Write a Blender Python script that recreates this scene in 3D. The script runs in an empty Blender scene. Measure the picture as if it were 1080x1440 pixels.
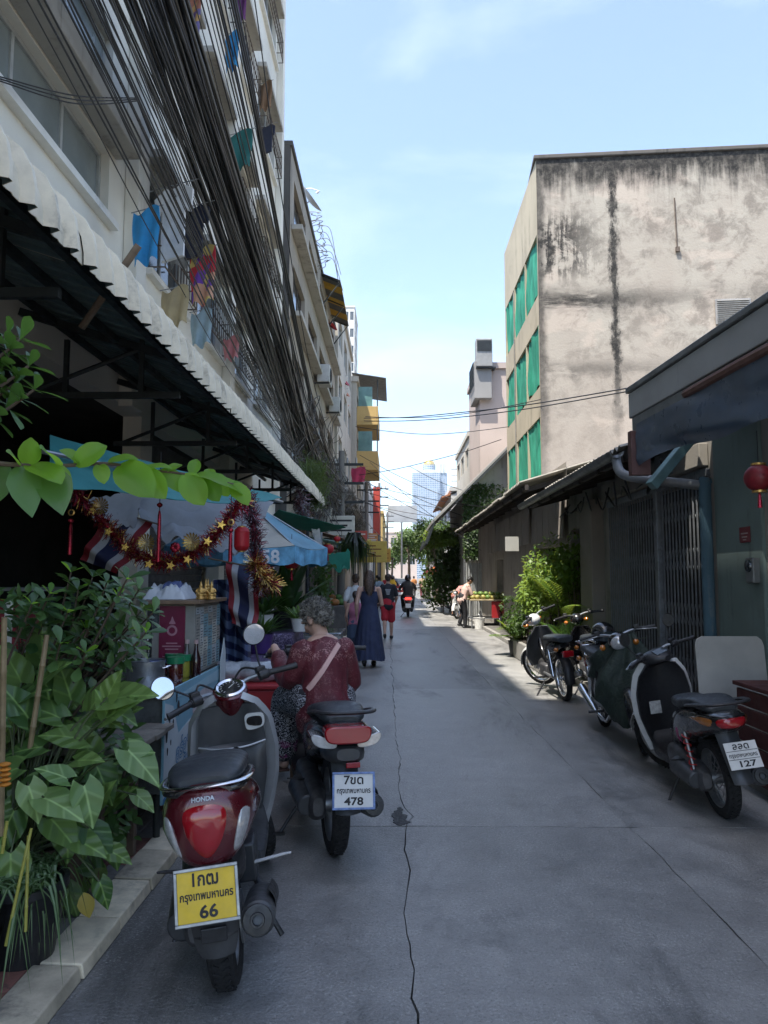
import bpy, math, random
from mathutils import Vector, Matrix, noise
from mathutils.bvhtree import BVHTree
V = Vector
R = math.radians
PI = math.pi
SC = bpy.context.scene
COL = SC.collection
# ------------------------------------------------------------------ camera
H_CAM, FPX = 1.55, 1040.0
PITCH, YAW = math.atan(92 / FPX), math.atan(15 / FPX)
cam = bpy.data.cameras.new('camera')
cam_o = bpy.data.objects.new('camera', cam)
COL.objects.link(cam_o)
cam.sensor_fit = 'HORIZONTAL'
cam.sensor_width = 36.0
cam.lens = 36.0 * FPX / 1080.0
cam.clip_start = 0.05
cam.clip_end = 9000
cam_o.location = (0, 0, H_CAM)
cam_o.rotation_euler = (R(90) + PITCH, 0, YAW)
SC.camera = cam_o
PEND = []            # objects are linked into the scene at the very end
# ------------------------------------------------------------------ world, sun, exposure
SUN_AZ, SUN_EL = R(-138), R(67.3)          # azimuth measured from +Y towards +X
to_sun = V((math.sin(SUN_AZ) * math.cos(SUN_EL), math.cos(SUN_AZ) * math.cos(SUN_EL), math.sin(SUN_EL)))
w = bpy.data.worlds.new('World')
SC.world = w
w.use_nodes = True
nt = w.node_tree
nt.nodes.clear()
sky = nt.nodes.new('ShaderNodeTexSky')
sky.sky_type = 'NISHITA'
sky.sun_disc = False
sky.sun_elevation = SUN_EL
sky.sun_rotation = SUN_AZ
sky.altitude = 0
sky.air_density = 1.0
sky.dust_density = 1.1
sky.ozone_density = 1.8
tc = nt.nodes.new('ShaderNodeTexCoord')
mp = nt.nodes.new('ShaderNodeMapping')
mp.inputs['Scale'].default_value = (1.0, 1.0, 2.6)
nz = nt.nodes.new('ShaderNodeTexNoise')
nz.inputs['Scale'].default_value = 2.3
nz.inputs['Detail'].default_value = 7
nz.inputs['Roughness'].default_value = 0.55
nz.inputs['Distortion'].default_value = 0.4
rp = nt.nodes.new('ShaderNodeValToRGB')
rp.color_ramp.elements[0].position = 0.50
rp.color_ramp.elements[0].color = (0.06, 0.06, 0.06, 1)
rp.color_ramp.elements[1].position = 0.80
rp.color_ramp.elements[1].color = (0.32, 0.32, 0.32, 1)
mx = nt.nodes.new('ShaderNodeMix')
mx.data_type = 'RGBA'
mx.inputs['B'].default_value = (5.4, 5.7, 6.0, 1)
bg = nt.nodes.new('ShaderNodeBackground')
bg.inputs['Strength'].default_value = 0.10
wo = nt.nodes.new('ShaderNodeOutputWorld')
L = nt.links.new
L(tc.outputs['Generated'], mp.inputs['Vector'])
L(mp.outputs['Vector'], nz.inputs['Vector'])
L(nz.outputs['Fac'], rp.inputs['Fac'])
L(rp.outputs['Color'], mx.inputs['Factor'])
L(sky.outputs['Color'], mx.inputs['A'])
L(mx.outputs['Result'], bg.inputs['Color'])
L(bg.outputs['Background'], wo.inputs['Surface'])
sl = bpy.data.lights.new('sun', 'SUN')
sl.energy = 2.6
sl.angle = R(0.53)
sl.color = (1.0, 0.94, 0.84)
sun_o = bpy.data.objects.new('sun', sl)
COL.objects.link(sun_o)
sun_o.location = (-20, 40, 60)
sun_o.rotation_euler = to_sun.to_track_quat('Z', 'Y').to_euler()
SC.view_settings.view_transform = 'Standard'
SC.view_settings.look = 'None'
SC.view_settings.exposure = 1.94
SC.view_settings.gamma = 1.0
SC.view_settings.use_curve_mapping = False
SC.render.engine = 'CYCLES'
SC.cycles.use_denoising = True
SC.cycles.max_bounces = 7
SC.cycles.diffuse_bounces = 4
SC.cycles.glossy_bounces = 3
SC.cycles.transmission_bounces = 4
SC.cycles.transparent_max_bounces = 8
SC.cycles.volume_bounces = 0
SC.cycles.caustics_reflective = False
SC.cycles.caustics_refractive = False
SC.cycles.sample_clamp_indirect = 6
# ------------------------------------------------------------------ picture -> place
CAMM = (Matrix.Translation((0, 0, H_CAM)) @ Matrix.Rotation(YAW, 4, 'Z') @ Matrix.Rotation(R(90) + PITCH, 4, 'X'))
def ray(px, py):
 return (CAMM.to_3x3() @ V(((px - 540) / FPX, (720 - py) / FPX, -1))).normalized()
def at(px, py, Y):            # the point seen at that pixel, Y metres down the street
 d = ray(px, py)
 return V((0, 0, H_CAM)) + d * (Y / d.y)
def atx(px, py, X):           # ... on the plane X
 d = ray(px, py)
 return V((0, 0, H_CAM)) + d * (X / d.x)
def gr(px, py, z=0.0):        # ... at height z
 d = ray(px, py)
 return V((0, 0, H_CAM)) + d * ((z - H_CAM) / d.z)
def lerp(a, b, t):
 return a + (b - a) * t
def lut(tab, x):              # piecewise linear table [(x, v...)]
 if x <= tab[0][0]:
  return tab[0][1:]
 for a, b in zip(tab, tab[1:]):
  if x <= b[0]:
   t = (x - a[0]) / (b[0] - a[0])
   return tuple(lerp(p, q, t) for p, q in zip(a[1:], b[1:]))
 return tab[-1][1:]
# ------------------------------------------------------------------ mesh building
class MB:
 def __init__(s, M=None):
  s.v, s.f, s.mi = [], [], []
  s.M = M
 def add(s, vs, fs, mi=0):
  o = len(s.v)
  if s.M is not None:
   vs = [s.M @ V(p) for p in vs]
  s.v.extend([tuple(p) for p in vs])
  s.f.extend([tuple(i + o for i in f) for f in fs])
  s.mi.extend([mi] * len(fs))
  return s
 def box(s, c, d, rot=None, mi=0, taper=None):
  x, y, z = d[0] / 2, d[1] / 2, d[2] / 2
  t = taper or (1, 1)
  vs = [V((-x, -y, -z)), V((x, -y, -z)), V((x, y, -z)), V((-x, y, -z)),
    V((-x * t[0], -y * t[1], z)), V((x * t[0], -y * t[1], z)), V((x * t[0], y * t[1], z)), V((-x * t[0], y * t[1], z))]
  if rot is not None:
   m = rot if isinstance(rot, Matrix) else Matrix.Rotation(rot[2], 3, 'Z') @ Matrix.Rotation(rot[1], 3, 'Y') @ Matrix.Rotation(rot[0], 3, 'X')
   m = m.to_3x3()
   vs = [m @ p for p in vs]
  c = V(c)
  return s.add([p + c for p in vs], [(0, 3, 2, 1), (4, 5, 6, 7), (0, 1, 5, 4), (1, 2, 6, 5), (2, 3, 7, 6), (3, 0, 4, 7)], mi)
 def bx(s, x0, x1, y0, y1, z0, z1, mi=0):
  return s.box(((x0 + x1) / 2, (y0 + y1) / 2, (z0 + z1) / 2), (abs(x1 - x0), abs(y1 - y0), abs(z1 - z0)), None, mi)
 def loft(s, rings, cap=True, closed=True, mi=0):
  n = len(rings[0])
  vs = [p for r in rings for p in r]
  fs = []
  m = n if closed else n - 1
  for k in range(len(rings) - 1):
   for i in range(m):
    j = (i + 1) % n
    fs.append((k * n + i, k * n + j, (k + 1) * n + j, (k + 1) * n + i))
  if cap:
   fs.append(tuple(range(n - 1, -1, -1)))
   fs.append(tuple((len(rings) - 1) * n + i for i in range(n)))
  return s.add(vs, fs, mi)
 def tube(s, pts, r, n=8, cap=True, mi=0, flat=1.0, up=None):
  pts = [V(p) for p in pts]
  rs = r if isinstance(r, (list, tuple)) else [r] * len(pts)
  rings = []
  prev = None
  for k, p in enumerate(pts):
   t = (pts[min(k + 1, len(pts) - 1)] - pts[max(k - 1, 0)])
   if t.length < 1e-9:
    t = V((0, 0, 1))
   t.normalize()
   if prev is None:
    a = up if up is not None else (V((0, 0, 1)) if abs(t.z) < 0.9 else V((0, 1, 0)))
    u = (V(a) - t * t.dot(V(a))).normalized()
   else:
    u = (prev - t * t.dot(prev))
    u = u.normalized() if u.length > 1e-6 else t.orthogonal().normalized()
   prev = u
   b = t.cross(u)
   rr = rs[k]
   ra, rb = rr if isinstance(rr, (list, tuple)) else (rr, rr * flat)
   rings.append([p + b * (math.cos(2 * PI * i / n) * ra) + u * (math.sin(2 * PI * i / n) * rb) for i in range(n)])
  return s.loft(rings, cap, True, mi)
 def cyl(s, a, b, r, r2=None, n=12, mi=0):
  return s.tube([a, b], [r, r if r2 is None else r2], n, True, mi)
 def lathe(s, prof, n=24, M=None, mi=0, cap=False):
  M = M or Matrix.Identity(4)
  rings = [[M @ V((r * math.cos(2 * PI * i / n), r * math.sin(2 * PI * i / n), z)) for i in range(n)] for r, z in prof]
  return s.loft(rings, cap, True, mi)
 def ell(s, c, r, n=12, m=8, rot=None, mi=0):
  c = V(c)
  r = (r, r, r) if isinstance(r, (int, float)) else r
  Mr = (rot.to_3x3() if rot is not None else Matrix.Identity(3))
  rings = []
  for k in range(m + 1):
   ph = -PI / 2 + PI * k / m
   cr = max(math.cos(ph), 0.02)
   rings.append([c + Mr @ V((r[0] * cr * math.cos(2 * PI * i / n), r[1] * cr * math.sin(2 * PI * i / n), r[2] * math.sin(ph))) for i in range(n)])
  return s.loft(rings, True, True, mi)
 def grid(s, fn, nu, nv, mi=0, thick=0.0):
  P = [[V(fn(i / nu, j / nv)) for j in range(nv + 1)] for i in range(nu + 1)]
  vs = [p for row in P for p in row]
  w_ = nv + 1
  fs = [(i * w_ + j, (i + 1) * w_ + j, (i + 1) * w_ + j + 1, i * w_ + j + 1) for i in range(nu) for j in range(nv)]
  if thick:
   nn = len(vs)
   N = []
   for i in range(nu + 1):
    for j in range(nv + 1):
     du = P[min(i + 1, nu)][j] - P[max(i - 1, 0)][j]
     dv = P[i][min(j + 1, nv)] - P[i][max(j - 1, 0)]
     c = du.cross(dv)
     N.append(c.normalized() if c.length > 1e-12 else V((0, 0, 1)))
   vs = vs + [p - q * thick for p, q in zip(vs, N)]
   fs = fs + [tuple(i + nn for i in reversed(f)) for f in fs]
   bd = [(i, 0) for i in range(nu)] + [(nu, j) for j in range(nv)] + [(i, nv) for i in range(nu, 0, -1)] + [(0, j) for j in range(nv, 0, -1)]
   ids = [i * w_ + j for i, j in bd]
   for a, b in zip(ids, ids[1:] + ids[:1]):
    fs.append((b, a, a + nn, b + nn))
  return s.add(vs, fs, mi)
 def prism(s, poly, axis_fn, mi=0):
  """poly: 2D outline; axis_fn(p, t) -> 3D for t in (0, 1)"""
  a = [axis_fn(p, 0) for p in poly]
  b = [axis_fn(p, 1) for p in poly]
  n = len(poly)
  fs = [tuple(range(n - 1, -1, -1)), tuple(range(n, 2 * n))] + [(i, (i + 1) % n, n + (i + 1) % n, n + i) for i in range(n)]
  return s.add(a + b, fs, mi)
 def mesh(s, name, smooth=40):
  me = bpy.data.meshes.new(name)
  me.from_pydata(s.v, [], s.f)
  if any(s.mi):
   me.polygons.foreach_set('material_index', s.mi)
  if smooth:
   me.polygons.foreach_set('use_smooth', [True] * len(me.polygons))
   me.set_sharp_from_angle(angle=R(smooth))
  me.update()
  return me
 def build(s, name, mat, parent=None, smooth=40, bevel=0, sub=0, label=None, kind=None):
  return place(name, s.mesh(name, smooth), mat, parent, bevel, sub, label, kind)
 def bvh(s):
  return BVHTree.FromPolygons([V(p) for p in s.v], s.f)
def setmats(me, mat):
 idx = [q.material_index for q in me.polygons] if isinstance(mat, (list, tuple)) else None
 me.materials.clear()
 for m in (mat if isinstance(mat, (list, tuple)) else [mat]):
  me.materials.append(m)
 if idx:
  me.polygons.foreach_set('material_index', idx)
def place(name, me, mat=None, parent=None, bevel=0, sub=0, label=None, kind=None, M=None):
 if mat is not None:
  setmats(me, mat)
 o = bpy.data.objects.new(name, me)
 PEND.append(o)
 if parent is not None:
  o.parent = parent
 if M is not None:
  o.matrix_local = M
 if bevel:
  b = o.modifiers.new('bevel', 'BEVEL')
  b.width = bevel
  b.segments = 2
  b.limit_method = 'ANGLE'
  b.angle_limit = R(35)
  b.harden_normals = False
 if sub:
  b = o.modifiers.new('subdiv', 'SUBSURF')
  b.levels = b.render_levels = sub
 if label:
  o['label'] = label
 if kind:
  o['kind'] = kind
 return o
def tag(o, label=None, cat=None, group=None, kind=None):
 if label:
  o['label'] = label
 if cat:
  o['category'] = cat
 if group:
  o['group'] = group
 if kind:
  o['kind'] = kind
 return o
def thing(name, label, cat, loc=(0, 0, 0), rz=0.0, group=None, lean=0.0):
 o = bpy.data.objects.new(name, None)
 PEND.append(o)
 o.empty_display_size = 0.2
 o.matrix_world = Matrix.Translation(V(loc)) @ Matrix.Rotation(rz, 4, 'Z') @ Matrix.Rotation(lean, 4, 'Y')
 return tag(o, label, cat, group)
def fused(mb, voxel=0.012, smooth=4):
 """one continuous skin over overlapping volumes"""
 me = mb.mesh('tmp', 0)
 o = bpy.data.objects.new('tmp', me)
 COL.objects.link(o)
 m = o.modifiers.new('r', 'REMESH')
 m.mode = 'VOXEL'
 m.voxel_size = voxel
 m.use_smooth_shade = True
 if smooth:
  q = o.modifiers.new('s', 'SMOOTH')
  q.factor = 0.5
  q.iterations = smooth
 dg = bpy.context.evaluated_depsgraph_get()
 dg.update()
 res = bpy.data.meshes.new_from_object(o.evaluated_get(dg))
 bpy.data.objects.remove(o)
 bpy.data.meshes.remove(me)
 res.polygons.foreach_set('use_smooth', [True] * len(res.polygons))
 return res
def text_mesh(txt, size=1.0, bold=0.0, depth=0.0, align='CENTER', sx=1.0, shear=0.0, spacing=1.0):
 cu = bpy.data.curves.new('txt', 'FONT')
 cu.body = txt
 cu.size = size
 cu.align_x = align
 cu.align_y = 'CENTER'
 cu.offset = bold
 cu.extrude = depth
 cu.resolution_u = 3
 cu.space_character = spacing
 cu.shear = shear
 o = bpy.data.objects.new('txt', cu)
 COL.objects.link(o)
 dg = bpy.context.evaluated_depsgraph_get()
 dg.update()
 me = bpy.data.meshes.new_from_object(o.evaluated_get(dg))
 bpy.data.objects.remove(o)
 bpy.data.curves.remove(cu)
 if sx != 1.0:
  me.transform(Matrix.Scale(sx, 4, (1, 0, 0)))
 return me
def decal(outline, bvh, origin, u, v, d, off=0.003, dome=0.004, rings=4, edge=-0.002):
 """a lens or panel hugging a curved surface: outline points (a, b) -> origin + u*a + v*b, shot along d"""
 origin, u, v, d = V(origin), V(u), V(v), V(d).normalized()
 cx = sum(p[0] for p in outline) / len(outline)
 cy = sum(p[1] for p in outline) / len(outline)
 mb = MB()
 R_ = []
 for k in range(rings + 1):
  t = 1 - k / (rings + 0.6)
  ring = []
  for p in outline:
   a, b = cx + (p[0] - cx) * t, cy + (p[1] - cy) * t
   o = origin + u * a + v * b
   hit = bvh.ray_cast(o - d * 1.0, d)
   q = hit[0] if hit[0] is not None else o
   h = edge if k == 0 else off + dome * (1 - t * t)
   ring.append(q - d * h)
  if k == 0:
   prev_edge = ring
  R_.append(ring)
 mb.loft(R_, False, True)
 n = len(outline)
 mb.add(R_[-1], [tuple(range(n))])
 return mb
def smooth_poly(pts, n=40):
 """closed Catmull-Rom through pts"""
 out = []
 m = len(pts)
 per = max(2, n // m)
 for i in range(m):
  p0, p1, p2, p3 = (V((*pts[(i + k - 1) % m], 0)) for k in range(4))
  for j in range(per):
   t = j / per
   q = 0.5 * ((2 * p1) + (-p0 + p2) * t + (2 * p0 - 5 * p1 + 4 * p2 - p3) * t * t + (-p0 + 3 * p1 - 3 * p2 + p3) * t ** 3)
   out.append((q.x, q.y))
 return out
def spline(pts, n=24):
 pts = [V(p) for p in pts]
 out = []
 m = len(pts)
 for i in range(m - 1):
  p0, p1, p2, p3 = pts[max(i - 1, 0)], pts[i], pts[i + 1], pts[min(i + 2, m - 1)]
  k = max(2, n // (m - 1))
  for j in range(k):
   t = j / k
   out.append(0.5 * ((2 * p1) + (-p0 + p2) * t + (2 * p0 - 5 * p1 + 4 * p2 - p3) * t * t + (-p0 + 3 * p1 - 3 * p2 + p3) * t ** 3))
 out.append(pts[-1])
 return out
# ------------------------------------------------------------------ materials
MATS = {}
class NG:
 """tiny node-graph writer"""
 def __init__(s, name):
  s.m = bpy.data.materials.new(name)
  s.m.use_nodes = True
  s.t = s.m.node_tree
  s.t.nodes.clear()
  s.out = s.t.nodes.new('ShaderNodeOutputMaterial')
  s._c = {}
 def n(s, typ, **kw):
  nd = s.t.nodes.new('ShaderNode' + typ)
  for k, v in kw.items():
   if hasattr(nd, k) and k not in nd.inputs:
    setattr(nd, k, v)
   else:
    s.set(nd, k, v)
  return nd
 def set(s, nd, k, v):
  i = nd.inputs[k]
  if hasattr(v, 'is_output') or isinstance(v, bpy.types.NodeSocket):
   s.t.links.new(v, i)
  elif isinstance(v, tuple) and len(v) == 3 and i.type == 'RGBA':
   i.default_value = (*v, 1)
  else:
   i.default_value = v
 def co(s, kind='Object'):
  if kind not in s._c:
   if kind == 'Position':
    s._c[kind] = s.n('NewGeometry').outputs['Position']
   else:
    s._c[kind] = s.n('TexCoord').outputs[kind]
  return s._c[kind]
 def map(s, vec, scale=(1, 1, 1), loc=(0, 0, 0), rot=(0, 0, 0)):
  nd = s.n('Mapping')
  s.t.links.new(vec, nd.inputs['Vector'])
  nd.inputs['Scale'].default_value = scale
  nd.inputs['Location'].default_value = loc
  nd.inputs['Rotation'].default_value = rot
  return nd.outputs['Vector']
 def noise(s, vec, scale, detail=5, rough=0.6, dist=0.0):
  nd = s.n('TexNoise')
  s.t.links.new(vec, nd.inputs['Vector'])
  nd.inputs['Scale'].default_value = scale
  nd.inputs['Detail'].default_value = detail
  nd.inputs['Roughness'].default_value = rough
  nd.inputs['Distortion'].default_value = dist
  return nd.outputs['Fac']
 def ramp(s, fac, a, b, ca=(0, 0, 0), cb=(1, 1, 1)):
  nd = s.n('ValToRGB')
  s.t.links.new(fac, nd.inputs['Fac'])
  e = nd.color_ramp.elements
  e[0].position, e[1].position = a, b
  e[0].color, e[1].color = (*ca, 1), (*cb, 1)
  return nd.outputs['Color']
 def step(s, x, a, b, lo=0.0, hi=1.0):
  nd = s.n('MapRange', interpolation_type='SMOOTHSTEP')
  s.t.links.new(x, nd.inputs['Value'])
  nd.inputs['From Min'].default_value = a
  nd.inputs['From Max'].default_value = b
  nd.inputs['To Min'].default_value = lo
  nd.inputs['To Max'].default_value = hi
  return nd.outputs['Result']
 def math(s, op, a, b=0.0, c=None):
  nd = s.n('Math', operation=op)
  for i, x in enumerate((a, b) if c is None else (a, b, c)):
   if isinstance(x, (int, float)):
    nd.inputs[i].default_value = x
   else:
    s.t.links.new(x, nd.inputs[i])
  return nd.outputs[0]
 def mix(s, fac, a, b, mode='MIX'):
  nd = s.n('Mix', data_type='RGBA', blend_type=mode)
  for k, x in (('Factor', fac), ('A', a), ('B', b)):
   if isinstance(x, (int, float)) and k == 'Factor':
    nd.inputs[k].default_value = x
   elif isinstance(x, tuple):
    nd.inputs[k].default_value = (*x[:3], 1)
   else:
    s.t.links.new(x, nd.inputs[k])
  return nd.outputs['Result']
 def sep(s, vec):
  nd = s.n('SeparateXYZ')
  s.t.links.new(vec, nd.inputs[0])
  return nd.outputs['X'], nd.outputs['Y'], nd.outputs['Z']
 def bump(s, h, strength=0.3, dist=0.01, normal=None):
  nd = s.n('Bump')
  s.t.links.new(h, nd.inputs['Height'])
  nd.inputs['Strength'].default_value = strength
  nd.inputs['Distance'].default_value = dist
  if normal is not None:
   s.t.links.new(normal, nd.inputs['Normal'])
  return nd.outputs['Normal']
 def bsdf(s, **kw):
  nd = s.n('BsdfPrincipled')
  for k, v in kw.items():
   k = k.replace('_', ' ')
   if v is not None:
    s.set(nd, k, v)
  return nd
 def done(s, shader):
  s.t.links.new(shader.outputs[0] if hasattr(shader, 'outputs') else shader, s.out.inputs['Surface'])
  return s.m
def mat(name, col, rough=0.6, metal=0.0, var=0.25, scale=6.0, bump=0.0, bscale=None, coat=0.0, dirt=0.0,
  dirtcol=(0.05, 0.045, 0.04), spec=0.5, co='Object', emit=None, trans=0.0, rvar=0.15, rnd=0.0, alpha=None):
 if name in MATS:
  return MATS[name]
 g = NG(name)
 c = g.co(co)
 a = g.noise(c, scale, 6, 0.62)
 dk = tuple(x * (1 - var) for x in col)
 lt = tuple(min(1, x * (1 + var * 0.6)) for x in col)
 colr = g.ramp(a, 0.3, 0.7, dk, lt)
 if rnd:
  oi = g.n('ObjectInfo')
  k = g.math('MULTIPLY_ADD', oi.outputs['Random'], 2 * rnd, 1 - rnd)
  hsv = g.n('HueSaturation', Value=k, Color=colr)
  colr = hsv.outputs['Color']
 if dirt:
  d = g.step(g.noise(c, scale * 0.45, 7, 0.7, 0.3), 0.62 - dirt * 0.3, 0.85 - dirt * 0.3)
  colr = g.mix(d, colr, dirtcol)
 rr = g.step(g.noise(c, scale * 1.7, 4), 0.2, 0.8, max(0.02, rough - rvar), min(1, rough + rvar))
 b = g.bsdf(Base_Color=colr, Roughness=rr, Metallic=metal)
 b.inputs['Specular IOR Level'].default_value = spec
 if coat:
  b.inputs['Coat Weight'].default_value = coat
  b.inputs['Coat Roughness'].default_value = 0.06
 if bump:
  g.t.links.new(g.bump(g.noise(c, bscale or scale * 4, 5, 0.65), bump, 0.01), b.inputs['Normal'])
 if emit:
  b.inputs['Emission Color'].default_value = (*emit[0], 1)
  b.inputs['Emission Strength'].default_value = emit[1]
 if trans:
  b.inputs['Transmission Weight'].default_value = trans
 if alpha is not None:
  b.inputs['Alpha'].default_value = alpha
 MATS[name] = g.done(b)
 return MATS[name]
def leafmat(name, dark, light, rough=0.42, transl=0.35, tcol=(0.25, 0.45, 0.05), vein=False):
 if name in MATS:
  return MATS[name]
 g = NG(name)
 oi = g.n('ObjectInfo')
 pos = g.co('Position')
 a = g.noise(pos, 5.0, 3, 0.6)
 f = g.math('ADD', g.math('MULTIPLY', a, 0.6), g.math('MULTIPLY', oi.outputs['Random'], 0.5))
 colr = g.ramp(f, 0.3, 0.85, dark, light)
 nrm = None
 if vein:
  X, Y, Z = g.sep(g.co('Object'))
  ax = g.math('ABSOLUTE', X)
  st = g.math('SINE', g.math('MULTIPLY', g.math('SUBTRACT', Y, g.math('MULTIPLY', ax, 0.9)), 75.0))
  nrm = g.bump(st, 0.5, 0.006)
  mid = g.step(ax, 0.0, 0.008, 1.0, 0.0)
  colr = g.mix(g.math('MULTIPLY', mid, 0.6), colr, tuple(min(1, x * 2.0) for x in light))
  colr = g.mix(g.step(st, 0.75, 1.0, 0.0, 0.25), colr, tuple(min(1, x * 1.6) for x in light))
 b = g.bsdf(Base_Color=colr, Roughness=rough, Normal=nrm)
 tr = g.n('BsdfTranslucent', Color=g.mix(0.5, colr, tcol))
 mxs = g.n('MixShader')
 mxs.inputs[0].default_value = transl
 g.t.links.new(b.outputs[0], mxs.inputs[1])
 g.t.links.new(tr.outputs[0], mxs.inputs[2])
 MATS[name] = g.done(mxs)
 return MATS[name]
rnd = random.Random(7)
U = rnd.uniform
BLACK = mat('black_plastic', (0.018, 0.018, 0.02), 0.45, var=0.3, scale=30)
RUBBER = mat('tyre_rubber', (0.014, 0.014, 0.015), 0.85, var=0.4, scale=40, bump=0.1)
CHROME = mat('chrome', (0.72, 0.73, 0.75), 0.16, 1.0, var=0.1, scale=20, rvar=0.08)
STEEL = mat('grey_steel', (0.32, 0.33, 0.34), 0.42, 0.8, var=0.25, scale=14)
DARKSTEEL = mat('dark_painted_steel', (0.02, 0.026, 0.028), 0.55, 0.2, var=0.4, scale=9, dirt=0.2)
CONCRETE = mat('raw_concrete', (0.27, 0.26, 0.24), 0.9, var=0.35, scale=3, bump=0.25, dirt=0.3, co='Position')
WHITEPAINT = mat('white_paint', (0.74, 0.73, 0.69), 0.65, var=0.12, scale=4, dirt=0.12, dirtcol=(0.25, 0.23, 0.2), co='Position')
GLASSD = mat('dark_window_glass', (0.035, 0.045, 0.05), 0.08, var=0.2, scale=2, rvar=0.04, spec=0.8)
WOOD = mat('weathered_wood', (0.16, 0.115, 0.08), 0.8, var=0.4, scale=9, bump=0.25, dirt=0.2)
INK = mat('black_ink', (0.012, 0.012, 0.014), 0.6, var=0.2)
# ================================================================== setting
def W(t):
 """mesh builder written in world coordinates for children of t"""
 return MB(t.matrix_world.inverted())
def facade(mb, o, u, n, wd, ht, openings, depth=0.2, back=None, mi=0):
 """a wall with real openings: origin o (lower corner), direction u, outward normal n"""
 o, u, n = V(o), V(u).normalized(), V(n).normalized()
 up = V((0, 0, 1))
 us = sorted({0.0, wd} | {round(a, 4) for op in openings for a in op[:2] if 0 < a < wd})
 vs = sorted({0.0, ht} | {round(a, 4) for op in openings for a in op[2:4] if 0 < a < ht})
 def P(a, b, d=0.0):
  return o + u * a + up * b - n * d
 flip = u.cross(up).dot(n) < 0
 def q(a, b, c, d):
  mb.add([a, b, c, d], [(3, 2, 1, 0) if flip else (0, 1, 2, 3)], mi)
 for i in range(len(us) - 1):
  for j in range(len(vs) - 1):
   a0, a1, b0, b1 = us[i], us[i + 1], vs[j], vs[j + 1]
   ca, cb = (a0 + a1) / 2, (b0 + b1) / 2
   if any(op[0] < ca < op[1] and op[2] < cb < op[3] for op in openings):
    continue
   q(P(a0, b0), P(a1, b0), P(a1, b1), P(a0, b1))
 for op in openings:
  a0, a1, b0, b1 = op[:4]
  q(P(a0, b0), P(a1, b0), P(a1, b0, depth), P(a0, b0, depth))
  q(P(a0, b1, depth), P(a1, b1, depth), P(a1, b1), P(a0, b1))
  q(P(a0, b0, depth), P(a0, b1, depth), P(a0, b1), P(a0, b0))
  q(P(a1, b0), P(a1, b1), P(a1, b1, depth), P(a1, b0, depth))
WIN_CACHE = {}
def window(parent, o, u, n, w_, h_, depth=0.12, panes=2, frame_mat=None, glass=None, rows=1, sill=True, fr=0.045, pane_tilt=0.0):
 """window set in an opening: frame, panes as sub-parts, sill"""
 o, u, n = V(o), V(u).normalized(), V(n).normalized()
 up = V((0, 0, 1))
 frame_mat = frame_mat or STEEL
 glass = glass or GLASSD
 key = (round(w_, 3), round(h_, 3), panes, rows, frame_mat.name, glass.name, sill, fr)
 if key not in WIN_CACHE:
  f = MB()
  f.bx(0, w_, -0.03, 0.03, 0, fr)
  f.bx(0, w_, -0.03, 0.03, h_ - fr, h_)
  f.bx(0, fr, -0.03, 0.03, fr, h_ - fr)
  f.bx(w_ - fr, w_, -0.03, 0.03, fr, h_ - fr)
  for k in range(1, panes):
   x = w_ * k / panes
   f.bx(x - fr / 2, x + fr / 2, -0.026, 0.026, fr, h_ - fr)
  for k in range(1, rows):
   z = h_ * k / rows
   f.bx(fr, w_ - fr, -0.022, 0.022, z - fr / 2, z + fr / 2)
  p = MB()
  p.bx(fr * 0.4, w_ / panes - fr * 0.4, -0.008, 0.008, fr * 0.5, h_ / rows - fr * 0.5)
  fm = f.mesh('window', 0)
  setmats(fm, frame_mat)
  pm = p.mesh('pane', 0)
  setmats(pm, glass)
  WIN_CACHE[key] = (fm, pm)
 fm, pm = WIN_CACHE[key]
 Mw = Matrix((u.to_4d(), (-n).to_4d(), up.to_4d(), (o - n * depth).to_4d())).transposed()
 for i in range(3):
  Mw[3][i] = 0
 Mw[3][3] = 1
 fo = place('window', fm, None, parent, M=parent.matrix_world.inverted() @ Mw)
 for k in range(panes):
  for r_ in range(rows):
   place('pane', pm, None, fo, M=Matrix.Translation((w_ * k / panes, 0.004, h_ * r_ / rows)) @ Matrix.Rotation(U(-1, 1) * 0.006, 4, 'Z'))
 if sill:
  s = W(parent)
  c = o + u * (w_ / 2) + n * 0.02 - up * 0.045
  sx = w_ + 0.16
  a = [c - u * sx / 2 - n * 0.04, c + u * sx / 2 - n * 0.04, c + u * sx / 2 + n * 0.07, c - u * sx / 2 + n * 0.07]
  s.add([p - up * 0.04 for p in a] + [p + up * 0.035 for p in a], [(0, 3, 2, 1), (4, 5, 6, 7), (0, 1, 5, 4), (1, 2, 6, 5), (2, 3, 7, 6), (3, 0, 4, 7)])
  s.build('sill', WHITEPAINT, parent, 0)
 return fo
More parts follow.
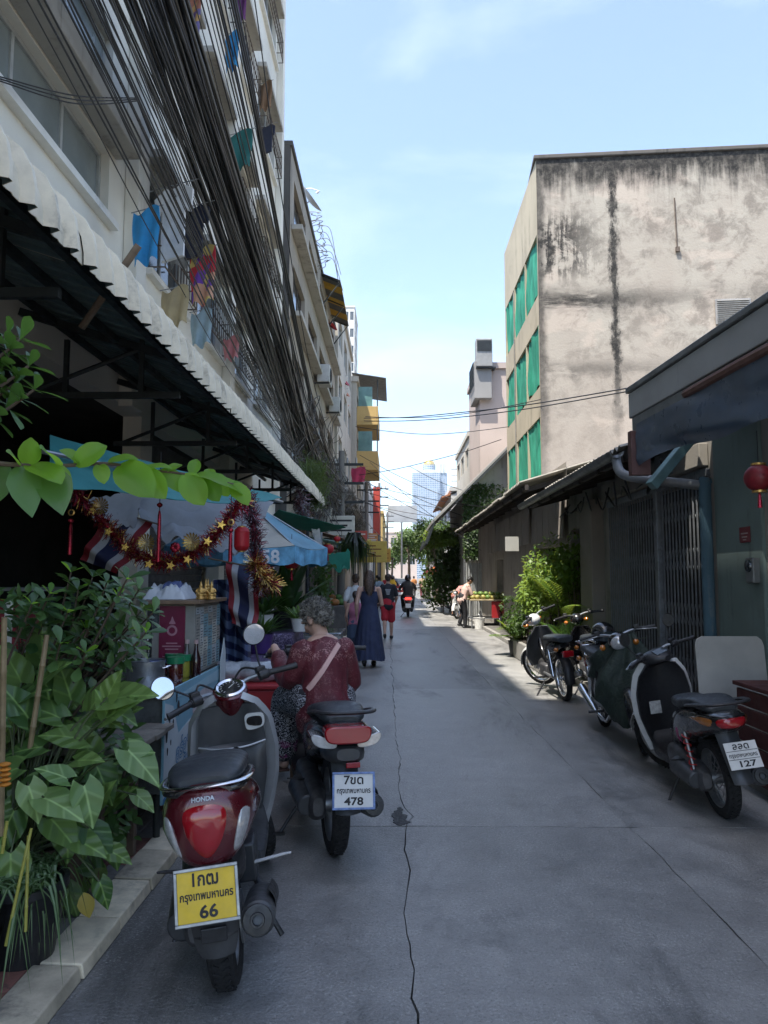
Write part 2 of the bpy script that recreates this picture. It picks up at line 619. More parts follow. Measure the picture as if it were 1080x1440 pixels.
# ---------------------------------------------------------------- road surface materials
def m_road():
 g = NG('road_concrete')
 p = g.co('Position')
 a = g.noise(p, 0.45, 6, 0.6)
 b = g.noise(p, 3.2, 7, 0.7)
 c = g.noise(p, 75, 3, 0.7)
 f = g.math('ADD', g.math('MULTIPLY', a, 0.45), g.math('ADD', g.math('MULTIPLY', b, 0.35), g.math('MULTIPLY', g.noise(p, 11, 6, 0.75), 0.2)))
 colr = g.ramp(f, 0.38, 0.62, (0.15, 0.147, 0.141), (0.32, 0.313, 0.30))
 st = g.step(g.noise(g.map(p, (1.0, 0.25, 1)), 1.1, 6, 0.7, 0.5), 0.50, 0.66)
 colr = g.mix(g.math('MULTIPLY', st, 0.75), colr, (0.055, 0.055, 0.054))
 sp = g.math('MAXIMUM', g.step(c, 0.54, 0.64), g.math('MULTIPLY', g.step(g.noise(p, 150, 2, 0.6), 0.6, 0.7), 0.8))
 colr = g.mix(g.math('MULTIPLY', sp, g.step(b, 0.35, 0.65, 0.15, 0.75)), colr, (0.42, 0.42, 0.40))
 colr = g.mix(g.math('MULTIPLY', g.step(c, 0.44, 0.3), 0.5), colr, (0.03, 0.03, 0.03))
 oi = g.n('ObjectInfo')
 hs = g.n('HueSaturation', Color=colr, Value=g.math('MULTIPLY_ADD', oi.outputs['Random'], 0.25, 0.86))
 rr = g.step(f, 0.38, 0.62, 0.30, 0.52)
 h = g.math('ADD', g.math('MULTIPLY', c, 0.5), g.math('MULTIPLY', g.noise(p, 14, 6, 0.7), 0.8))
 bs = g.bsdf(Base_Color=hs.outputs['Color'], Roughness=rr, Normal=g.bump(h, 0.8, 0.014))
 return g.done(bs)
ROADM = m_road()
JOINTM = mat('joint_tar', (0.03, 0.03, 0.029), 0.8, var=0.4, scale=20, co='Position')
o = MB().add([(-600, -60, 0), (600, -60, 0), (600, 2000, 0), (-600, 2000, 0)], [(0, 1, 2, 3)]).build('ground', mat('ground_dust', (0.16, 0.15, 0.135), 0.95, var=0.3, scale=0.3, co='Position'), None, 0)
o.location.z = -0.09
tag(o, kind='structure')
road = MB().add([(-1.25, -8, -0.03), (2.7, -8, -0.03), (2.7, 260, -0.03), (-1.25, 260, -0.03)], [(0, 1, 2, 3)]).build('road', JOINTM, None, 0)
tag(road, kind='structure')
YL = [-7.5, -1.2, 4.78, 10.5, 16.4, 22.4, 28.4, 34.4, 40.4, 46.4, 58, 70, 90, 120, 180, 258]
XL = [-1.22, 0.0, 1.43, 2.66]
def xl(k, y):
 if k in (0, 3):
  return XL[k]
 d = (y - 6)
 base = XL[k] + (0.035 - 0.013 * d if k == 1 else 0.02 - 0.013 * d) * (1 if y < 14 else 1) * (1 if abs(d) < 9 else 9 / abs(d))
 amp = 0.035 if k == 1 else 0.014
 return base + amp * noise.noise((k * 7.3, y * 2.1, 0)) + amp * 0.55 * noise.noise((k * 3.1, y * 8.5, 4)) + (0.07 * math.exp(-((y - 4.95) / 0.14) ** 2) if k == 1 else 0)
def yl(r_, x):
 return YL[r_] + 0.012 * noise.noise((x * 3.0, r_ * 5.1, 1)) + 0.006 * noise.noise((x * 11.0, r_ * 2.7, 2))
def gap(a, b, t):
 return 0.0014 + 0.004 * max(0, noise.noise((a * 1.7, b * 3.1, t * 4.0)) + 0.25)
for c in range(3):
 for r_ in range(len(YL) - 1):
  y0, y1 = YL[r_], YL[r_ + 1]
  n = 60 if y1 < 30 else 8
  pts = []
  for i in range(n + 1):
   y = lerp(y0, y1, i / n)
   y_ = max(min(y, y1 - 0.01), y0 + 0.01)
   pts.append((xl(c, y) + (gap(c, y, 1) if c else 0), y_))
  m = 14
  top = [(lerp(xl(c, y1), xl(c + 1, y1), i / m)) for i in range(1, m)]
  pts += [(x, yl(r_ + 1, x) - gap(r_ + 1, x, 2)) for x in top]
  for i in range(n, -1, -1):
   y = lerp(y0, y1, i / n)
   y_ = max(min(y, y1 - 0.01), y0 + 0.01)
   pts.append((xl(c + 1, y) - (gap(c + 1, y, 1) if c < 2 else 0), y_))
  bot = [(lerp(xl(c, y0), xl(c + 1, y0), i / m)) for i in range(m - 1, 0, -1)]
  pts += [(x, yl(r_, x) + gap(r_, x, 2)) for x in bot]
  dz = U(-0.002, 0.002)
  mb = MB().prism(pts, lambda p, t: V((p[0], p[1], -0.028 if t == 0 else dz)))
  mb.build('slab', ROADM, road, 0)
tp = [(0.07, 4.72), (0.02, 4.80), (0.03, 4.9), (0.0, 5.0), (0.05, 5.12), (0.08, 5.22), (0.12, 5.16), (0.11, 5.05), (0.16, 4.98), (0.15, 4.86), (0.20, 4.81), (0.14, 4.76)]
tp = [(x + 0.03 * noise.noise((x * 60, y * 60, 0)), y) for x, y in smooth_poly(tp, 60)]
MB().prism(tp, lambda p, t: V((0.02 + (p[0] - 0.07) * 0.6, 4.98 + (p[1] - 4.98) * 0.75, 0.0005 + 0.004 * t))).build('tar_patch', mat('tar_patch', (0.028, 0.028, 0.03), 0.6, var=0.5, scale=25, bump=0.6), road, 0)
# kerb on the left: single cream stone tiles with tight joints
KERBM = mat('kerb_stone', (0.60, 0.52, 0.38), 0.75, var=0.35, scale=7, bump=0.15, dirt=0.35, dirtcol=(0.09, 0.085, 0.075), co='Position', rnd=0.25)
kerb = MB().bx(-1.41, -1.225, -6, 40, -0.02, 0.03).build('kerb', JOINTM, None, 0)
tag(kerb, kind='structure')
y = -3.0
while y < 26:
 ln = 0.40 + U(-0.02, 0.02)
 a, b = U(-0.004, 0.004), U(-0.003, 0.003)
 MB().add([(-1.40, y, 0.0), (-1.205 + a, y, 0.0), (-1.205 + a, y + ln - 0.012, 0.0), (-1.40, y + ln - 0.012, 0.0),
    (-1.40, y, 0.062 + b), (-1.215 + a, y, 0.056 + b), (-1.215 + a, y + ln - 0.012, 0.056 + b), (-1.40, y + ln - 0.012, 0.062 + b)],
    [(0, 3, 2, 1), (4, 5, 6, 7), (0, 1, 5, 4), (1, 2, 6, 5), (2, 3, 7, 6), (3, 0, 4, 7)]).build('kerb_stone', KERBM, kerb, 0, bevel=0.006)
 y += ln
# pavement of small blocks behind it
pave = MB().bx(-3.1, -1.405, -6, 60, -0.05, 0.028).build('pavement', JOINTM, None, 0)
tag(pave, kind='structure')
PAVA = mat('paver_grey', (0.20, 0.185, 0.17), 0.85, var=0.3, scale=12, bump=0.2, dirt=0.3, co='Position', rnd=0.3)
PAVB = mat('paver_red', (0.23, 0.10, 0.075), 0.85, var=0.3, scale=12, bump=0.2, dirt=0.35, co='Position', rnd=0.3)
pm = [MB().bx(-0.047, 0.047, -0.097, 0.097, -0.03, 0.0).mesh('paver', 0) for _ in range(2)]
setmats(pm[0], PAVA)
setmats(pm[1], PAVB)
for j in range(26):
 for i in range(7):
  x, y_ = -1.455 - 0.1 * i, 2.9 + j * 0.2 + (0.1 if i % 2 else 0)
  place('paver', pm[1 if (i + j // 2) % 3 == 0 else 0], None, pave, M=Matrix.Translation((x, y_, 0.052 + U(-0.003, 0.003))) @ Matrix.Rotation(U(-0.02, 0.02), 4, 'Z'))
# right side raised strip with kerb
pr = MB().bx(2.74, 9, -6, 60, -0.06, 0.085).build('pavement_right', mat('right_pavement_concrete', (0.12, 0.115, 0.105), 0.85, var=0.35, scale=3, bump=0.2, dirt=0.4, co='Position'), None, 0)
tag(pr, kind='structure')
kr = MB().bx(2.66, 2.735, -6, 60, -0.06, 0.06).build('kerb_right', JOINTM, None, 0)
tag(kr, kind='structure')
y = -3.0
while y < 34:
 MB().box((2.69, y + 0.49, 0.045), (0.105, 0.98, 0.1)).build('kerb_stone', CONCRETE, kr, 0, bevel=0.012)
 y += 1.0
# ================================================================== left: tall apartment building
def m_wall(name, base, stain, amount=0.5, top=None, streak=1.0, scale=1.0, rough=0.9, bump=0.12):
 """painted render with mould streaks that run down from ledges"""
 g = NG(name)
 p = g.co('Position')
 a = g.noise(p, 0.5 * scale, 5, 0.6)
 b = g.noise(p, 4 * scale, 6, 0.7)
 colr = g.mix(g.step(a, 0.3, 0.7), tuple(x * 0.84 for x in base), tuple(min(1, x * 1.06) for x in base))
 s1 = g.noise(g.map(p, (2.6 * scale, 2.6 * scale, 0.22 * scale)), 1.0, 7, 0.72, 0.2)
 s2 = g.noise(p, 0.8 * scale, 7, 0.7, 0.5)
 m = g.step(g.math('ADD', g.math('MULTIPLY', s1, 0.6 * streak), g.math('MULTIPLY', s2, 1 - 0.6 * streak)), 0.66 - amount * 0.2, 0.80 - amount * 0.12)
 colr = g.mix(g.math('MULTIPLY', m, 0.85), colr, stain)
 colr = g.mix(g.step(b, 0.5, 0.9, 0, 0.25), colr, tuple(x * 0.6 for x in base))
 if top is not None:
  X, Y, Z = g.sep(p)
  zz = g.math('ADD', Z, g.math('MULTIPLY', g.noise(g.map(p, (1.6, 1.6, 0.3)), 1.0, 6, 0.7), 3.0))
  colr = g.mix(g.step(zz, top + 0.7, top + 1.7, 0, 0.9), colr, stain)
 bs = g.bsdf(Base_Color=colr, Roughness=rough, Normal=g.bump(g.noise(p, 18 * scale, 6, 0.7), bump, 0.02))
 return g.done(bs)
XF = -3.0
M_APT = m_wall('cream_render', (0.76, 0.73, 0.65), (0.13, 0.12, 0.10), 0.35)
ALU = mat('window_aluminium', (0.5, 0.51, 0.5), 0.45, 0.5, var=0.2, scale=6, dirt=0.15)
FROST = mat('frosted_window_glass', (0.22, 0.25, 0.25), 0.2, var=0.25, scale=1.3, rvar=0.1, co='Position')
apt = thing('apartment_building', 'tall cream apartment building with laundry and a thick cable bundle in front', 'building', (XF, 6, 0))
ops = []
bays = [(-1.6, 2.9), (3.8, 7.4), (8.65, 10.2), (10.9, 12.4), (13.0, 14.7), (15.4, 17.6)]
Y0, Y1, ZT = -2.6, 18.45, 17.1
wins = []
for k in range(4):
 zb = 5.28 + 3.05 * k
 for b0, b1 in bays:
  hh = 1.3 if b0 > 8 else 0.72
  ops.append((b0 - Y0, b1 - Y0, zb, zb + hh))
  wins.append((b0, b1 - b0, zb, hh))
  if b0 < 8:
   ops.append((b0 - Y0, b1 - Y0, zb + 1.0, zb + 2.0))
   wins.append((b0, b1 - b0, zb + 1.0, 1.0))
# ground floor shop openings
shops = [(-2.2, 0.6), (1.0, 4.6), (5.0, 8.6), (9.0, 12.6), (13.0, 16.6)]
for a, b in shops:
 ops.append((a - Y0, b - Y0, 0.06, 3.45))
wall = W(apt)
facade(wall, (XF, Y0, 0), (0, 1, 0), (1, 0, 0), Y1 - Y0, ZT, ops, 0.22)
facade(wall, (XF - 9, Y1, 0), (1, 0, 0), (0, 1, 0), 9, ZT, [], 0.2)
wall.build('wall', M_APT, apt, 0)
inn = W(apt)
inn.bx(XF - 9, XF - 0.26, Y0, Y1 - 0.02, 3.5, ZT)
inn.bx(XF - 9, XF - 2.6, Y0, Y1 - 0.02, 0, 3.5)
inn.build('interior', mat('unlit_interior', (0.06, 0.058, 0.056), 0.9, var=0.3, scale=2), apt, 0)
fl = W(apt)
fl.bx(XF - 2.6, XF - 0.02, Y0, Y1 - 0.05, -0.04, 0.06)
fl.build('shop_floor', mat('shop_floor_tile', (0.09, 0.08, 0.075), 0.5, var=0.2, scale=3), apt, 0)
for y_, w_, zb, hh in wins:
 window(apt, (XF, y_, zb), (0, 1, 0), (1, 0, 0), w_, hh, 0.12, max(1, round(w_ / 0.85)), ALU, FROST if y_ < 8 else GLASSD)
LEDGE = m_wall('ledge_concrete', (0.42, 0.40, 0.36), (0.06, 0.055, 0.05), 0.8)
for k in range(4):
 zb = 5.28 + 3.05 * k
 for b0, b1 in bays:
  s = W(apt)
  if b0 < 8:
   s.bx(XF + 0.003, XF + 0.28, b0 - 0.15, b1 + 0.15, zb + 0.74, zb + 0.97)
  else:
   s.bx(XF + 0.003, XF + 0.2, b0 - 0.12, b1 + 0.12, zb + 1.36, zb + 1.47)
  s.build('ledge', LEDGE, apt, 0, bevel=0.012)
for y_ in (3.35, 8.0, 12.7, 18.0):
 s = W(apt)
 s.bx(XF + 0.002, XF + 0.16, y_ - 0.16, y_ + 0.16, 3.4, ZT)
 s.build('pilaster', M_APT, apt, 0, bevel=0.01)
for k in range(4):       # thin balcony rails under the far windows
 zb = 5.28 + 3.05 * k
 for b0, b1 in bays[2:]:
  s = W(apt)
  for zz in (0.05, 0.32, 0.6):
   s.tube([(XF + 0.03, b0 + 0.05, zb + zz), (XF + 0.2, b0 + 0.05, zb + zz), (XF + 0.2, b1 - 0.05, zb + zz), (XF + 0.03, b1 - 0.05, zb + zz)], 0.011, 6)
  nb = int((b1 - b0) / 0.14)
  for q in range(nb + 1):
   yy = lerp(b0 + 0.05, b1 - 0.05, q / nb)
   s.cyl((XF + 0.2, yy, zb + 0.05), (XF + 0.2, yy, zb + 0.6), 0.008, n=5)
  s.build('window_cage', mat('rusty_rail', (0.13, 0.10, 0.08), 0.8, 0.2, var=0.4, scale=12), apt, 0)
W(apt).bx(XF - 9, XF - 0.003, Y0, 2.2, ZT, 24.0).build('shade_block', M_APT, apt, 0)  # unseen block, added and sized to keep sun off the near right side
# shop interiors: shutters, a back wall lost in the dark
SHUT = mat('roller_shutter', (0.07, 0.075, 0.08), 0.6, 0.3, var=0.3, scale=5, dirt=0.3)
for a, b in shops:
 if a in (5.0,):
  continue
 s = W(apt)
 for q in range(31):
  z = 0.08 + q * 0.108
  s.box((XF - 0.3, (a + b) / 2, z + 0.05), (0.02, b - a, 0.1), (0, 0.18, 0))
 s.build('roller_shutter', SHUT, apt, 30)
# ---------------------------------------------------------------- its long metal awning
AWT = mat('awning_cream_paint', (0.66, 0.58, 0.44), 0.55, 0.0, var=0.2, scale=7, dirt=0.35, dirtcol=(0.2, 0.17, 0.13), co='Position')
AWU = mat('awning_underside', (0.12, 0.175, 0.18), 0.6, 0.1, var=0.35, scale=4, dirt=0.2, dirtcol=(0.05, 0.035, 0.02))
awn = thing('awning', 'long cream corrugated metal awning with rounded edge over the left shopfronts', 'awning', (XF, 7, 3.3))
prof = [(-3.05, 3.78), (-2.5, 3.60), (-1.9, 3.40), (-1.68, 3.335), (-1.60, 3.30), (-1.54, 3.25), (-1.505, 3.18), (-1.49, 3.10), (-1.488, 3.04)]
def awn_pt(i, j, nper=8, per=0.2):
 q = j / nper
 ph = q - math.floor(q)
 rib = 0.0
 if ph < 0.36:
  rib = min(1, ph / 0.09, (0.36 - ph) / 0.09)
 else:
  rib = 0.12 * (1 if abs(ph - 0.58) < 0.05 or abs(ph - 0.8) < 0.05 else 0)
 a, b = V(prof[max(i - 1, 0)]), V(prof[min(i + 1, len(prof) - 1)])
 t = (b - a).normalized()
 nrm = V((-t.y, t.x))
 if nrm.y < -0.01 or (abs(nrm.y) < 0.3 and nrm.x < 0):
  nrm = -nrm
 p = V(prof[i]) + nrm * 0.05 * rib
 return V((p.x - XF, q * per, p.y - 3.3))
NJ = 32
mb = MB()
mb.grid(lambda u, v: awn_pt(round(u * (len(prof) - 1)), round(v * NJ)), len(prof) - 1, NJ, thick=0.004)
nq = (len(prof) - 1) * NJ
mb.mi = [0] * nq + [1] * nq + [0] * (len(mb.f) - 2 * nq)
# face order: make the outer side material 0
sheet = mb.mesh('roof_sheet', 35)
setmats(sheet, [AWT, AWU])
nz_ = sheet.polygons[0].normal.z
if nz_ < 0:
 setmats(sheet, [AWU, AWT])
for k in range(21):
 place('roof_sheet', sheet, None, awn, M=Matrix.Translation((U(-0.006, 0.006), -8.4 + 0.8 * k + 0.4 - 0.4, U(-0.004, 0.004) + 0.001 * (k % 2))) @ Matrix.Rotation(U(-0.004, 0.004), 4, 'Z'))
for k in range(8):
 y_ = -0.6 + 2.1 * k
 s = W(awn)
 s.box((-2.27, y_, 3.44), (1.5, 0.05, 0.06), (0, 0.30, 0))
 s.box((-2.35, y_, 2.98), (1.32, 0.04, 0.05))
 for x in (-2.0, -2.6):
  s.box((x, y_, 3.2), (0.035, 0.035, 0.46))
 s.cyl((-2.95, y_, 2.98), (-2.0, y_, 3.36), 0.018, n=6)
 s.build('truss', DARKSTEEL, awn, 0)
for x, z in ((-1.75, 3.27), (-2.2, 3.42), (-2.7, 3.575)):
 s = W(awn)
 s.box((x, 7, z), (0.045, 16.6, 0.05))
 s.build('purlin', DARKSTEEL, awn, 0)
for y_ in (-0.6, 14.6):
 s = W(awn)
 s.cyl((-1.72, y_, 0.05), (-1.72, y_, 3.25), 0.03, n=10)
 s.build('post', DARKSTEEL, awn)
p0, p1 = at(165, 385, 4.3), at(195, 345, 4.3)
s = W(awn)
s.cyl(p0 + V((-0.25, 0.1, -0.3)), p1, 0.022, n=8)
s.build('prop_pole', WOOD, awn)
# ================================================================== left: grimy second block
M_B2 = m_wall('grimy_brown_render', (0.33, 0.29, 0.24), (0.05, 0.045, 0.04), 0.75, scale=0.9)
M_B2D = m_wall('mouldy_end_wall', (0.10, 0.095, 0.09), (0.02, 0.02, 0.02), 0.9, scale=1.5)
b2 = thing('shophouse_block', 'grimy brown shophouse block beyond the apartment building, dishes on its roof', 'building', (-2.72, 26, 0))
ops, wn = [], []
for k in range(4):
 zb = 3.9 + 2.35 * k
 for q in range(4):
  ya = 19.2 + 3.5 * q
  ops.append((ya - 18.5, ya + 2.6 - 18.5, zb, zb + 1.35))
  wn.append((ya, 2.6, zb, 1.35))
for q in range(4):
 ops.append((0.5 + 3.5 * q, 3.3 + 3.5 * q, 0.05, 2.7))
s = W(b2)
facade(s, (-2.72, 18.5, 0), (0, 1, 0), (1, 0, 0), 14.5, 12.85, ops, 0.25)
s.build('wall', M_B2, b2, 0)
s = W(b2)
s.bx(-9, -2.98, 18.51, 33, 0, 12.5)
s.build('interior', MATS['unlit_interior'], b2, 0)
s = W(b2)
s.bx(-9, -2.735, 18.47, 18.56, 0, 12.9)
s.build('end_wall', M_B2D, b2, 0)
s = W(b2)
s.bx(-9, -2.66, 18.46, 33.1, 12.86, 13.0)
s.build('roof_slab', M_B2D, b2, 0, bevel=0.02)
for k in range(4):
 s = W(b2)
 s.bx(-2.717, -2.42, 18.75, 33, 3.9 + 2.35 * k - 0.24, 3.9 + 2.35 * k - 0.1)
 s.build('ledge', LEDGE, b2, 0, bevel=0.015)
for ya, w_, zb, hh in wn:
 window(b2, (-2.72, ya, zb), (0, 1, 0), (1, 0, 0), w_, hh, 0.14, 3, mat('old_window_wood', (0.10, 0.075, 0.06), 0.7, var=0.3), GLASSD, sill=False)
for q in range(4):
 s = W(b2)
 for z in range(22):
  s.box((-2.9, 18.5 + 1.9 + 3.5 * q, 0.12 + z * 0.12), (0.02, 2.8, 0.11), (0, 0.18, 0))
 s.build('roller_shutter', SHUT, b2, 30)
# roof-top lean-to with yellow translucent sheets
YEL = mat('yellow_plastic_sheet', (0.55, 0.33, 0.04), 0.5, var=0.2, scale=3)
GRYSH = mat('grey_roof_sheet', (0.13, 0.13, 0.125), 0.7, 0.1, var=0.3, scale=4, dirt=0.3)
rc = thing('rooftop_canopy', 'grey sheet rooftop canopy with three yellow panels jutting over the street', 'canopy', (-2.2, 29, 12.9))
for k in range(7):
 ya = 26.6 + 0.72 * k
 s = W(rc)
 s.grid(lambda u, v: V((lerp(-3.2, -2.0, u), ya + 0.70 * v, lerp(13.05, 12.55, u) + 0.02 * math.sin(v * 25))), 1, 20, thick=0.01)
 s.build('roof_sheet', YEL if k in (1, 3, 5) else GRYSH, rc, 30)
for ya in (26.7, 29.1, 31.5):
 s = W(rc)
 s.tube([(-3.1, ya, 12.95), (-2.05, ya, 12.5), (-2.65, ya, 11.7)], 0.03, 6)
 s.build('bracket', DARKSTEEL, rc, 0)
def dish(p, r_, az, el, label, m, arm=True, name='satellite_dish'):
 t = thing(name, label, 'satellite dish', p)
 Md = Matrix.Rotation(az, 4, 'Z') @ Matrix.Rotation(PI / 2 - el, 4, 'X')
 b = MB()
 pr_ = [(0.001, 0.0)] + [(r_ * k / 6, 0.28 * r_ * (k / 6) ** 2) for k in range(1, 7)]
 pr_ += [(r_ * 1.02, 0.285 * r_), (r_ * 0.99, 0.255 * r_)] + [(r_ * k / 6, 0.28 * r_ * (k / 6) ** 2 - 0.02) for k in range(5, 0, -1)]
 b.lathe(pr_, 24, Md)
 b.build('reflector', m, t)
 b = MB()
 tip = Md @ V((0, 0.12 * r_, 0.95 * r_))
 b.tube([Md @ V((0, r_ * 0.95, 0.25 * r_)), Md @ V((0, r_ * 0.7, 0.6 * r_)), tip], 0.014, 6)
 b.build('arm', STEEL, t)
 b = MB()
 b.cyl(tip, tip + (Md.to_3x3() @ V((0, 0, -0.12))), 0.03, 0.045, 8)
 b.build('receiver', WHITEPAINT, t)
 b = MB()
 b.tube([V((0, 0, 0)), Md @ V((0, 0, -0.12)), Md @ V((0, 0, -0.14)) + V((0, 0, -0.5))], 0.022, 6)
 b.build('mast', STEEL, t)
 return t
REDD = mat('red_dish_paint', (0.42, 0.03, 0.035), 0.5, var=0.2, scale=4)
GREYD = mat('grey_dish_mesh', (0.36, 0.37, 0.37), 0.6, 0.2, var=0.2, scale=4)
dish(at(431, 283, 24.5) + V((0.1, 0, 0)), 0.5, R(78), R(35), 'large grey satellite dish leaning over the roof edge of the brown block', GREYD)
dish(at(462, 456, 30.5) + V((0, 0, 0)), 0.42, R(70), R(35), 'red satellite dish high on the brown block below the yellow panels', REDD)
dish(at(482, 537, 38.5), 0.4, R(70), R(40), 'red satellite dish above the two orange ones further along', REDD)
dish(at(484, 553, 39.5), 0.34, R(70), R(40), 'orange satellite dish just under the further red dish', mat('orange_dish_paint', (0.5, 0.16, 0.05), 0.5, var=0.2, scale=4))
dish(at(483, 566, 40.5), 0.34, R(70), R(35), 'lower orange satellite dish beside the tangled cables', MATS['orange_dish_paint'])
s = thing('rooftop_cable_coils', 'loose coils of grey cable hanging off the brown roof edge', 'cable coil', at(440, 320, 25.5))
b = W(s)
for k in range(9):
 c = at(440 + k * 1.6, 300 + k * 9, 25.5)
 pts = [c + V((0.22 * math.cos(a) + 0.1 * U(-1, 1), 0.25 * math.sin(a), 0.18 * math.sin(a * 0.9 + k))) for a in [j * 0.55 for j in range(14)]]
 b.tube(spline(pts, 30), 0.014, 5)
for k in range(6):
 c = at(447 + k * 2, 318 + k * 9, 25.5)
 b.tube(spline([c, c + V((0.3 + U(0, 0.2), 0, -0.1)), c + V((0.5 + U(0, 0.3), 0.1, -0.9 - U(0, 0.5)))], 12), 0.012, 5)
b.build('coil', mat('grey_cable', (0.2, 0.2, 0.2), 0.6, var=0.2), s)
# ---------------------------------------------------------------- generic far buildings
def block(name, label, x0, x1, y0, y1, h, wm, floors, side='E', bays_s=3, bays_side=3, z1=3.2, glass=None, fm=None, parapet=0.3, wfrac=0.62, hfrac=0.5):
 t = thing(name, label, 'building', ((x0 + x1) / 2, (y0 + y1) / 2, 0))
 b = W(t)
 fh = (h - z1) / floors
 for (o, u, n, wd, nb) in (((x0, y0, 0), (1, 0, 0), (0, -1, 0), x1 - x0, bays_s),
        ((x1 if side == 'E' else x0, y0, 0), (0, 1, 0), (1 if side == 'E' else -1, 0, 0), y1 - y0, bays_side)):
  ops_ = []
  if nb:
   bw = wd / nb
   for f_ in range(floors):
    for q in range(nb):
     ops_.append((bw * (q + 0.5 - wfrac / 2), bw * (q + 0.5 + wfrac / 2), z1 + fh * f_ + fh * 0.25, z1 + fh * f_ + fh * (0.25 + hfrac)))
  facade(b, o, u, n, wd, h, ops_, 0.2)
  for a0, a1, b0, b1 in ops_:
   window(t, V(o) + V(u) * a0 + V((0, 0, b0)), u, n, a1 - a0, b1 - b0, 0.12, 2, fm or ALU, glass or GLASSD, sill=False, fr=0.06)
 b.build('wall', wm, t, 0)
 b = W(t)
 b.bx(x0 + 0.26, x1 - 0.26, y0 + 0.26, y1 - 0.26, 0, h - 0.15)
 b.build('core', MATS['unlit_interior'], t, 0)
 b = W(t)
 b.bx(x0 - 0.12, x1 + 0.12, y0 - 0.12, y1 + 0.12, h - 0.02, h + parapet)
 b.build('parapet', wm, t, 0)
 return t
M_CRM = m_wall('faded_cream_render', (0.50, 0.46, 0.39), (0.12, 0.11, 0.1), 0.45, scale=0.7)
M_WHT = m_wall('faded_white_render', (0.62, 0.62, 0.60), (0.2, 0.19, 0.18), 0.3, scale=0.6)
M_YEL = m_wall('ochre_render', (0.52, 0.36, 0.14), (0.2, 0.13, 0.06), 0.25, scale=0.8)
M_GRY = m_wall('grey_render', (0.30, 0.295, 0.285), (0.08, 0.078, 0.075), 0.6, scale=0.7)
M_PNK = m_wall('pinkish_render', (0.52, 0.43, 0.38), (0.16, 0.14, 0.13), 0.3, scale=0.6)
block('shophouse', 'narrow pale shophouse between the brown block and the ochre balconies', -9, -2.6, 33.2, 43.8, 14.6, M_CRM, 4, 'E', 0, 3)
block('tower_block', 'distant white high-rise with balconies rising behind the ochre balconies', -12.5, -8.2, 148, 160, 57, M_WHT, 15, 'E', 4, 3, wfrac=0.7)
yb = block('balcony_building', 'pale building whose ochre balconies overhang the left of the street', -9, -2.3, 44, 54, 13.4, M_CRM, 4, 'E', 2, 3)
for k in range(2):
 za = 8.0 + 2.75 * k
 s = W(yb)
 s.bx(-2.29, -1.0, 44.1, 49.4, za, za + 0.18)
 s.bx(-1.08, -1.0, 44.1, 49.4, za + 0.18, za + 1.15)
 s.bx(-2.29, -1.08, 44.1, 44.18, za + 0.18, za + 1.15)
 s.build('balcony', M_YEL, yb, 0, bevel=0.02)
 s = W(yb)
 s.bx(-2.2, -1.35, 44.3, 44.34, za + 1.15, za + 2.4)
 s.build('glazing', mat('greenish_glass', (0.12, 0.24, 0.22), 0.15, var=0.3, scale=1.5), yb, 0)
 for xx in (-1.04,):
  s = W(yb)
  s.cyl((xx, 44.14, za + 1.1), (xx, 44.14, za + 2.8), 0.035, n=8)
  s.build('balcony_post', DARKSTEEL, yb)
s = W(yb)
for q in range(10):
 s.box((-1.55, 44.2 + q * 0.6, 13.75), (2.1, 0.57, 0.04), (0, 0.16, 0))
s.build('canopy', GRYSH, yb, 0)
block('shophouse', 'small white shophouse beside the red vertical sign down the street', -8, -2.0, 55, 66, 8.6, M_WHT, 2, 'E', 2, 3)
block('shophouse', 'grey shophouse past the red vertical sign on the left', -8, -2.2, 67, 84, 9.4, M_GRY, 2, 'E', 2, 3)
block('shophouse', 'far ochre shophouse at the end of the left row', -8, -1.4, 86, 112, 9.0, M_YEL, 2, 'E', 2, 3)
block('shophouse', 'far pink-grey house closing the view under the billboard', -3, 4.5, 150, 165, 10.5, M_PNK, 2, 'E', 4, 2)
# red vertical sign
sg = thing('vertical_sign', 'tall red vertical shop sign fixed to the left facades far off', 'sign', (-1.45, 60, 6.4))
W(sg).bx(-1.75, -1.2, 59.9, 60.05, 5.0, 8.9).build('panel', mat('faded_red_sign', (0.45, 0.06, 0.04), 0.55, var=0.2, scale=2), sg, 0, bevel=0.02)
W(sg).bx(-2.3, -1.75, 59.95, 60.0, 8.3, 8.36).bx(-2.3, -1.75, 59.95, 60.0, 5.5, 5.56).build('bracket', DARKSTEEL, sg, 0)
bb = thing('billboard', 'small grey billboard on a post at the far end of the street', 'billboard', (0.9, 95, 0))
W(bb).bx(-0.9, 2.9, 94.95, 95.05, 8.6, 10.8).build('panel', mat('grey_board', (0.33, 0.34, 0.35), 0.7, var=0.2, scale=0.8), bb, 0, bevel=0.03)
W(bb).cyl((0.9, 95.1, 0), (0.9, 95.1, 10.9), 0.12, n=10).build('post', STEEL, bb)
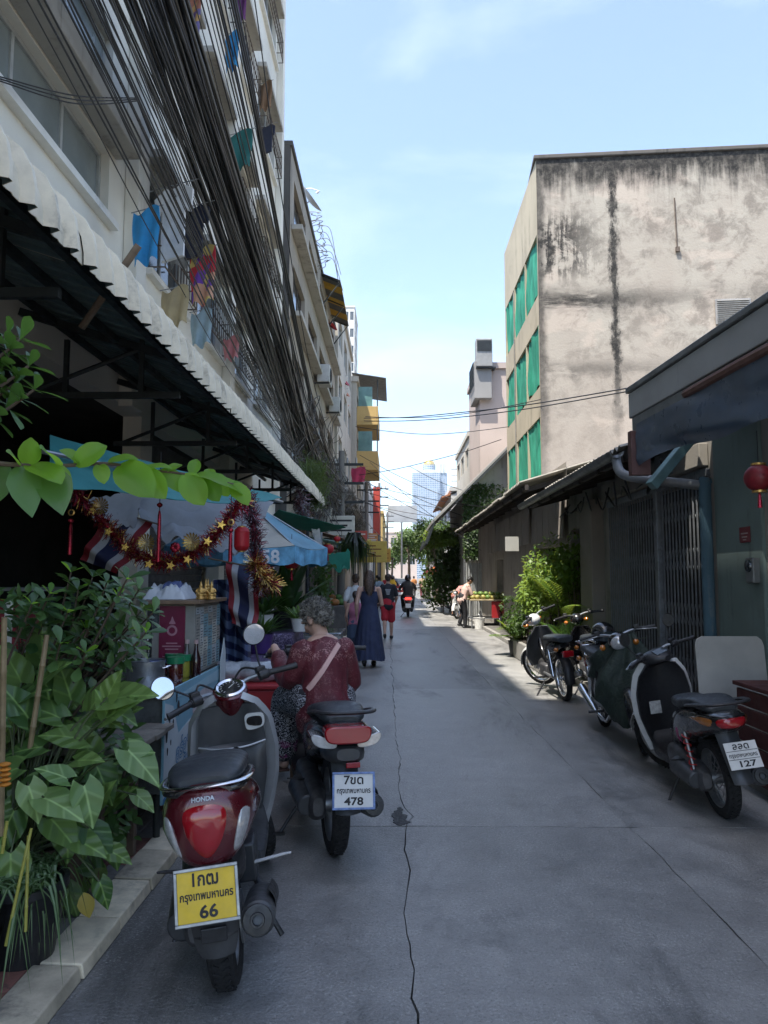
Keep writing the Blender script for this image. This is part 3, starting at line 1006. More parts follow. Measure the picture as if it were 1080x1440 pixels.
# ================================================================== right: big stained building
def m_bigwall():
 g = NG('stained_pinkish_wall')
 p = g.co('Object')
 X, Y, Z = g.sep(p)          # X runs along the wall, Z up
 a = g.noise(p, 0.35, 5, 0.6)
 b = g.noise(p, 2.6, 7, 0.7)
 colr = g.mix(g.step(Z, 2, 11), (0.41, 0.355, 0.31), (0.41, 0.375, 0.32))
 colr = g.mix(g.step(a, 0.35, 0.7, 0, 0.7), colr, (0.34, 0.29, 0.245))
 patch = g.step(g.noise(g.map(p, (0.5, 1, 0.9)), 1.0, 4, 0.5), 0.56, 0.60, 0, 0.5)
 colr = g.mix(patch, colr, (0.50, 0.42, 0.355))
 str_ = g.noise(g.map(p, (3.2, 1, 0.28)), 1.0, 7, 0.72, 0.15)
 fine = g.noise(g.map(p, (1, 1, 1)), 1.5, 8, 0.75, 0.4)
 hb = g.noise(g.map(p, (0.35, 1, 2.2)), 1.0, 7, 0.75, 0.5)
 dark = (0.012, 0.012, 0.012)
 # run-off from the parapet
 t = g.math('ADD', g.math('ADD', Z, g.math('MULTIPLY', str_, 2.6)), g.math('MULTIPLY', g.noise(p, 0.7, 5, 0.65), 2.4))
 m1 = g.step(t, 15.95, 17.1)
 # black vertical stripe under a broken outlet
 wob = g.math('MULTIPLY', g.math('SUBTRACT', g.noise(g.map(p, (0, 0, 1)), 1.3, 3, 0.5), 0.5), 0.2)
 dx = g.math('ABSOLUTE', g.math('SUBTRACT', g.math('SUBTRACT', X, 2.35), wob))
 ww = g.math('ADD', g.math('MULTIPLY', g.noise(g.map(p, (1, 1, 0.5)), 2.6, 8, 0.8), 0.8), -0.27)
 m2 = g.math('MULTIPLY', g.step(g.math('SUBTRACT', dx, ww), -0.10, 0.06, 1.0, 0.0), g.step(g.math('ADD', Z, g.math('MULTIPLY', fine, 3.0)), 6.2, 10.0))
 # mould along the old floor slab lines
 def band(zc, hw):
  d = g.math('ABSOLUTE', g.math('SUBTRACT', g.math('ADD', Z, g.math('MULTIPLY', fine, 0.8)), zc + 0.4))
  return g.math('MULTIPLY', g.step(d, 0.0, hw, 1.0, 0.0), g.step(hb, 0.34, 0.52))
 m3 = g.math('MAXIMUM', band(10.2, 0.55), g.math('MULTIPLY', band(8.0, 0.4), 0.6))
 left = g.step(X, 0.5, 6.0, 1.0, 0.25)
 m3 = g.math('MULTIPLY', m3, left)
 # big blot near the top corner
 m4 = g.math('MULTIPLY', g.math('MULTIPLY', g.step(g.math('ADD', g.math('MULTIPLY', str_, 0.5), g.math('MULTIPLY', fine, 0.5)), 0.45, 0.53), g.step(X, 0.7, 2.4, 1.0, 0.0)), g.step(g.math('ABSOLUTE', g.math('SUBTRACT', Z, 12.0)), 0.5, 1.5, 1.0, 0.0))
 # dark edge by the corner
 m5 = g.math('MULTIPLY', g.step(g.math('ADD', X, g.math('MULTIPLY', fine, -0.35)), -0.1, 0.16, 0.8, 0.0), g.step(Z, 3, 9, 0.3, 1.0))
 m6 = g.math('MULTIPLY', g.step(g.math('ADD', g.math('MULTIPLY', fine, 0.6), g.math('MULTIPLY', g.noise(p, 0.55, 6, 0.7, 0.8), 0.4)), 0.46, 0.60), g.step(Z, 3, 12, 0.25, 1.0))
 m = g.math('MAXIMUM', g.math('MAXIMUM', m1, m2), g.math('MAXIMUM', m3, g.math('MAXIMUM', m4, m5)))
 colr = g.mix(g.math('MULTIPLY', m6, 0.8), colr, (0.19, 0.165, 0.14))
 colr = g.mix(g.math('MULTIPLY', m, g.step(g.noise(p, 5, 6, 0.8), 0.3, 0.6, 0.75, 1.0)), colr, dark)
 bs = g.bsdf(Base_Color=colr, Roughness=0.92, Normal=g.bump(g.math('ADD', b, g.noise(p, 14, 5)), 0.25, 0.03))
 return g.done(bs)
BX, BY = 4.55, 22.7
brot = -R(4.0)
big = thing('concrete_building', 'big stained pinkish building with green netting in its window bays', 'building', (BX, BY, 0), brot)
BH = 14.9
b = MB()
b.add([(0, 0, 0), (13, 0, 0), (13, 0, BH), (0, 0, BH)], [(0, 1, 2, 3)])
b.add([(0, 0, BH), (13, 0, BH), (13, 7.0, BH), (0, 7.0, BH)], [(0, 1, 2, 3)])
b.add([(0, 7.0, 0), (13, 7.0, 0), (13, 7.0, BH), (0, 7.0, BH)], [(3, 2, 1, 0)])
b.build('wall', m_bigwall(), big, 0)
M_FAC = m_wall('yellowed_facade', (0.47, 0.41, 0.30), (0.10, 0.09, 0.07), 0.75, scale=1.0)
LEN = 6.9
sh_ = math.tan(brot)          # the street face stays parallel to the street
bo = []
for k in range(3):
 zb = 4.55 + 2.95 * k
 for q in range(3):
  bo.append((0.1 + q * 2.25, 0.1 + q * 2.25 + 2.18, zb, zb + 2.0))
f = MB()
udir = V((math.sin(-brot) * -1, math.cos(brot), 0))
udir = (Matrix.Rotation(-brot, 3, 'Z') @ V((0, 1, 0)))
ndir = (Matrix.Rotation(-brot, 3, 'Z') @ V((-1, 0, 0)))
og = V((-0.004, 0.0, 0))
facade(f, og, udir, ndir, LEN, BH - 0.02, bo, 0.3)
f.build('street_face', M_FAC, big, 0)
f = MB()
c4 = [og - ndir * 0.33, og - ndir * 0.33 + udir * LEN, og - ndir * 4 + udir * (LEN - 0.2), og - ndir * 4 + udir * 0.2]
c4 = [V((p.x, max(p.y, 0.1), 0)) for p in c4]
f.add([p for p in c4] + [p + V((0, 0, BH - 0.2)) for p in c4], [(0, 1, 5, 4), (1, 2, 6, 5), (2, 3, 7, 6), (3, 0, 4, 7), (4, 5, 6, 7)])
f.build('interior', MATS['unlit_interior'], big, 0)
def m_net():
 g = NG('green_netting')
 p = g.co('Object')
 a = g.noise(g.map(p, (1, 1, 0.4)), 2.5, 6, 0.6)
 colr = g.ramp(a, 0.3, 0.7, (0.02, 0.27, 0.17), (0.09, 0.60, 0.40))
 b = g.bsdf(Base_Color=colr, Roughness=0.75, Normal=g.bump(g.noise(g.map(p, (6, 6, 1.2)), 1.0, 4), 0.5, 0.05))
 tr = g.n('BsdfTranslucent', Color=colr)
 ms = g.n('MixShader')
 ms.inputs[0].default_value = 0.35
 g.t.links.new(b.outputs[0], ms.inputs[1])
 g.t.links.new(tr.outputs[0], ms.inputs[2])
 return g.done(ms)
NET = m_net()
for i, (a0, a1, b0, b1) in enumerate(bo):
 sd = i * 3.7
 f = MB()
 f.grid(lambda u, v: og + udir * lerp(a0 + 0.01, a1 - 0.01, u) + V((0, 0, lerp(b0 + 0.01 + 0.22 * abs(noise.noise((u * 3, sd, 1))) + 0.02, b1 - 0.005, v)))
   - ndir * (0.06 + 0.07 * noise.noise((u * 5 + sd, v * 1.5, 0)) + 0.015 * math.sin(u * 22 + sd)), 16, 8, thick=0.006)
 f.build('netting', NET, big)
for q in (2,):
 f = MB()
 c = og + udir * (0.06 + q * 2.25) + ndir * 0.02
 for dx_ in (0.0,):
  f.tube([c + V((0, 0, 3.3)), c + V((0, 0, BH - 2.6))], 0.03, 8)
 f.build('downpipe', mat('old_grey_pipe', (0.22, 0.21, 0.19), 0.7, var=0.3, scale=5), big)
f = MB()
f.bx(-0.08, 13, -0.06, 7.05, BH - 0.005, BH + 0.14)
f.build('coping', m_wall('black_mould_coping', (0.12, 0.11, 0.1), (0.02, 0.02, 0.02), 0.9), big, 0, bevel=0.03)
# louvre vent, old conduit, broken pipe stub
f = MB()
lv = big.matrix_world.inverted() @ at(1031, 438, 22.25)
f.bx(lv.x - 0.53, lv.x + 0.53, -0.07, -0.012, lv.z - 0.4, lv.z + 0.4)
lo = f.build('vent', mat('vent_frame', (0.32, 0.31, 0.3), 0.6, 0.3, var=0.2), big, 0, bevel=0.01)
for q in range(12):
 f = MB()
 f.box((lv.x, -0.085, lv.z - 0.34 + q * 0.062), (0.96, 0.05, 0.012), (0.6, 0, 0))
 f.build('slat', mat('vent_slat', (0.36, 0.355, 0.34), 0.6, 0.3, var=0.2), lo, 0)
f = MB()
cd = big.matrix_world.inverted() @ at(951, 320, 22.3)
f.tube([(cd.x, -0.03, cd.z + 1.0), (cd.x + 0.02, -0.03, cd.z), (cd.x + 0.03, -0.03, cd.z - 0.6)], 0.02, 6)
f.bx(cd.x - 0.02, cd.x + 0.1, -0.08, -0.002, cd.z - 0.75, cd.z - 0.6)
f.build('conduit', mat('rusty_rail', (0.13, 0.10, 0.08)), big)
# ---------------------------------------------------------------- houses behind it on the right
pk = block('shophouse', 'tall pinkish house behind the netted building, cage near its roof', 4.5, 9, 38.5, 44, 12.6, M_PNK, 3, 'W', 0, 0)
s = W(pk)
s.bx(4.2, 5.1, 38.1, 40.2, 10.9, 12.9)
s.build('roof_box', M_GRY, pk, 0, bevel=0.02)
cg = W(pk)
for q in range(9):
 cg.cyl((4.14, 38.1 + q * 0.24, 11.6), (4.14, 38.1 + q * 0.24, 12.8), 0.02, n=5)
for q in range(5):
 cg.cyl((4.14, 38.1, 11.6 + q * 0.3), (4.14, 40.1, 11.6 + q * 0.3), 0.02, n=5)
cg.build('window_cage', DARKSTEEL, pk, 0)
ac = thing('air_conditioner', 'boxy grey air conditioner bracketed high on the pinkish house', 'air conditioner', at(680, 498, 38.2))
c = ac.matrix_world.translation
W(ac).box(c, (0.85, 0.7, 1.5)).build('casing', mat('ac_grey', (0.3, 0.3, 0.29), 0.6, 0.2, var=0.2, scale=3, dirt=0.2), ac, 0, bevel=0.03)
s = W(ac)
for q in range(10):
 s.box(c + V((-0.0, -0.37, 0.08 + q * 0.06)), (0.75, 0.03, 0.02))
s.build('grille', DARKSTEEL, ac, 0)
s = W(ac)
s.bx(c.x - 0.42, c.x + 0.6, c.y - 0.3, c.y + 0.3, c.z - 0.82, c.z - 0.76)
s.build('bracket', DARKSTEEL, ac, 0)
block('shophouse', 'pale stepped house with orange eaves further along the right side', 4.9, 10, 48, 58, 10.8, M_CRM, 3, 'W', 1, 3)
t = block('shophouse', 'low white house far along the right, terrace on its roof', 4.6, 9, 60, 74, 8.6, M_WHT, 2, 'W', 1, 3)
s = W(t)
s.box((4.5, 67, 8.3), (1.4, 14, 0.12), (0, -0.35, 0))
s.build('eave', mat('orange_tile', (0.42, 0.17, 0.08), 0.8, var=0.3), t, 0)
s = W(t)
for q in range(4):
 s.bx(4.7, 6.2, 61 + q * 0.02, 61.2, 9.0 + q * 0.5, 9.06 + q * 0.5)
s.build('roof_fence', mat('roof_fence_wood', (0.36, 0.26, 0.15), 0.8, var=0.3), t, 0)
block('shophouse', 'far grey house at the end of the right row', 4.2, 9, 80, 100, 7.5, M_GRY, 2, 'W', 1, 3)
# gabled house with ivy
M_GAB = m_wall('old_white_gable', (0.46, 0.44, 0.40), (0.09, 0.085, 0.075), 0.75, scale=1.4)
gab = thing('gabled_house', 'old gabled house with ivy and an overhanging concrete roof on the right', 'house', (3.5, 31, 0))
ga, gb = at(607, 738, 29.9), at(712, 634, 29.9)
sl_ = (gb.z - ga.z) / (gb.x - ga.x)
wx = at(652, 700, 30.4).x
s = W(gab)
zt = ga.z + sl_ * (wx - ga.x) - 0.08
xe = 7.0
s.add([(wx, 30.4, 0), (xe, 30.4, 0), (xe, 30.4, ga.z + sl_ * (xe - ga.x) - 0.08), (wx, 30.4, zt),
  (wx, 38, 0), (xe, 38, 0), (xe, 38, ga.z + sl_ * (xe - ga.x) - 0.08), (wx, 38, zt)],
  [(0, 1, 2, 3), (4, 7, 6, 5), (0, 3, 7, 4)])
s.build('wall', M_GAB, gab, 0)
s = W(gab)
s.add([(ga.x, 29.9, ga.z), (xe, 29.9, ga.z + sl_ * (xe - ga.x)), (xe, 38.3, ga.z + sl_ * (xe - ga.x)), (ga.x, 38.3, ga.z),
  (ga.x, 29.9, ga.z + 0.16), (xe, 29.9, ga.z + sl_ * (xe - ga.x) + 0.16), (xe, 38.3, ga.z + sl_ * (xe - ga.x) + 0.16), (ga.x, 38.3, ga.z + 0.16)],
  [(0, 3, 2, 1), (4, 5, 6, 7), (0, 1, 5, 4), (1, 2, 6, 5), (2, 3, 7, 6), (3, 0, 4, 7)])
s.build('roof', M_GRY, gab, 0, bevel=0.02)
s = W(gab)
s.box((ga.x - 0.05, 34, ga.z - 0.35), (0.08, 8.2, 0.9), (0, 0.35, 0))
s.build('eave_sheet', DARKSTEEL, gab, 0)
s = W(gab)
s.bx(wx + 0.6, 6.4, 30.33, 30.397, 4.6, 4.85)
s.build('band', LEDGE, gab, 0)
# ---------------------------------------------------------------- distant glass tower with gilded dome
def m_tower():
 g = NG('tower_glass')
 p = g.co('Object')
 X, Y, Z = g.sep(p)
 fz = g.step(g.math('FRACT', g.math('MULTIPLY', Z, 0.25)), 0.62, 0.72)
 fx = g.step(g.math('FRACT', g.math('MULTIPLY', X, 0.22)), 0.80, 0.88)
 m = g.math('MAXIMUM', fz, fx)
 cell = g.n('TexWhiteNoise', noise_dimensions='3D')
 sn = g.n('VectorMath', operation='SNAP')
 g.t.links.new(p, sn.inputs[0])
 sn.inputs[1].default_value = (4.545, 4.545, 4.0)
 g.t.links.new(sn.outputs[0], cell.inputs['Vector'])
 gl = g.mix(g.math('MULTIPLY', cell.outputs['Value'], 0.6), (0.10, 0.17, 0.27), (0.24, 0.34, 0.47))
 colr = g.mix(m, gl, (0.42, 0.47, 0.52))
 b = g.bsdf(Base_Color=colr, Roughness=g.math('MULTIPLY_ADD', m, 0.4, 0.25))
 return g.done(b)
TY = 1500.0
tw = thing('skyscraper', 'distant blue glass skyscraper with a golden dome at the end of the street', 'skyscraper', (at(604, 752, TY).x, TY, 0))
tx = lambda px: at(px, 720, TY).x - at(604, 720, TY).x
tz = lambda py: at(604, py, TY).z
TWM = m_tower()
s = MB()
s.bx(tx(580), tx(618), -30, 30, 0, tz(668))
s.bx(tx(585.5), tx(615), -34, 20, 0, tz(690))
s.build('shaft', TWM, tw, 0)
MB().bx(tx(615), tx(628.5), -18, 30, 0, tz(667)).build('side_wing', TWM, tw, 0)
MB().bx(tx(586), tx(616), -24, 24, tz(668), tz(663)).build('terrace', mat('tower_stone', (0.5, 0.5, 0.47), 0.7, var=0.1, scale=0.1), tw, 0)
MB().lathe([(tx(613), tz(663)), (tx(613), tz(654))], 24, cap=True).build('drum', TWM, tw)
s = MB()
rd = tx(612.5)
z0 = tz(654.5)
hd = tz(647) - z0
s.lathe([(rd * 1.06, z0 - 1), (rd * 1.06, z0)] + [(max(0.3, rd * math.cos(a)), z0 + hd * math.sin(a)) for a in [k * PI / 18 for k in range(10)]], 28, cap=True)
s.build('dome', mat('gilded_dome', (0.75, 0.52, 0.15), 0.35, 0.7, var=0.1, scale=0.05), tw)
for px_ in (620, 625):
 MB().bx(tx(px_ - 1.6), tx(px_ + 1.6), -20, -8, tz(667), tz(654)).build('mast_cluster', MATS['tower_stone'], tw, 0)
# ================================================================== right: near shophouses
XR = 3.2
M_DIRTY = m_wall('sooty_plaster', (0.27, 0.25, 0.22), (0.035, 0.033, 0.03), 0.8, scale=2.0)
M_TEAL = m_wall('peeling_teal_paint', (0.15, 0.20, 0.185), (0.05, 0.06, 0.055), 0.7, scale=2.5)
GRIME = mat('grimy_grey_metal', (0.17, 0.18, 0.18), 0.55, 0.3, var=0.35, scale=5, dirt=0.3, co='Position')
rs = thing('shophouse', 'dark shophouse with a folding steel gate behind the parked motorbikes', 'shophouse', (XR, 10, 0))
s = W(rs)
facade(s, (XR, 7.36, 0), (0, 1, 0), (-1, 0, 0), 6.3, 3.2, [(0.12, 3.72, 0.09, 2.62), (4.5, 6.1, 0.09, 2.4)], 0.3)
s.build('wall', M_DIRTY, rs, 0)
s = W(rs)
s.bx(XR + 0.9, 8, 7.36, 13.6, 0, 3.2)
s.build('interior', MATS['unlit_interior'], rs, 0)
# folding gate: each upright an own bar
GATE = mat('gate_steel_blue_grey', (0.22, 0.235, 0.25), 0.5, 0.4, var=0.3, scale=9, dirt=0.25, co='Position')
gate = W(rs)
gate.bx(XR - 0.03, XR + 0.03, 7.5, 11.06, 2.58, 2.66)
gate = gate.build('gate', GATE, rs, 0)
barm = MB().bx(-0.005, 0.005, -0.012, 0.012, 0.11, 2.585).mesh('bar', 0)
setmats(barm, GATE)
yb_ = 7.53
while yb_ < 11.04:
 if abs(yb_ - 8.98) > 0.06:
  place('bar', barm, None, gate, M=rs.matrix_world.inverted() @ Matrix.Translation((XR - 0.005, yb_, 0)))
 yb_ += 0.1
W(rs).bx(XR - 0.045, XR + 0.03, 8.93, 9.03, 0.1, 2.6).build('gate_post', GATE, rs, 0, bevel=0.006)
lat = W(rs)
for zc in (0.55, 1.15, 1.75, 2.3):
 yb_ = 7.53
 while yb_ < 10.95:
  for sg_ in (-1, 1):
   lat.add([(XR + 0.018, yb_, zc - sg_ * 0.11 - 0.008), (XR + 0.018, yb_ + 0.1, zc + sg_ * 0.11 - 0.008),
      (XR + 0.018, yb_ + 0.1, zc + sg_ * 0.11 + 0.008), (XR + 0.018, yb_, zc - sg_ * 0.11 + 0.008),
      (XR + 0.024, yb_, zc - sg_ * 0.11 - 0.008), (XR + 0.024, yb_ + 0.1, zc + sg_ * 0.11 - 0.008),
      (XR + 0.024, yb_ + 0.1, zc + sg_ * 0.11 + 0.008), (XR + 0.024, yb_, zc - sg_ * 0.11 + 0.008)],
     [(0, 3, 2, 1), (4, 5, 6, 7), (0, 1, 5, 4), (2, 3, 7, 6)])
  yb_ += 0.1
lat.build('gate_lattice', GATE, gate, 0, kind='stuff').matrix_parent_inverse = Matrix.Identity(4)
W(rs).bx(XR - 0.2, XR + 0.02, 11.35, 12.05, 0.08, 2.75).build('column', m_wall('bare_column', (0.24, 0.21, 0.18), (0.06, 0.055, 0.05), 0.6, scale=2), rs, 0, bevel=0.02)
W(rs).bx(XR - 0.1, XR - 0.005, 7.5, 11.1, 2.68, 2.92).build('lintel', M_DIRTY, rs, 0, bevel=0.01)
# corrugated roof in single sheets, gutter, downpipe
ASB = mat('old_cement_sheet', (0.28, 0.26, 0.22), 0.9, var=0.35, scale=3, dirt=0.5, dirtcol=(0.06, 0.055, 0.045), co='Position')
def roof_sheets(t, ya, yb2, xe_, ze, xw, zw, wid=0.98, m=ASB):
 n = int((yb2 - ya) / wid)
 mb_ = MB()
 mb_.grid(lambda u, v: V((lerp(0, xw - xe_, u), v * (wid + 0.05), lerp(0, zw - ze, u) + 0.026 * math.sin(v * 2 * PI * 6.5))), 6, 52, thick=0.008)
 me_ = mb_.mesh('roof_sheet', 60)
 setmats(me_, m)
 for k in range(n):
  place('roof_sheet', me_, None, t, M=t.matrix_world.inverted() @ Matrix.Translation((xe_ + U(-0.03, 0.03), ya + k * wid, ze + U(-0.012, 0.012) + 0.009 * (k % 2))) @ Matrix.Rotation(U(-0.012, 0.012), 4, 'Z'))
roof_sheets(rs, 7.75, 13.7, 2.38, 2.93, 6.5, 4.0)
s = W(rs)
s.box((2.5, 10.7, 2.86), (0.06, 5.9, 0.1))
s.build('eave_beam', mat('dark_timber', (0.045, 0.036, 0.03), 0.8, var=0.4, scale=7), rs, 0)
for k in range(7):
 W(rs).box((2.85, 7.95 + k * 0.93, 2.93), (0.85, 0.05, 0.08), (0, -0.26, 0)).build('rafter', MATS['dark_timber'], rs, 0)
s = W(rs)
s.grid(lambda u, v: V((2.33 + 0.07 * math.cos(PI + u * PI), lerp(7.7, 13.6, v), 2.87 + 0.07 * math.sin(PI + u * PI))), 8, 2, thick=0.006)
s.build('gutter', GRIME, rs, 40)
PIPE = mat('grey_pvc_pipe', (0.17, 0.18, 0.19), 0.45, var=0.25, scale=6, dirt=0.25)
s = W(rs)
s.tube(spline([(2.34, 7.78, 2.82), (2.36, 7.72, 2.66), (2.45, 7.6, 2.58), (2.75, 7.5, 2.52), (3.1, 7.42, 2.47)], 20), 0.05, 12)
s.build('downpipe', PIPE, rs)
s = W(rs)
s.tube(spline([(3.12, 7.4, 2.48), (3.1, 7.39, 2.3), (3.1, 7.385, 0.1)], 14), 0.06, 12)
s.build('standpipe', m_wall('peeling_blue_paint', (0.06, 0.115, 0.15), (0.2, 0.2, 0.18), 0.7, scale=5), rs)
s = W(rs)
s.box((2.78, 7.35, 2.72), (0.1, 0.1, 0.75), (0.0, 0.75, 0.25))
s.build('gutter_chute', mat('teal_sheet', (0.11, 0.20, 0.21), 0.5, 0.1, var=0.3, scale=6), rs, 0, bevel=0.01)
for k in range(9):
 s = W(rs)
 ya = 7.8 + k * 0.62
 s.tube(spline([(2.9 + U(-0.2, 0.2), ya, 2.8), (2.95, ya + 0.2, 2.55 + U(-0.1, 0.1)), (3.0 + U(-0.1, 0.1), ya + 0.5, 2.72), (3.05, ya + 0.9, 2.66)], 16), 0.012, 5)
 s.build('loose_wire', BLACK, rs)
s = W(rs)
s.bx(XR - 0.12, XR - 0.01, 8.2, 8.75, 2.7, 2.98)
s.build('meter_box', GRIME, rs, 0, bevel=0.02)
# nearest shophouse: pillar, dark opening, canopy with blue tarpaulin
ra = thing('shophouse', 'teal plastered shophouse at the right edge under the blue tarpaulin', 'shophouse', (XR, 5, 0))
s = W(ra)
s.bx(XR - 0.03, XR + 0.5, 6.42, 7.355, 0, 3.25)
s.build('pillar', M_TEAL, ra, 0, bevel=0.02)
s = W(ra)
facade(s, (XR, 0.0, 0), (0, 1, 0), (-1, 0, 0), 6.42, 3.3, [(0.3, 6.3, 0.09, 2.5)], 0.3)
s.build('wall', M_DIRTY, ra, 0)
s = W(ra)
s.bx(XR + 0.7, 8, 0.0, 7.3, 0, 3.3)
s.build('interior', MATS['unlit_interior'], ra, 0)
s = W(ra)
for q in range(20):
 s.box((XR + 0.25, 3.3, 0.12 + q * 0.12), (0.02, 6.0, 0.115), (0, -0.18, 0))
s.build('roller_shutter', SHUT, ra, 30)
W(ra).bx(2.75, 8, 0.0, 7.28, 3.3, 3.36).build('roof_slab', CONCRETE, ra, 0)
SHX = Matrix(((1, -0.06, 0, 0.47), (0, 1, 0, 0), (0, 0, 1, 0), (0, 0, 0, 1)))     # the canopy front runs slightly askew to the street
def WC():
 b = W(ra)
 b.M = b.M @ SHX
 return b
FASC = m_wall('weathered_fascia', (0.33, 0.335, 0.33), (0.06, 0.06, 0.058), 0.6, scale=2.2)
s = WC()
s.bx(2.19, 2.245, 0.0, 7.0, 3.06, 3.30)
s.build('fascia', FASC, ra, 0, bevel=0.01)
s = WC()
s.bx(2.17, 2.25, 0.0, 7.02, 3.305, 3.36)
s.build('fascia_cap', GRIME, ra, 0, bevel=0.01)
s = WC()
s.bx(2.20, 2.24, 0.0, 6.95, 2.9, 3.055)
s.build('fascia_lower', GRIME, ra, 0, bevel=0.006)
s = WC()
s.bx(2.15, 2.33, 6.86, 6.94, 2.50, 2.92)
s.build('end_board', mat('maroon_board', (0.10, 0.045, 0.04), 0.6, var=0.3, scale=5), ra, 0, bevel=0.006)
s = WC()
s.tube([(2.185, 0.0, 3.0), (2.17, 3.2, 2.985), (2.18, 5.0, 3.0), (2.19, 5.8, 3.0)], 0.035, 8)
s.build('rolled_cover', mat('brown_cloth_roll', (0.14, 0.075, 0.06), 0.8, var=0.3, scale=8), ra)
def tarp_pt(u, v):
 y_ = lerp(0.2, 6.82, u)
 bulge = 0.045 * math.sin(v * PI) * (0.6 + 0.4 * noise.noise((u * 4, 0, 3)))
 fold = 0.03 * math.sin(u * 26 + v * 5 + 2 * noise.noise((u * 6, v * 2, 0))) * (0.25 + v) * (0.4 + 0.6 * abs(noise.noise((u * 3.1, 1, 2))))
 sag = 0.05 * math.sin(u * 9) * v
 return V((2.185 - bulge * 0.5 + 0.03 * v + fold * 1.5, y_, lerp(2.97, 2.56 + 0.05 * noise.noise((u * 7, 0, 5)), v) + sag))
s = WC()
s.grid(tarp_pt, 90, 16, thick=0.004)
s.build('tarpaulin', mat('navy_tarpaulin', (0.05, 0.075, 0.115), 0.32, var=0.25, scale=4, rvar=0.1, bump=0.05), ra, 60)
sg = MB().bx(-0.006, 0.0, -0.1, 0.1, -0.07, 0.07)
t = thing('wall_sign', 'small dark red notice plate on the teal pillar', 'sign', at(1032, 752, 6.72) + V((0, 0, 0)))
t.location.x = XR - 0.034
sg.build('plate', mat('maroon_plate', (0.16, 0.02, 0.025), 0.5, var=0.2), t, 0, bevel=0.002)
b = MB()
for k, (w_, z_) in enumerate(((0.13, 0.012), (0.1, -0.02), (0.06, -0.045))):
 b.bx(-0.0085, -0.0062, -w_ / 2, w_ / 2, z_ - 0.006, z_ + 0.006)
b.build('print_lines', mat('faded_print', (0.4, 0.3, 0.28), 0.6), t, 0, kind='stuff')
# meter and wires on pillar
t = thing('electric_meter', 'round-faced electric meter hanging on the teal pillar', 'meter', (XR - 0.06, 6.55, 1.62))
MB().bx(-0.035, 0.035, -0.07, 0.07, -0.12, 0.1).build('case', GRIME, t, 0, bevel=0.012)
MB().lathe([(0.001, 0.02), (0.05, 0.015), (0.055, 0.0)], 18, Matrix.Translation((-0.035, 0, 0.03)) @ Matrix.Rotation(-PI / 2, 4, 'Y')).build('dial', GLASSD, t)
# leaning white board, dark crate, litter
t = thing('white_board', 'pale board with rounded top corners leaning against the teal pillar', 'board', (2.84, 6.28, 0.085))
ol = [(-0.29, 0), (0.29, 0), (0.29, 0.9), (0.275, 0.95), (0.24, 0.98), (-0.23, 0.98), (-0.275, 0.955), (-0.29, 0.9)]
MB().prism(ol, lambda p, k: V((p[0], p[1] * 0.12 + (0.02 if k else 0), p[1] * 0.985))).build('panel', mat('grubby_white_laminate', (0.42, 0.41, 0.38), 0.5, var=0.15, scale=3, dirt=0.2, dirtcol=(0.2, 0.19, 0.17)), t, 0, bevel=0.004)
t = thing('crate', 'dark red wooden crate behind the rear of the white scooter', 'crate', (3.0, 5.35, 0.085))
DKRED = mat('dark_red_boards', (0.075, 0.02, 0.018), 0.7, var=0.4, scale=6, bump=0.1)
for k in range(5):
 MB().box((0, -0.32, 0.07 + k * 0.13), (0.85, 0.025, 0.115)).build('plank', DKRED, t, 0, bevel=0.004)
 MB().box((-0.435, 0, 0.07 + k * 0.13), (0.025, 0.62, 0.115)).build('plank', DKRED, t, 0, bevel=0.004)
MB().box((0, 0, 0.68), (0.92, 0.7, 0.03)).build('lid', DKRED, t, 0, bevel=0.005)
t = thing('plastic_bag', 'crumpled clear plastic bag in the gutter at the right edge', 'litter', (2.52, 4.75, 0.0))
b = MB()
b.ell((0, 0, 0.03), (0.13, 0.09, 0.035), 16, 8)
b.v = [(x + 0.03 * noise.noise((x * 30, y * 30, 1)), y + 0.03 * noise.noise((x * 30, y * 30, 5)), max(0.002, z + 0.02 * noise.noise((x * 40, y * 40, z * 40)))) for x, y, z in b.v]
b.build('film', mat('clear_film', (0.6, 0.62, 0.64), 0.2, var=0.1, scale=8), t, 20)
# third low house with deep eave and timber front
rcx = thing('shophouse', 'old low house with patched boards and a deep drooping eave beside the fruit cart', 'shophouse', (XR, 20, 0))
s = W(rcx)
facade(s, (XR, 13.7, 0), (0, 1, 0), (-1, 0, 0), 14.6, 3.7, [(0.4, 3.2, 0.09, 2.2), (8.2, 9.6, 0.09, 2.1)], 0.3)
s.add([(XR, 28.3, 0), (8, 28.3, 0), (8, 28.3, 5), (XR, 28.3, 3.7)], [(0, 1, 2, 3)])
s.build('wall', m_wall('patched_plaster', (0.33, 0.30, 0.265), (0.06, 0.055, 0.05), 0.85, scale=1.6), rcx, 0)
s = W(rcx)
s.bx(XR + 0.6, 8, 13.8, 28.2, 0, 3.6)
s.build('interior', MATS['unlit_interior'], rcx, 0)
roof_sheets(rcx, 13.7, 28.4, 2.35, 3.3, 7.0, 4.7)
s = W(rcx)
s.box((2.46, 21, 3.22), (0.06, 14.6, 0.1))
s.build('eave_beam', MATS['dark_timber'], rcx, 0)
for k in range(12):
 W(rcx).box((2.8, 14.1 + k * 1.22, 3.3), (0.8, 0.06, 0.09), (0, -0.29, 0)).build('rafter', MATS['dark_timber'], rcx, 0)
PANEL = m_wall('worn_board', (0.30, 0.27, 0.24), (0.05, 0.045, 0.04), 0.7, scale=2.4)
for k in range(8):
 ya = 17.2 + k * 0.92
 W(rcx).box((XR - 0.16, ya, 2.72), (0.03, 0.88, 0.82), (0, U(-0.05, 0.05), 0)).build('board', PANEL, rcx, 0, bevel=0.006)
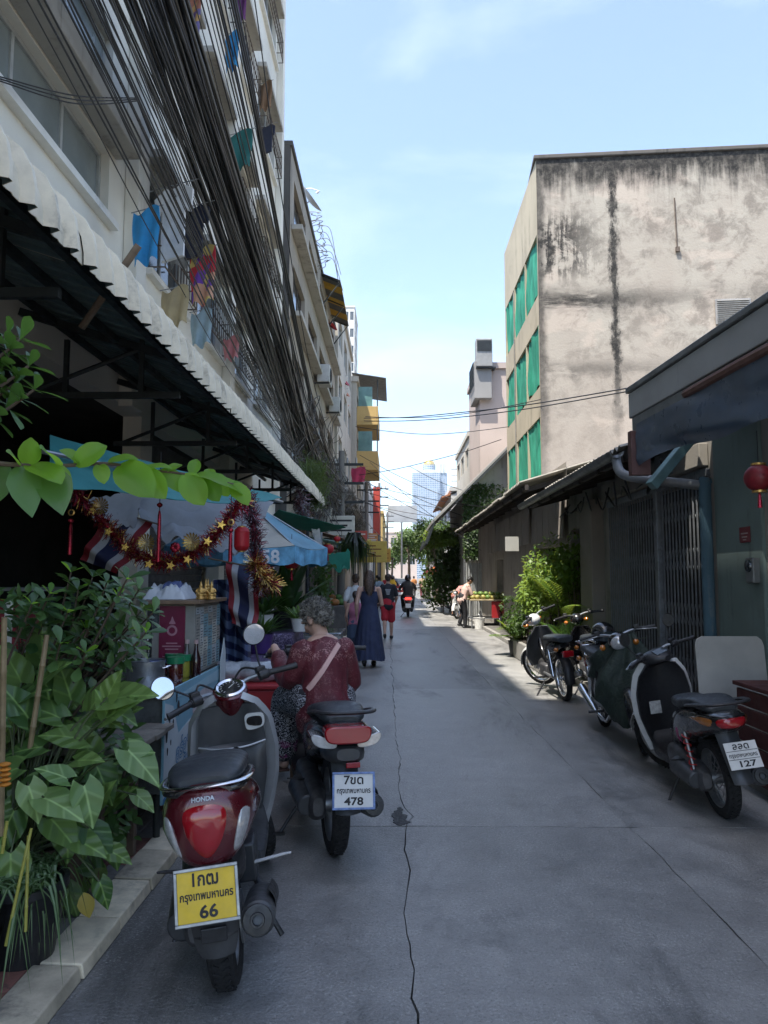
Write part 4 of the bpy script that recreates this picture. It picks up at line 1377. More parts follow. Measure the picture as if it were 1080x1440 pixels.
for k in range(5):
 W(rcx).box((XR - 0.09, 13.95 + k * 0.62, 2.7), (0.03, 0.58, 0.85), (0, U(-0.03, 0.03), 0)).build('board', PANEL, rcx, 0, bevel=0.006)
t = thing('sheet_metal_gate', 'pale corrugated metal gate standing beyond the fruit vendor', 'gate', (3.0, 27.3, 0))
CORR = mat('zinc_sheet', (0.40, 0.41, 0.40), 0.5, 0.4, var=0.25, scale=3, dirt=0.25)
for k in range(3):
 MB().grid(lambda u, v: V((-0.42 + k * 0.35 + 0.34 * u, 0.02 * math.sin(u * 22), 0.08 + 2.0 * v)), 24, 1, thick=0.006).build('sheet', CORR, t, 60)
MB().bx(-0.47, -0.43, -0.03, 0.03, 0, 2.2).build('post', STEEL, t, 0)
MB().bx(0.63, 0.67, -0.03, 0.03, 0, 2.2).build('post', STEEL, t, 0)
t = thing('notice_board', 'small pale notice panel hung under the eave above the bushy plants', 'sign', at(720, 765, 15.4))
MB().bx(-0.14, 0.14, -0.012, 0.012, -0.15, 0.15).build('panel', mat('pale_notice', (0.45, 0.44, 0.40), 0.6, var=0.1), t, 0, bevel=0.003)
# ================================================================== cables
CAB = mat('black_cable', (0.014, 0.014, 0.016), 0.38, var=0.3, scale=3, co='Position')
CABG = mat('highlit_cable', (0.085, 0.083, 0.08), 0.5, var=0.3, scale=3, co='Position')  # lighter grey copy: highlights on black cable put into the colour
rc_ = random.Random(11)
def cable(pts, r_, label, group, m=None, n=40, sides=5):
 b = MB()
 b.tube(spline(pts, n), r_, sides)
 o = b.build('overhead_cable', m or CAB, None, 80)
 c = V(pts[0])
 return tag(o, label, 'cable', group)
LB = 'black cable in the thick bundle slung along the left facade'
for i in range(130):
 q = rc_.uniform(-1, 1) if i < 70 else rc_.uniform(-0.25, 0.45)
 e = q * abs(q) ** 0.3
 x = -2.2 + rc_.uniform(-0.25, 0.28)
 j = lambda a: rc_.uniform(-a, a)
 pts = [(x + j(0.1), -5, 7.5 + 1.3 * e), (x + j(0.1), 2.5, 7.3 + 1.3 * e + j(0.25)), (x + j(0.06), 8, 6.55 + 0.98 * e + j(0.2)),
   (x + j(0.08), 13, 5.5 + 0.6 * e + j(0.22)), (-2.2 + j(0.25), 18.3, 4.72 + 0.26 * e + j(0.14)),
   (-2.15 + j(0.3), 25, 4.5 + j(0.5)), (-2.1 + j(0.3), 33, 4.9 + j(0.5)), (-2.0 + j(0.3), 44, 4.4 + j(0.6))]
 cable(pts, rc_.choice([0.006, 0.007, 0.009, 0.011, 0.014] if i < 70 else [0.010, 0.014, 0.018, 0.022]), LB, 'cables of the thick left bundle', CAB if rc_.random() < 0.72 else CABG)
for i in range(16):
 e = rc_.uniform(-1, 1)
 x = -2.42 + rc_.uniform(-0.12, 0.12)
 pts = [(x, -5, 12.5 + 1.6 * e), (x, 6, 11.3 + 1.7 * e), (x, 11, 10.3 + 1.6 * e + rc_.uniform(-.2, .2)), (x, 15, 8.7 + 1.1 * e), (x + 0.1, 20, 6.6 + 0.7 * e), (-2.1, 27, 5.4 + 0.4 * e), (-2.1, 40, 5.2 + 0.4 * e)]
 cable(pts, rc_.choice([0.009, 0.012, 0.016, 0.022]), 'single black cable sagging across the upper storeys above the bundle', 'upper sparse cables')
for i in range(16):
 e = rc_.uniform(-1, 1)
 x = -2.05 + rc_.uniform(-0.2, 0.3)
 pts = [(x, -4, 6.0 + 0.6 * e), (x, 3.5, 5.25 + 0.55 * e + rc_.uniform(-.1, .1)), (x, 7, 4.75 + 0.35 * e), (x - 0.1, 11, 4.45 + 0.2 * e + rc_.uniform(-.1, .1)), (-2.2, 16, 4.3 + rc_.uniform(-.2, .2)), (-2.2, 22, 4.4 + rc_.uniform(-.3, .3))]
 cable(pts, rc_.choice([0.005, 0.006, 0.008]), 'thin black wire drooping past the lower cream windows', 'thin wires before the windows')
# service drop across the windows
for k in range(3):
 a, b_ = atx(0, 108 + 3 * k, -2.9), atx(190 + 2 * k, 138 + 2 * k, -2.3)
 cable([a, a.lerp(b_, 0.5) + V((0, 0, -0.06 - 0.02 * k)), b_], 0.006, ['uppermost', 'middle', 'lowest'][k] + ' of three thin service wires running back to the cream wall', 'service wires')
# wires that cross the street
CR = [(512, 588, 26, 888, 545, 14), (512, 592, 27, 880, 551, 15), (514, 586, 28, 760, 562, 22.6), (500, 600, 30, 716, 600, 27), (505, 668, 30, 705, 618, 27),
  (506, 640, 34, 690, 720, 30), (506, 655, 34, 680, 735, 30), (508, 672, 36, 672, 748, 31), (508, 690, 38, 668, 720, 34), (505, 705, 36, 660, 728, 34),
  (520, 650, 44, 700, 790, 26), (500, 700, 30, 650, 737, 33), (515, 680, 40, 700, 715, 28), (575, 655, 40, 690, 700, 31), (500, 715, 30, 560, 770, 45)]
for i, (xa, ya, Ya, xb, yb2, Yb) in enumerate(CR):
 a, b_ = at(xa, ya, Ya), at(xb, yb2, Yb)
 m_ = a.lerp(b_, 0.5) + V((0, 0, -0.15 - 0.05 * (i % 4)))
 cable([a, a.lerp(m_, 0.5) + V((0, 0, -0.05)), m_, b_.lerp(m_, 0.5) + V((0, 0, -0.05)), b_], 0.014, 'thin black wire crossing the street against the sky', 'wires crossing the street', n=24)
# the snarl further along the left facades: nobody could count it
b = MB()
for i in range(300):
 Yc = rc_.uniform(15, 46)
 c = V((-2.15 + rc_.uniform(-0.3, 0.35), Yc, 4.4 + rc_.gauss(0, 0.75)))
 if c.z < 2.9 or c.z > 7.5:
  continue
 kind = rc_.random()
 if kind < 0.45:
  pts = [c + V((rc_.uniform(-.3, .3), k * 0.5 * rc_.uniform(0.5, 1.5), rc_.uniform(-.45, .45) - 0.25 * math.sin(k))) for k in range(6)]
 elif kind < 0.8:
  ra_ = rc_.uniform(0.12, 0.4)
  pts = [c + V((ra_ * 0.5 * math.sin(k * 0.9), ra_ * math.cos(k * 0.8) + 0.05 * k, ra_ * math.sin(k * 0.8) - 0.03 * k)) for k in range(rc_.randint(7, 15))]
 else:
  pts = [c, c + V((rc_.uniform(-.1, .2), rc_.uniform(-.4, .4), -rc_.uniform(0.4, 1.2))), c + V((rc_.uniform(-.2, .3), rc_.uniform(-.5, .5), -rc_.uniform(0.6, 1.7)))]
 b.tube(spline(pts, 26), rc_.choice([0.007, 0.009, 0.012]), 4)
o = b.build('cable_tangle', mat('dusty_cable', (0.075, 0.072, 0.068), 0.7, var=0.5, scale=2, co='Position'), None, 80)
tag(o, 'dense snarl of drooping and coiled cables along the left facades', 'cable tangle', kind='stuff')
# utility poles
def pole(px, py_base_Y, x, h, label):
 t = thing('utility_pole', label, 'utility pole', (x, py_base_Y, 0), group='utility poles along the left side')
 MB().tube([(0, 0, 0), (0, 0, h)], [0.16, 0.11], 10).build('shaft', m_wall('pole_concrete', (0.2, 0.19, 0.18), (0.05, 0.05, 0.05), 0.6) if 'pole_c' not in MATS else MATS['pole_c'], t)
 MATS['pole_c'] = bpy.data.materials['pole_concrete']
 for k in range(3):
  MB().box((0.1, 0, h - 0.5 - k * 0.7), (1.4, 0.09, 0.09)).build('crossarm', DARKSTEEL, t, 0)
 for k in range(4):
  MB().cyl((-0.45 + k * 0.33, 0, h - 0.45), (-0.45 + k * 0.33, 0, h - 0.25), 0.04, 0.03, 8).build('insulator', STEEL, t)
pole(0, 27, -1.95, 6.2, 'dark concrete utility pole swallowed by the cable tangle')
pole(0, 62, -1.3, 9.5, 'utility pole with crossarms below the small billboard')
pole(0, 46, -1.75, 7.5, 'utility pole just past the ochre balconies')
pole(0, 90, -0.9, 9.5, 'furthest utility pole on the left of the street')
# ================================================================== left: food cart and stall
LBLUE = mat('cart_sky_blue', (0.22, 0.42, 0.50), 0.5, var=0.12, scale=3, dirt=0.15, dirtcol=(0.2, 0.25, 0.25))
cart = thing('food_cart', 'food cart with a pale blue printed banner beside the maroon scooter', 'cart', (-1.6, 5.0, 0.05))
s = W(cart)
s.bx(-1.95, -1.325, 4.3, 5.72, 0.32, 0.86)
s.build('body', GRIME, cart, 0, bevel=0.01)
W(cart).bx(-1.97, -1.32, 4.26, 5.76, 0.862, 0.885).build('counter', CHROME, cart, 0, bevel=0.004)
for x in (-1.9, -1.38):
 for y_ in (4.4, 5.6):
  W(cart).cyl((x, y_, 0.05), (x, y_, 0.33), 0.022, n=8).build('leg', DARKSTEEL, cart)
bn = W(cart).bx(-1.315, -1.30, 4.24, 5.6, 0.28, 0.90).build('banner', LBLUE, cart, 0, bevel=0.003)
PRW = mat('banner_print_white', (0.55, 0.60, 0.60), 0.55, var=0.1, scale=4)
PRB = mat('banner_print_blue', (0.035, 0.20, 0.40), 0.5, var=0.15, scale=4)
PRP = mat('banner_print_pale', (0.36, 0.54, 0.60), 0.5, var=0.1, scale=4)
def flat(poly, m, name, xo):
 b = W(cart)
 b.prism(poly, lambda p, k: V((-1.2995 + xo + 0.0012 * k, p[0], p[1])))
 b.build(name, m, bn, 0)
flat([(4.245, 0.30), (4.245, 0.84), (4.40, 0.80), (4.52, 0.62), (4.78, 0.66), (5.0, 0.60), (5.05, 0.42), (4.6, 0.36)], PRW, 'print_patch', 0.0)
flat([(4.245, 0.282), (4.245, 0.31), (5.595, 0.62), (5.595, 0.282)], PRB, 'print_patch', 0.0014)
flat(smooth_poly([(4.82, 0.70), (4.95, 0.78), (5.12, 0.80), (5.3, 0.76), (5.42, 0.68), (5.2, 0.62), (4.95, 0.62)], 30), mat('banner_print_pinkish', (0.56, 0.50, 0.50), 0.55), 'print_patch', 0.001)
flat([(4.42, 0.84), (5.59, 0.88), (5.59, 0.80), (4.9, 0.82)], PRP, 'print_patch', 0.001)
for txt, z_, sz in (('อร่อย', 0.52, 0.135), ('ทุกวัน', 0.415, 0.105)):
 for bold, m_, dx_ in ((0.007, PRB, 0.0022), (0.0, PRW, 0.0032)):
  me = text_mesh(txt, sz, bold)
  me.transform(Matrix.Shear('XY', 4, (0.0, 0.0)))
  Mt = cart.matrix_world.inverted() @ Matrix.Translation((-1.2985 + dx_, 4.62, z_)) @ Matrix(((0, 0, 1, 0), (1, 0, 0, 0), (0.18, 1, 0, 0), (0, 0, 0, 1)))
  me.transform(Mt)
  place('lettering', me, m_, bn)
for k, (yy, zz, rr) in enumerate(((4.28, 0.66, 0.03), (4.33, 0.74, 0.022), (4.4, 0.7, 0.016), (4.5, 0.77, 0.03), (4.46, 0.84, 0.018), (4.3, 0.56, 0.014), (4.36, 0.60, 0.01))):
 flat([(yy + rr * 0.6 * math.cos(a) * (1 + 0.3 * math.sin(3 * a)), zz + rr * 1.6 * math.sin(a)) for a in [j * PI / 6 for j in range(12)]], INK, 'print_blot', 0.003)
# standing leaflet at the end of the banner
W(cart).prism([(5.50, 0.60), (5.66, 0.60), (5.66, 0.98), (5.60, 1.10), (5.50, 0.94)], lambda p, k: V((-1.285 + 0.004 * k, p[0], p[1]))).build('leaflet', PRW, cart, 0)
# glass cabinet with notices
cab = thing('display_cabinet', 'wooden display cabinet with a maroon poster and pasted notices on the cart', 'cabinet', (-1.5, 5.4, 0.885))
CABW = mat('cabinet_board', (0.26, 0.25, 0.22), 0.65, var=0.25, scale=4, dirt=0.25)
W(cab).bx(-1.66, -1.365, 5.08, 5.78, 0.887, 1.365).build('case', CABW, cab, 0, bevel=0.006)
W(cab).bx(-1.71, -1.32, 5.02, 5.84, 1.368, 1.395).build('top', mat('cabinet_top_wood', (0.20, 0.13, 0.08), 0.5, var=0.3, scale=8), cab, 0, bevel=0.004)
po = W(cab).bx(-1.605, -1.43, 5.068, 5.076, 0.90, 1.355).build('poster', mat('maroon_poster', (0.17, 0.012, 0.045), 0.45, var=0.15), cab, 0)
PPK = mat('poster_pale_print', (0.42, 0.20, 0.24), 0.5, var=0.2, scale=20)
b = W(cab)
for k in range(9):
 wv = U(0.05, 0.13)
 b.bx(-1.517 - wv / 2, -1.517 + wv / 2, 5.0655, 5.0675, 1.10 - k * 0.02 - (0.01 if k > 2 else 0), 1.108 - k * 0.02 - (0.01 if k > 2 else 0))
b.build('poster_lines', PPK, po, 0, kind='stuff')
b = W(cab)
b.lathe([(0.022, 0), (0.036, 0), (0.036, 0.002), (0.022, 0.002)], 20, Matrix.Translation((-1.517, 5.067, 1.19)) @ Matrix.Rotation(PI / 2, 4, 'X'))
b.build('poster_emblem', PPK, po)
b = W(cab)
b.prism(smooth_poly([(-0.02, 0), (-0.008, 0.025), (0.0, 0.05), (0.012, 0.022), (0.022, 0.0)], 16), lambda p, k: V((-1.517 + p[0], 5.067 - 0.002 * k, 1.235 + p[1])))
b.build('poster_emblem', PPK, po)
W(cab).bx(-1.652, -1.612, 5.07, 5.076, 1.19, 1.34).build('window', GLASSD, cab, 0)
rr = random.Random(5)
yc, cols = 5.10, 0
while yc < 5.72:
 zc = 0.91
 wv = rr.uniform(0.07, 0.14)
 while zc < 1.33:
  hv = min(rr.uniform(0.07, 0.2), 1.352 - zc)
  c_ = rr.choice([(0.5, 0.5, 0.46), (0.42, 0.45, 0.45), (0.2, 0.34, 0.37), (0.52, 0.5, 0.42), (0.33, 0.31, 0.26)])
  nm = 'notice_%d' % int(c_[0] * 100)
  nt_ = W(cab).bx(-1.364, -1.3615 + rr.uniform(0, 0.001), yc, yc + wv - 0.008, zc, zc + hv - 0.008).build('notice', mat(nm, c_, 0.6, var=0.25, scale=30), cab, 0)
  b = W(cab)
  for q in range(int(hv / 0.022)):
   b.bx(-1.3605, -1.359, yc + 0.01, yc + wv * rr.uniform(0.4, 0.85), zc + 0.01 + q * 0.02, zc + 0.016 + q * 0.02)
  if b.v:
   b.build('notice_lines', mat('notice_ink', (0.07, 0.08, 0.09), 0.6), nt_, 0, kind='stuff')
  zc += hv
 yc += wv
# things on the cabinet
t = thing('cloth_pile', 'crumpled white and blue cloths heaped on top of the cabinet', 'cloth', (-1.60, 5.3, 1.396))
b = MB()
b.grid(lambda u, v: V(((u - 0.5) * 0.30, (v - 0.5) * 0.34, max(0.0, (0.085 + 0.05 * noise.noise((u * 4, v * 4, 0)) + 0.02 * noise.noise((u * 13, v * 13, 2))) * min(1, 6 * min(u, 1 - u, v, 1 - v))) + 0.002)), 40, 40)
b.build('cloth', mat('white_cloth', (0.55, 0.56, 0.58), 0.8, var=0.15, scale=8), t, 80)
b = MB()
b.grid(lambda u, v: V((0.02 + (u - 0.5) * 0.16, (v - 0.5) * 0.2, max(0.0, (0.115 + 0.04 * noise.noise((u * 5, v * 5, 4))) * min(1, 5 * min(u, 1 - u, v, 1 - v))) + 0.004)), 24, 24)
b.build('folded_cloth', mat('blue_cloth', (0.10, 0.13, 0.28), 0.8, var=0.3, scale=10), t, 80)
GOLD = mat('gilt', (0.55, 0.33, 0.10), 0.35, 0.7, var=0.35, scale=30)
for k, (px_, dy) in enumerate(((282, 0), (289, 0.04), (297, 0.0), (292, 0.10))):
 p = at(px_, 846, 5.2 + dy)
 t = thing('figurine', ['small gilt seated figurine at the left of the cabinet-top group', 'gilt figurine second from left on the cabinet top', 'gilt figurine nearest the cabinet corner', 'gilt figurine at the back of the cabinet-top group'][k], 'figurine', (p.x, 5.2 + dy, 1.396), group='gilt figurines on the cabinet')
 h_ = 0.105 + 0.02 * (k % 2)
 b = MB()
 b.lathe([(0.001, 0), (0.034, 0), (0.036, 0.012), (0.026, 0.02)], 14)
 b.ell((0, 0, 0.032), (0.036, 0.028, 0.02), 12, 8)
 b.ell((0, 0, 0.06), (0.022, 0.018, 0.028), 12, 8)
 b.ell((0, 0, 0.092), (0.014, 0.014, 0.017), 12, 8)
 b.tube([(0, 0, 0.104), (0, 0, h_ + 0.03)], [0.009, 0.001], 8)
 for sd in (-1, 1):
  b.tube([(sd * 0.02, 0, 0.075), (sd * 0.034, -0.008, 0.055), (sd * 0.012, -0.026, 0.045)], [0.007, 0.007, 0.005], 6)
 me = fused(b, 0.0035, 2)
 place('statue', me, GOLD, t)
# jars, bottles, pots on the counter
def bottle(px_, py_, Y, label, prof_, m, capm, caph, name='bottle', cat='bottle'):
 p = at(px_, py_, Y)
 t = thing(name, label, cat, (p.x, Y, 0.886))
 MB().lathe(prof_, 18, cap=True).build('body', m, t)
 r_, z_ = prof_[-1]
 MB().lathe([(r_ * 1.25, z_ - 0.006), (r_ * 1.25, z_ + caph), (0.001, z_ + caph)], 16).build('cap', capm, t)
JAR = [(0.045, 0), (0.05, 0.01), (0.05, 0.10), (0.045, 0.115)]
BOT = [(0.028, 0), (0.033, 0.008), (0.033, 0.12), (0.014, 0.18), (0.012, 0.225)]
REDSAUCE = mat('chilli_jar', (0.10, 0.02, 0.012), 0.2, var=0.4, scale=30, coat=0.8)
GREENLID = mat('green_lid', (0.02, 0.22, 0.09), 0.4, var=0.15)
CLEARB = mat('bottle_glass', (0.10, 0.09, 0.085), 0.1, var=0.3, scale=8, coat=1.0)
PINKCAP = mat('pinkish_cap', (0.55, 0.38, 0.36), 0.5)
bottle(246, 962, 4.85, 'jar of chilli with a green lid nearest the banner', JAR, REDSAUCE, GREENLID, 0.035, 'jar', 'jar')
bottle(256, 955, 5.0, 'green-lidded jar with yellow label behind the chilli jar', JAR, mat('yellow_label', (0.35, 0.32, 0.04), 0.5, var=0.3, scale=20), GREENLID, 0.035, 'jar', 'jar')
bottle(243, 955, 5.06, 'green-lidded jar pushed back against the maroon poster', JAR, REDSAUCE, GREENLID, 0.035, 'jar', 'jar')
bottle(221, 965, 4.72, 'blue tin standing left of the jars on the cart', [(0.04, 0), (0.043, 0.004), (0.043, 0.13), (0.04, 0.135)], mat('blue_tin', (0.02, 0.08, 0.33), 0.35, 0.2, var=0.3, scale=14), mat('blue_tin', (0.02, 0.08, 0.33)), 0.004, 'tin', 'tin')
bottle(262, 955, 5.03, 'slim clear bottle with pale cap left of its twin', BOT, CLEARB, PINKCAP, 0.02)
bottle(275, 952, 5.02, 'slim bottle of dark sauce with pale cap beside the notices', BOT, mat('dark_sauce', (0.03, 0.008, 0.01), 0.12, coat=1.0), PINKCAP, 0.02)
for k, (px_, Y, rr_, hh) in enumerate(((205, 4.62, 0.11, 0.15), (192, 4.85, 0.09, 0.12))):
 p = at(px_, 975, Y)
 t = thing('cooking_pot', ['steel cooking pot with looped handle at the near end of the cart', 'smaller steel pot behind the first on the cart'][k], 'pot', (p.x, Y, 0.886), group='steel pots on the cart')
 MB().lathe([(0.001, 0), (rr_ * 0.92, 0), (rr_, 0.02), (rr_, hh), (rr_ * 1.05, hh + 0.006), (rr_ * 0.97, hh), (rr_ * 0.95, 0.02), (0.001, 0.015)], 26).build('vessel', STEEL, t)
 for sd in (-1, 1):
  MB().tube(spline([(sd * rr_, -0.03, hh * 0.75), (sd * (rr_ + 0.035), -0.02, hh * 0.8), (sd * (rr_ + 0.035), 0.02, hh * 0.8), (sd * rr_, 0.03, hh * 0.75)], 12), 0.005, 6).build('handle', CHROME, t)
t = thing('ladle_rack', 'wire rack of ladles standing behind the pots', 'rack', (-1.75, 5.0, 0.886))
for k in range(5):
 MB().tube(spline([(-0.1 + k * 0.05, 0, 0.0), (-0.1 + k * 0.05, 0, 0.2), (-0.12 + k * 0.05, 0, 0.26), (-0.15 + k * 0.05, 0, 0.24)], 10), 0.005, 6).build('ladle', CHROME, t)
MB().bx(-0.14, 0.14, -0.03, 0.03, 0.0, 0.03).build('base', STEEL, t, 0)
# weathered wooden bench in front of the cart
t = thing('wooden_table', 'low weathered wooden table with plank top beside the big leaves', 'table', (-1.62, 3.95, 0.05))
PLK = mat('grey_plank', (0.23, 0.20, 0.165), 0.85, var=0.4, scale=7, bump=0.3, dirt=0.2)
for k in range(4):
 MB().box((-0.02 + U(-0.01, 0.01), -0.27 + 0.17 * k, 0.665 + U(-0.003, 0.003)), (0.78, 0.16, 0.028)).build('plank', PLK, t, 0, bevel=0.005)
for x in (-0.3, 0.18):
 for y_ in (-0.27, 0.2):
  MB().box((x, y_, 0.325), (0.05, 0.05, 0.65), (U(-.03, .03), U(-.03, .03), 0)).build('leg', WOOD, t, 0, bevel=0.004)
MB().box((-0.06, -0.27, 0.55), (0.5, 0.03, 0.1)).build('apron', WOOD, t, 0)
MB().box((0.2, -0.03, 0.55), (0.03, 0.5, 0.1)).build('apron', WOOD, t, 0)
MB().tube([(0.17, -0.24, 0.1), (0.17, 0.17, 0.5)], 0.018, 8).build('brace', WOOD, t)
# red ice chest, plastic roll, flowered tables
t = thing('ice_chest', 'red stall box under a roll of clear plastic in front of the seated woman', 'box', (-1.02, 6.0, 0.03))
REDP = mat('red_stall_paint', (0.36, 0.018, 0.022), 0.45, var=0.2, scale=5, dirt=0.1)
MB().bx(-0.42, 0.3, -0.25, 0.35, 0.36, 0.66).build('body', REDP, t, 0, bevel=0.012)
MB().bx(-0.44, 0.32, -0.27, 0.37, 0.664, 0.70).build('lid', REDP, t, 0, bevel=0.01)
for x in (-0.36, 0.24):
 for y_ in (-0.2, 0.3):
  MB().bx(x - 0.02, x + 0.02, y_ - 0.02, y_ + 0.02, 0, 0.36).build('leg', WOOD, t, 0)
MB().bx(-0.4, 0.28, -0.22, 0.32, 0.18, 0.21).build('shelf', WOOD, t, 0)
t = thing('plastic_roll', 'crumpled roll of clear plastic sheet lying on the red box', 'plastic roll', (-1.06, 5.95, 0.73))
b = MB()
pts = [V((lerp(-0.5, 0.36, k / 20), 0.03 * math.sin(k), 0.075)) for k in range(21)]
b.tube(pts, [0.08 + 0.012 * noise.noise((k * 0.9, 0, 0)) for k in range(21)], 20)
b.v = [(x, y_ + 0.012 * noise.noise((x * 25, y_ * 25, z_ * 25)), z_ + 0.012 * noise.noise((x * 22, z_ * 25, 7))) for x, y_, z_ in b.v]
b.build('film', mat('milky_film', (0.42, 0.43, 0.44), 0.25, var=0.3, scale=12, coat=0.5, bump=0.3, bscale=30), t, 30)
def m_floral():
 g = NG('purple_floral_cloth')
 p = g.co('Object')
 a = g.n('TexVoronoi', feature='DISTANCE_TO_EDGE')
 g.t.links.new(g.map(p, (1, 1, 1)), a.inputs['Vector'])
 a.inputs['Scale'].default_value = 26
 n1 = g.noise(p, 40, 4, 0.7, 1.5)
 m = g.step(n1, 0.56, 0.62)
 m2 = g.step(a.outputs['Distance'], 0.02, 0.05, 1.0, 0.0)
 colr = g.mix(g.math('MAXIMUM', m, g.math('MULTIPLY', m2, 0.5)), (0.03, 0.018, 0.06), (0.30, 0.24, 0.38))
 b_ = g.bsdf(Base_Color=colr, Roughness=0.6)
 return g.done(b_)
FLOR = m_floral()
for k, (c, w_, d_, h_) in enumerate((((-1.5, 6.95, 0.05), 0.85, 1.0, 0.76), ((-1.5, 8.1, 0.05), 0.85, 0.9, 0.92))):
 t = thing('draped_table', ['nearer stall table under purple flowered cloth', 'raised stall table under purple flowered cloth carrying the potted plants'][k], 'table', c, group='tables under flowered cloth')
 b = MB()
 def cl(u, v, w_=w_, d_=d_, h_=h_, k=k):
  # a square cloth draped over the edges
  x, y_ = (u - 0.5) * (w_ + 0.9), (v - 0.5) * (d_ + 0.9)
  ox, oy = max(0, abs(x) - w_ / 2), max(0, abs(y_) - d_ / 2)
  dr = max(ox, oy)
  sx = 1 if x > 0 else -1
  sy = 1 if y_ > 0 else -1
  fx = 0.03 * math.sin(y_ * 16 + k) * (ox > 0) * min(1, ox * 4)
  fy = 0.03 * math.sin(x * 16 + k) * (oy > 0) * min(1, oy * 4)
  return V((sx * (min(abs(x), w_ / 2) + 0.02 * (ox > 0)) + fx, sy * (min(abs(y_), d_ / 2) + 0.02 * (oy > 0)) + fy, h_ - dr * (0.95) + 0.012 * noise.noise((x * 5, y_ * 5, k))))
 b.grid(cl, 44, 44)
 b.build('cloth', FLOR, t, 60)
 MB().bx(-w_ / 2, w_ / 2, -d_ / 2, d_ / 2, h_ - 0.05, h_ - 0.02).build('tabletop', WOOD, t, 0)
 for x in (-1, 1):
  for y_ in (-1, 1):
   MB().box((x * w_ * 0.44, y_ * d_ * 0.44, (h_ - 0.05) / 2), (0.04, 0.04, h_ - 0.05)).build('leg', STEEL, t, 0)
# metal folding table and stool row further on
t = thing('folding_table', 'bare metal table with a red sticker behind the seated woman', 'table', (-1.0, 10.2, 0.0))
MB().bx(-0.45, 0.3, -0.4, 0.5, 0.80, 0.825).build('tabletop', CHROME, t, 0, bevel=0.006)
for x in (-0.4, 0.25):
 for y_ in (-0.35, 0.45):
  MB().cyl((x, y_, 0), (x, y_, 0.8), 0.014, n=8).build('leg', STEEL, t)
MB().bx(-0.45, 0.3, -0.405, -0.4, 0.55, 0.79).build('side_panel', STEEL, t, 0)
MB().bx(-0.1, 0.0, -0.409, -0.4055, 0.64, 0.76).build('sticker', REDP, t, 0)
# ---------------------------------------------------------------- canopies over the stall
def sheet(name, label, cat, A, B, C, D, m, sag=0.05, wave=0.02, nu=24, nv=18, under=None):
 A, B, C, D = map(V, (A, B, C, D))
 t = thing(name, label, cat, (A + B + C + D) / 4)
 b = W(t)
 b.grid(lambda u, v: A.lerp(B, u).lerp(D.lerp(C, u), v) + V((0, 0, -sag * math.sin(u * PI) * math.sin(v * PI) + wave * noise.noise((u * 6, v * 6, 1)))), nu, nv, thick=0.004)
 b.build('sheet', m, t, 60)
 return t
def m_trans(name, col, tr=0.5, rough=0.5):
 g = NG(name)
 p = g.co('Object')
 c1 = g.ramp(g.noise(p, 3, 5, 0.6), 0.3, 0.7, tuple(x * 0.8 for x in col), tuple(min(1, x * 1.1) for x in col))
 b = g.bsdf(Base_Color=c1, Roughness=rough, Normal=g.bump(g.noise(p, 7, 4, 0.6, 0.8), 0.3, 0.03))
 q = g.n('BsdfTranslucent', Color=c1)
 ms = g.n('MixShader')
 ms.inputs[0].default_value = tr
 g.t.links.new(b.outputs[0], ms.inputs[1])
 g.t.links.new(q.outputs[0], ms.inputs[2])
 return g.done(ms)
TEAL = m_trans('teal_tarp', (0.10, 0.42, 0.42), 0.55)
GRTARP = m_trans('green_tarp', (0.03, 0.24, 0.16), 0.4)
WHTARP = m_trans('milky_tarp', (0.50, 0.52, 0.55), 0.4)
SKYT = m_trans('umbrella_sky_blue', (0.25, 0.50, 0.62), 0.5)
UMWH = m_trans('umbrella_white', (0.70, 0.68, 0.60), 0.5)
t = sheet('teal_canopy', 'translucent teal sheet stretched under the awning over the cart', 'canopy', at(70, 612, 4.3), at(396, 700, 6.6), at(340, 712, 5.6), at(70, 682, 3.9), TEAL, 0.04)
s = W(t)
s.tube([at(60, 640, 4.0) + V((0, 0, 0.02)), at(397, 706, 6.7)], 0.014, 8)
s.build('ridge_pole', STEEL, t)
t = sheet('tarpaulin', 'milky white tarpaulin hung behind the tinsel garland', 'tarpaulin', at(165, 690, 6.3), at(385, 706, 6.9), at(330, 782, 6.6), at(225, 752, 6.3), WHTARP, 0.1, 0.12)
t = sheet('tarpaulin', 'small milky flap at the left of the hung white tarpaulin', 'tarpaulin', at(120, 700, 6.0), at(200, 690, 6.2), at(190, 745, 6.2), at(130, 725, 6.0), WHTARP, 0.05, 0.08, 14, 10)
t = sheet('green_canopy', 'green tarpaulin canopy beyond the blue and white umbrella', 'canopy', at(392, 716, 9.0), at(487, 742, 10.6), at(452, 748, 13.5), at(372, 735, 13), GRTARP, 0.08)
s = W(t)
s.tube([at(452, 748, 13.5), V((at(452, 748, 13.5).x, 13.5, 0))], 0.02, 8)
s.build('pole', STEEL, t)
t = sheet('plastic_flap', 'clear plastic flap hanging from the green canopy', 'plastic sheet', at(438, 743, 10.2), at(450, 745, 10.2), at(454, 783, 10.2), at(446, 780, 10.2), mat('milky_film', (0.4, 0.4, 0.4)), 0.02, 0.06, 8, 16)
t = sheet('green_canopy', 'darker green sheet hanging under the far end of the stall canopies', 'canopy', at(455, 778, 12.5), at(492, 776, 13), at(492, 800, 13), at(460, 800, 12.5), GRTARP, 0.1, 0.1, 12, 12)
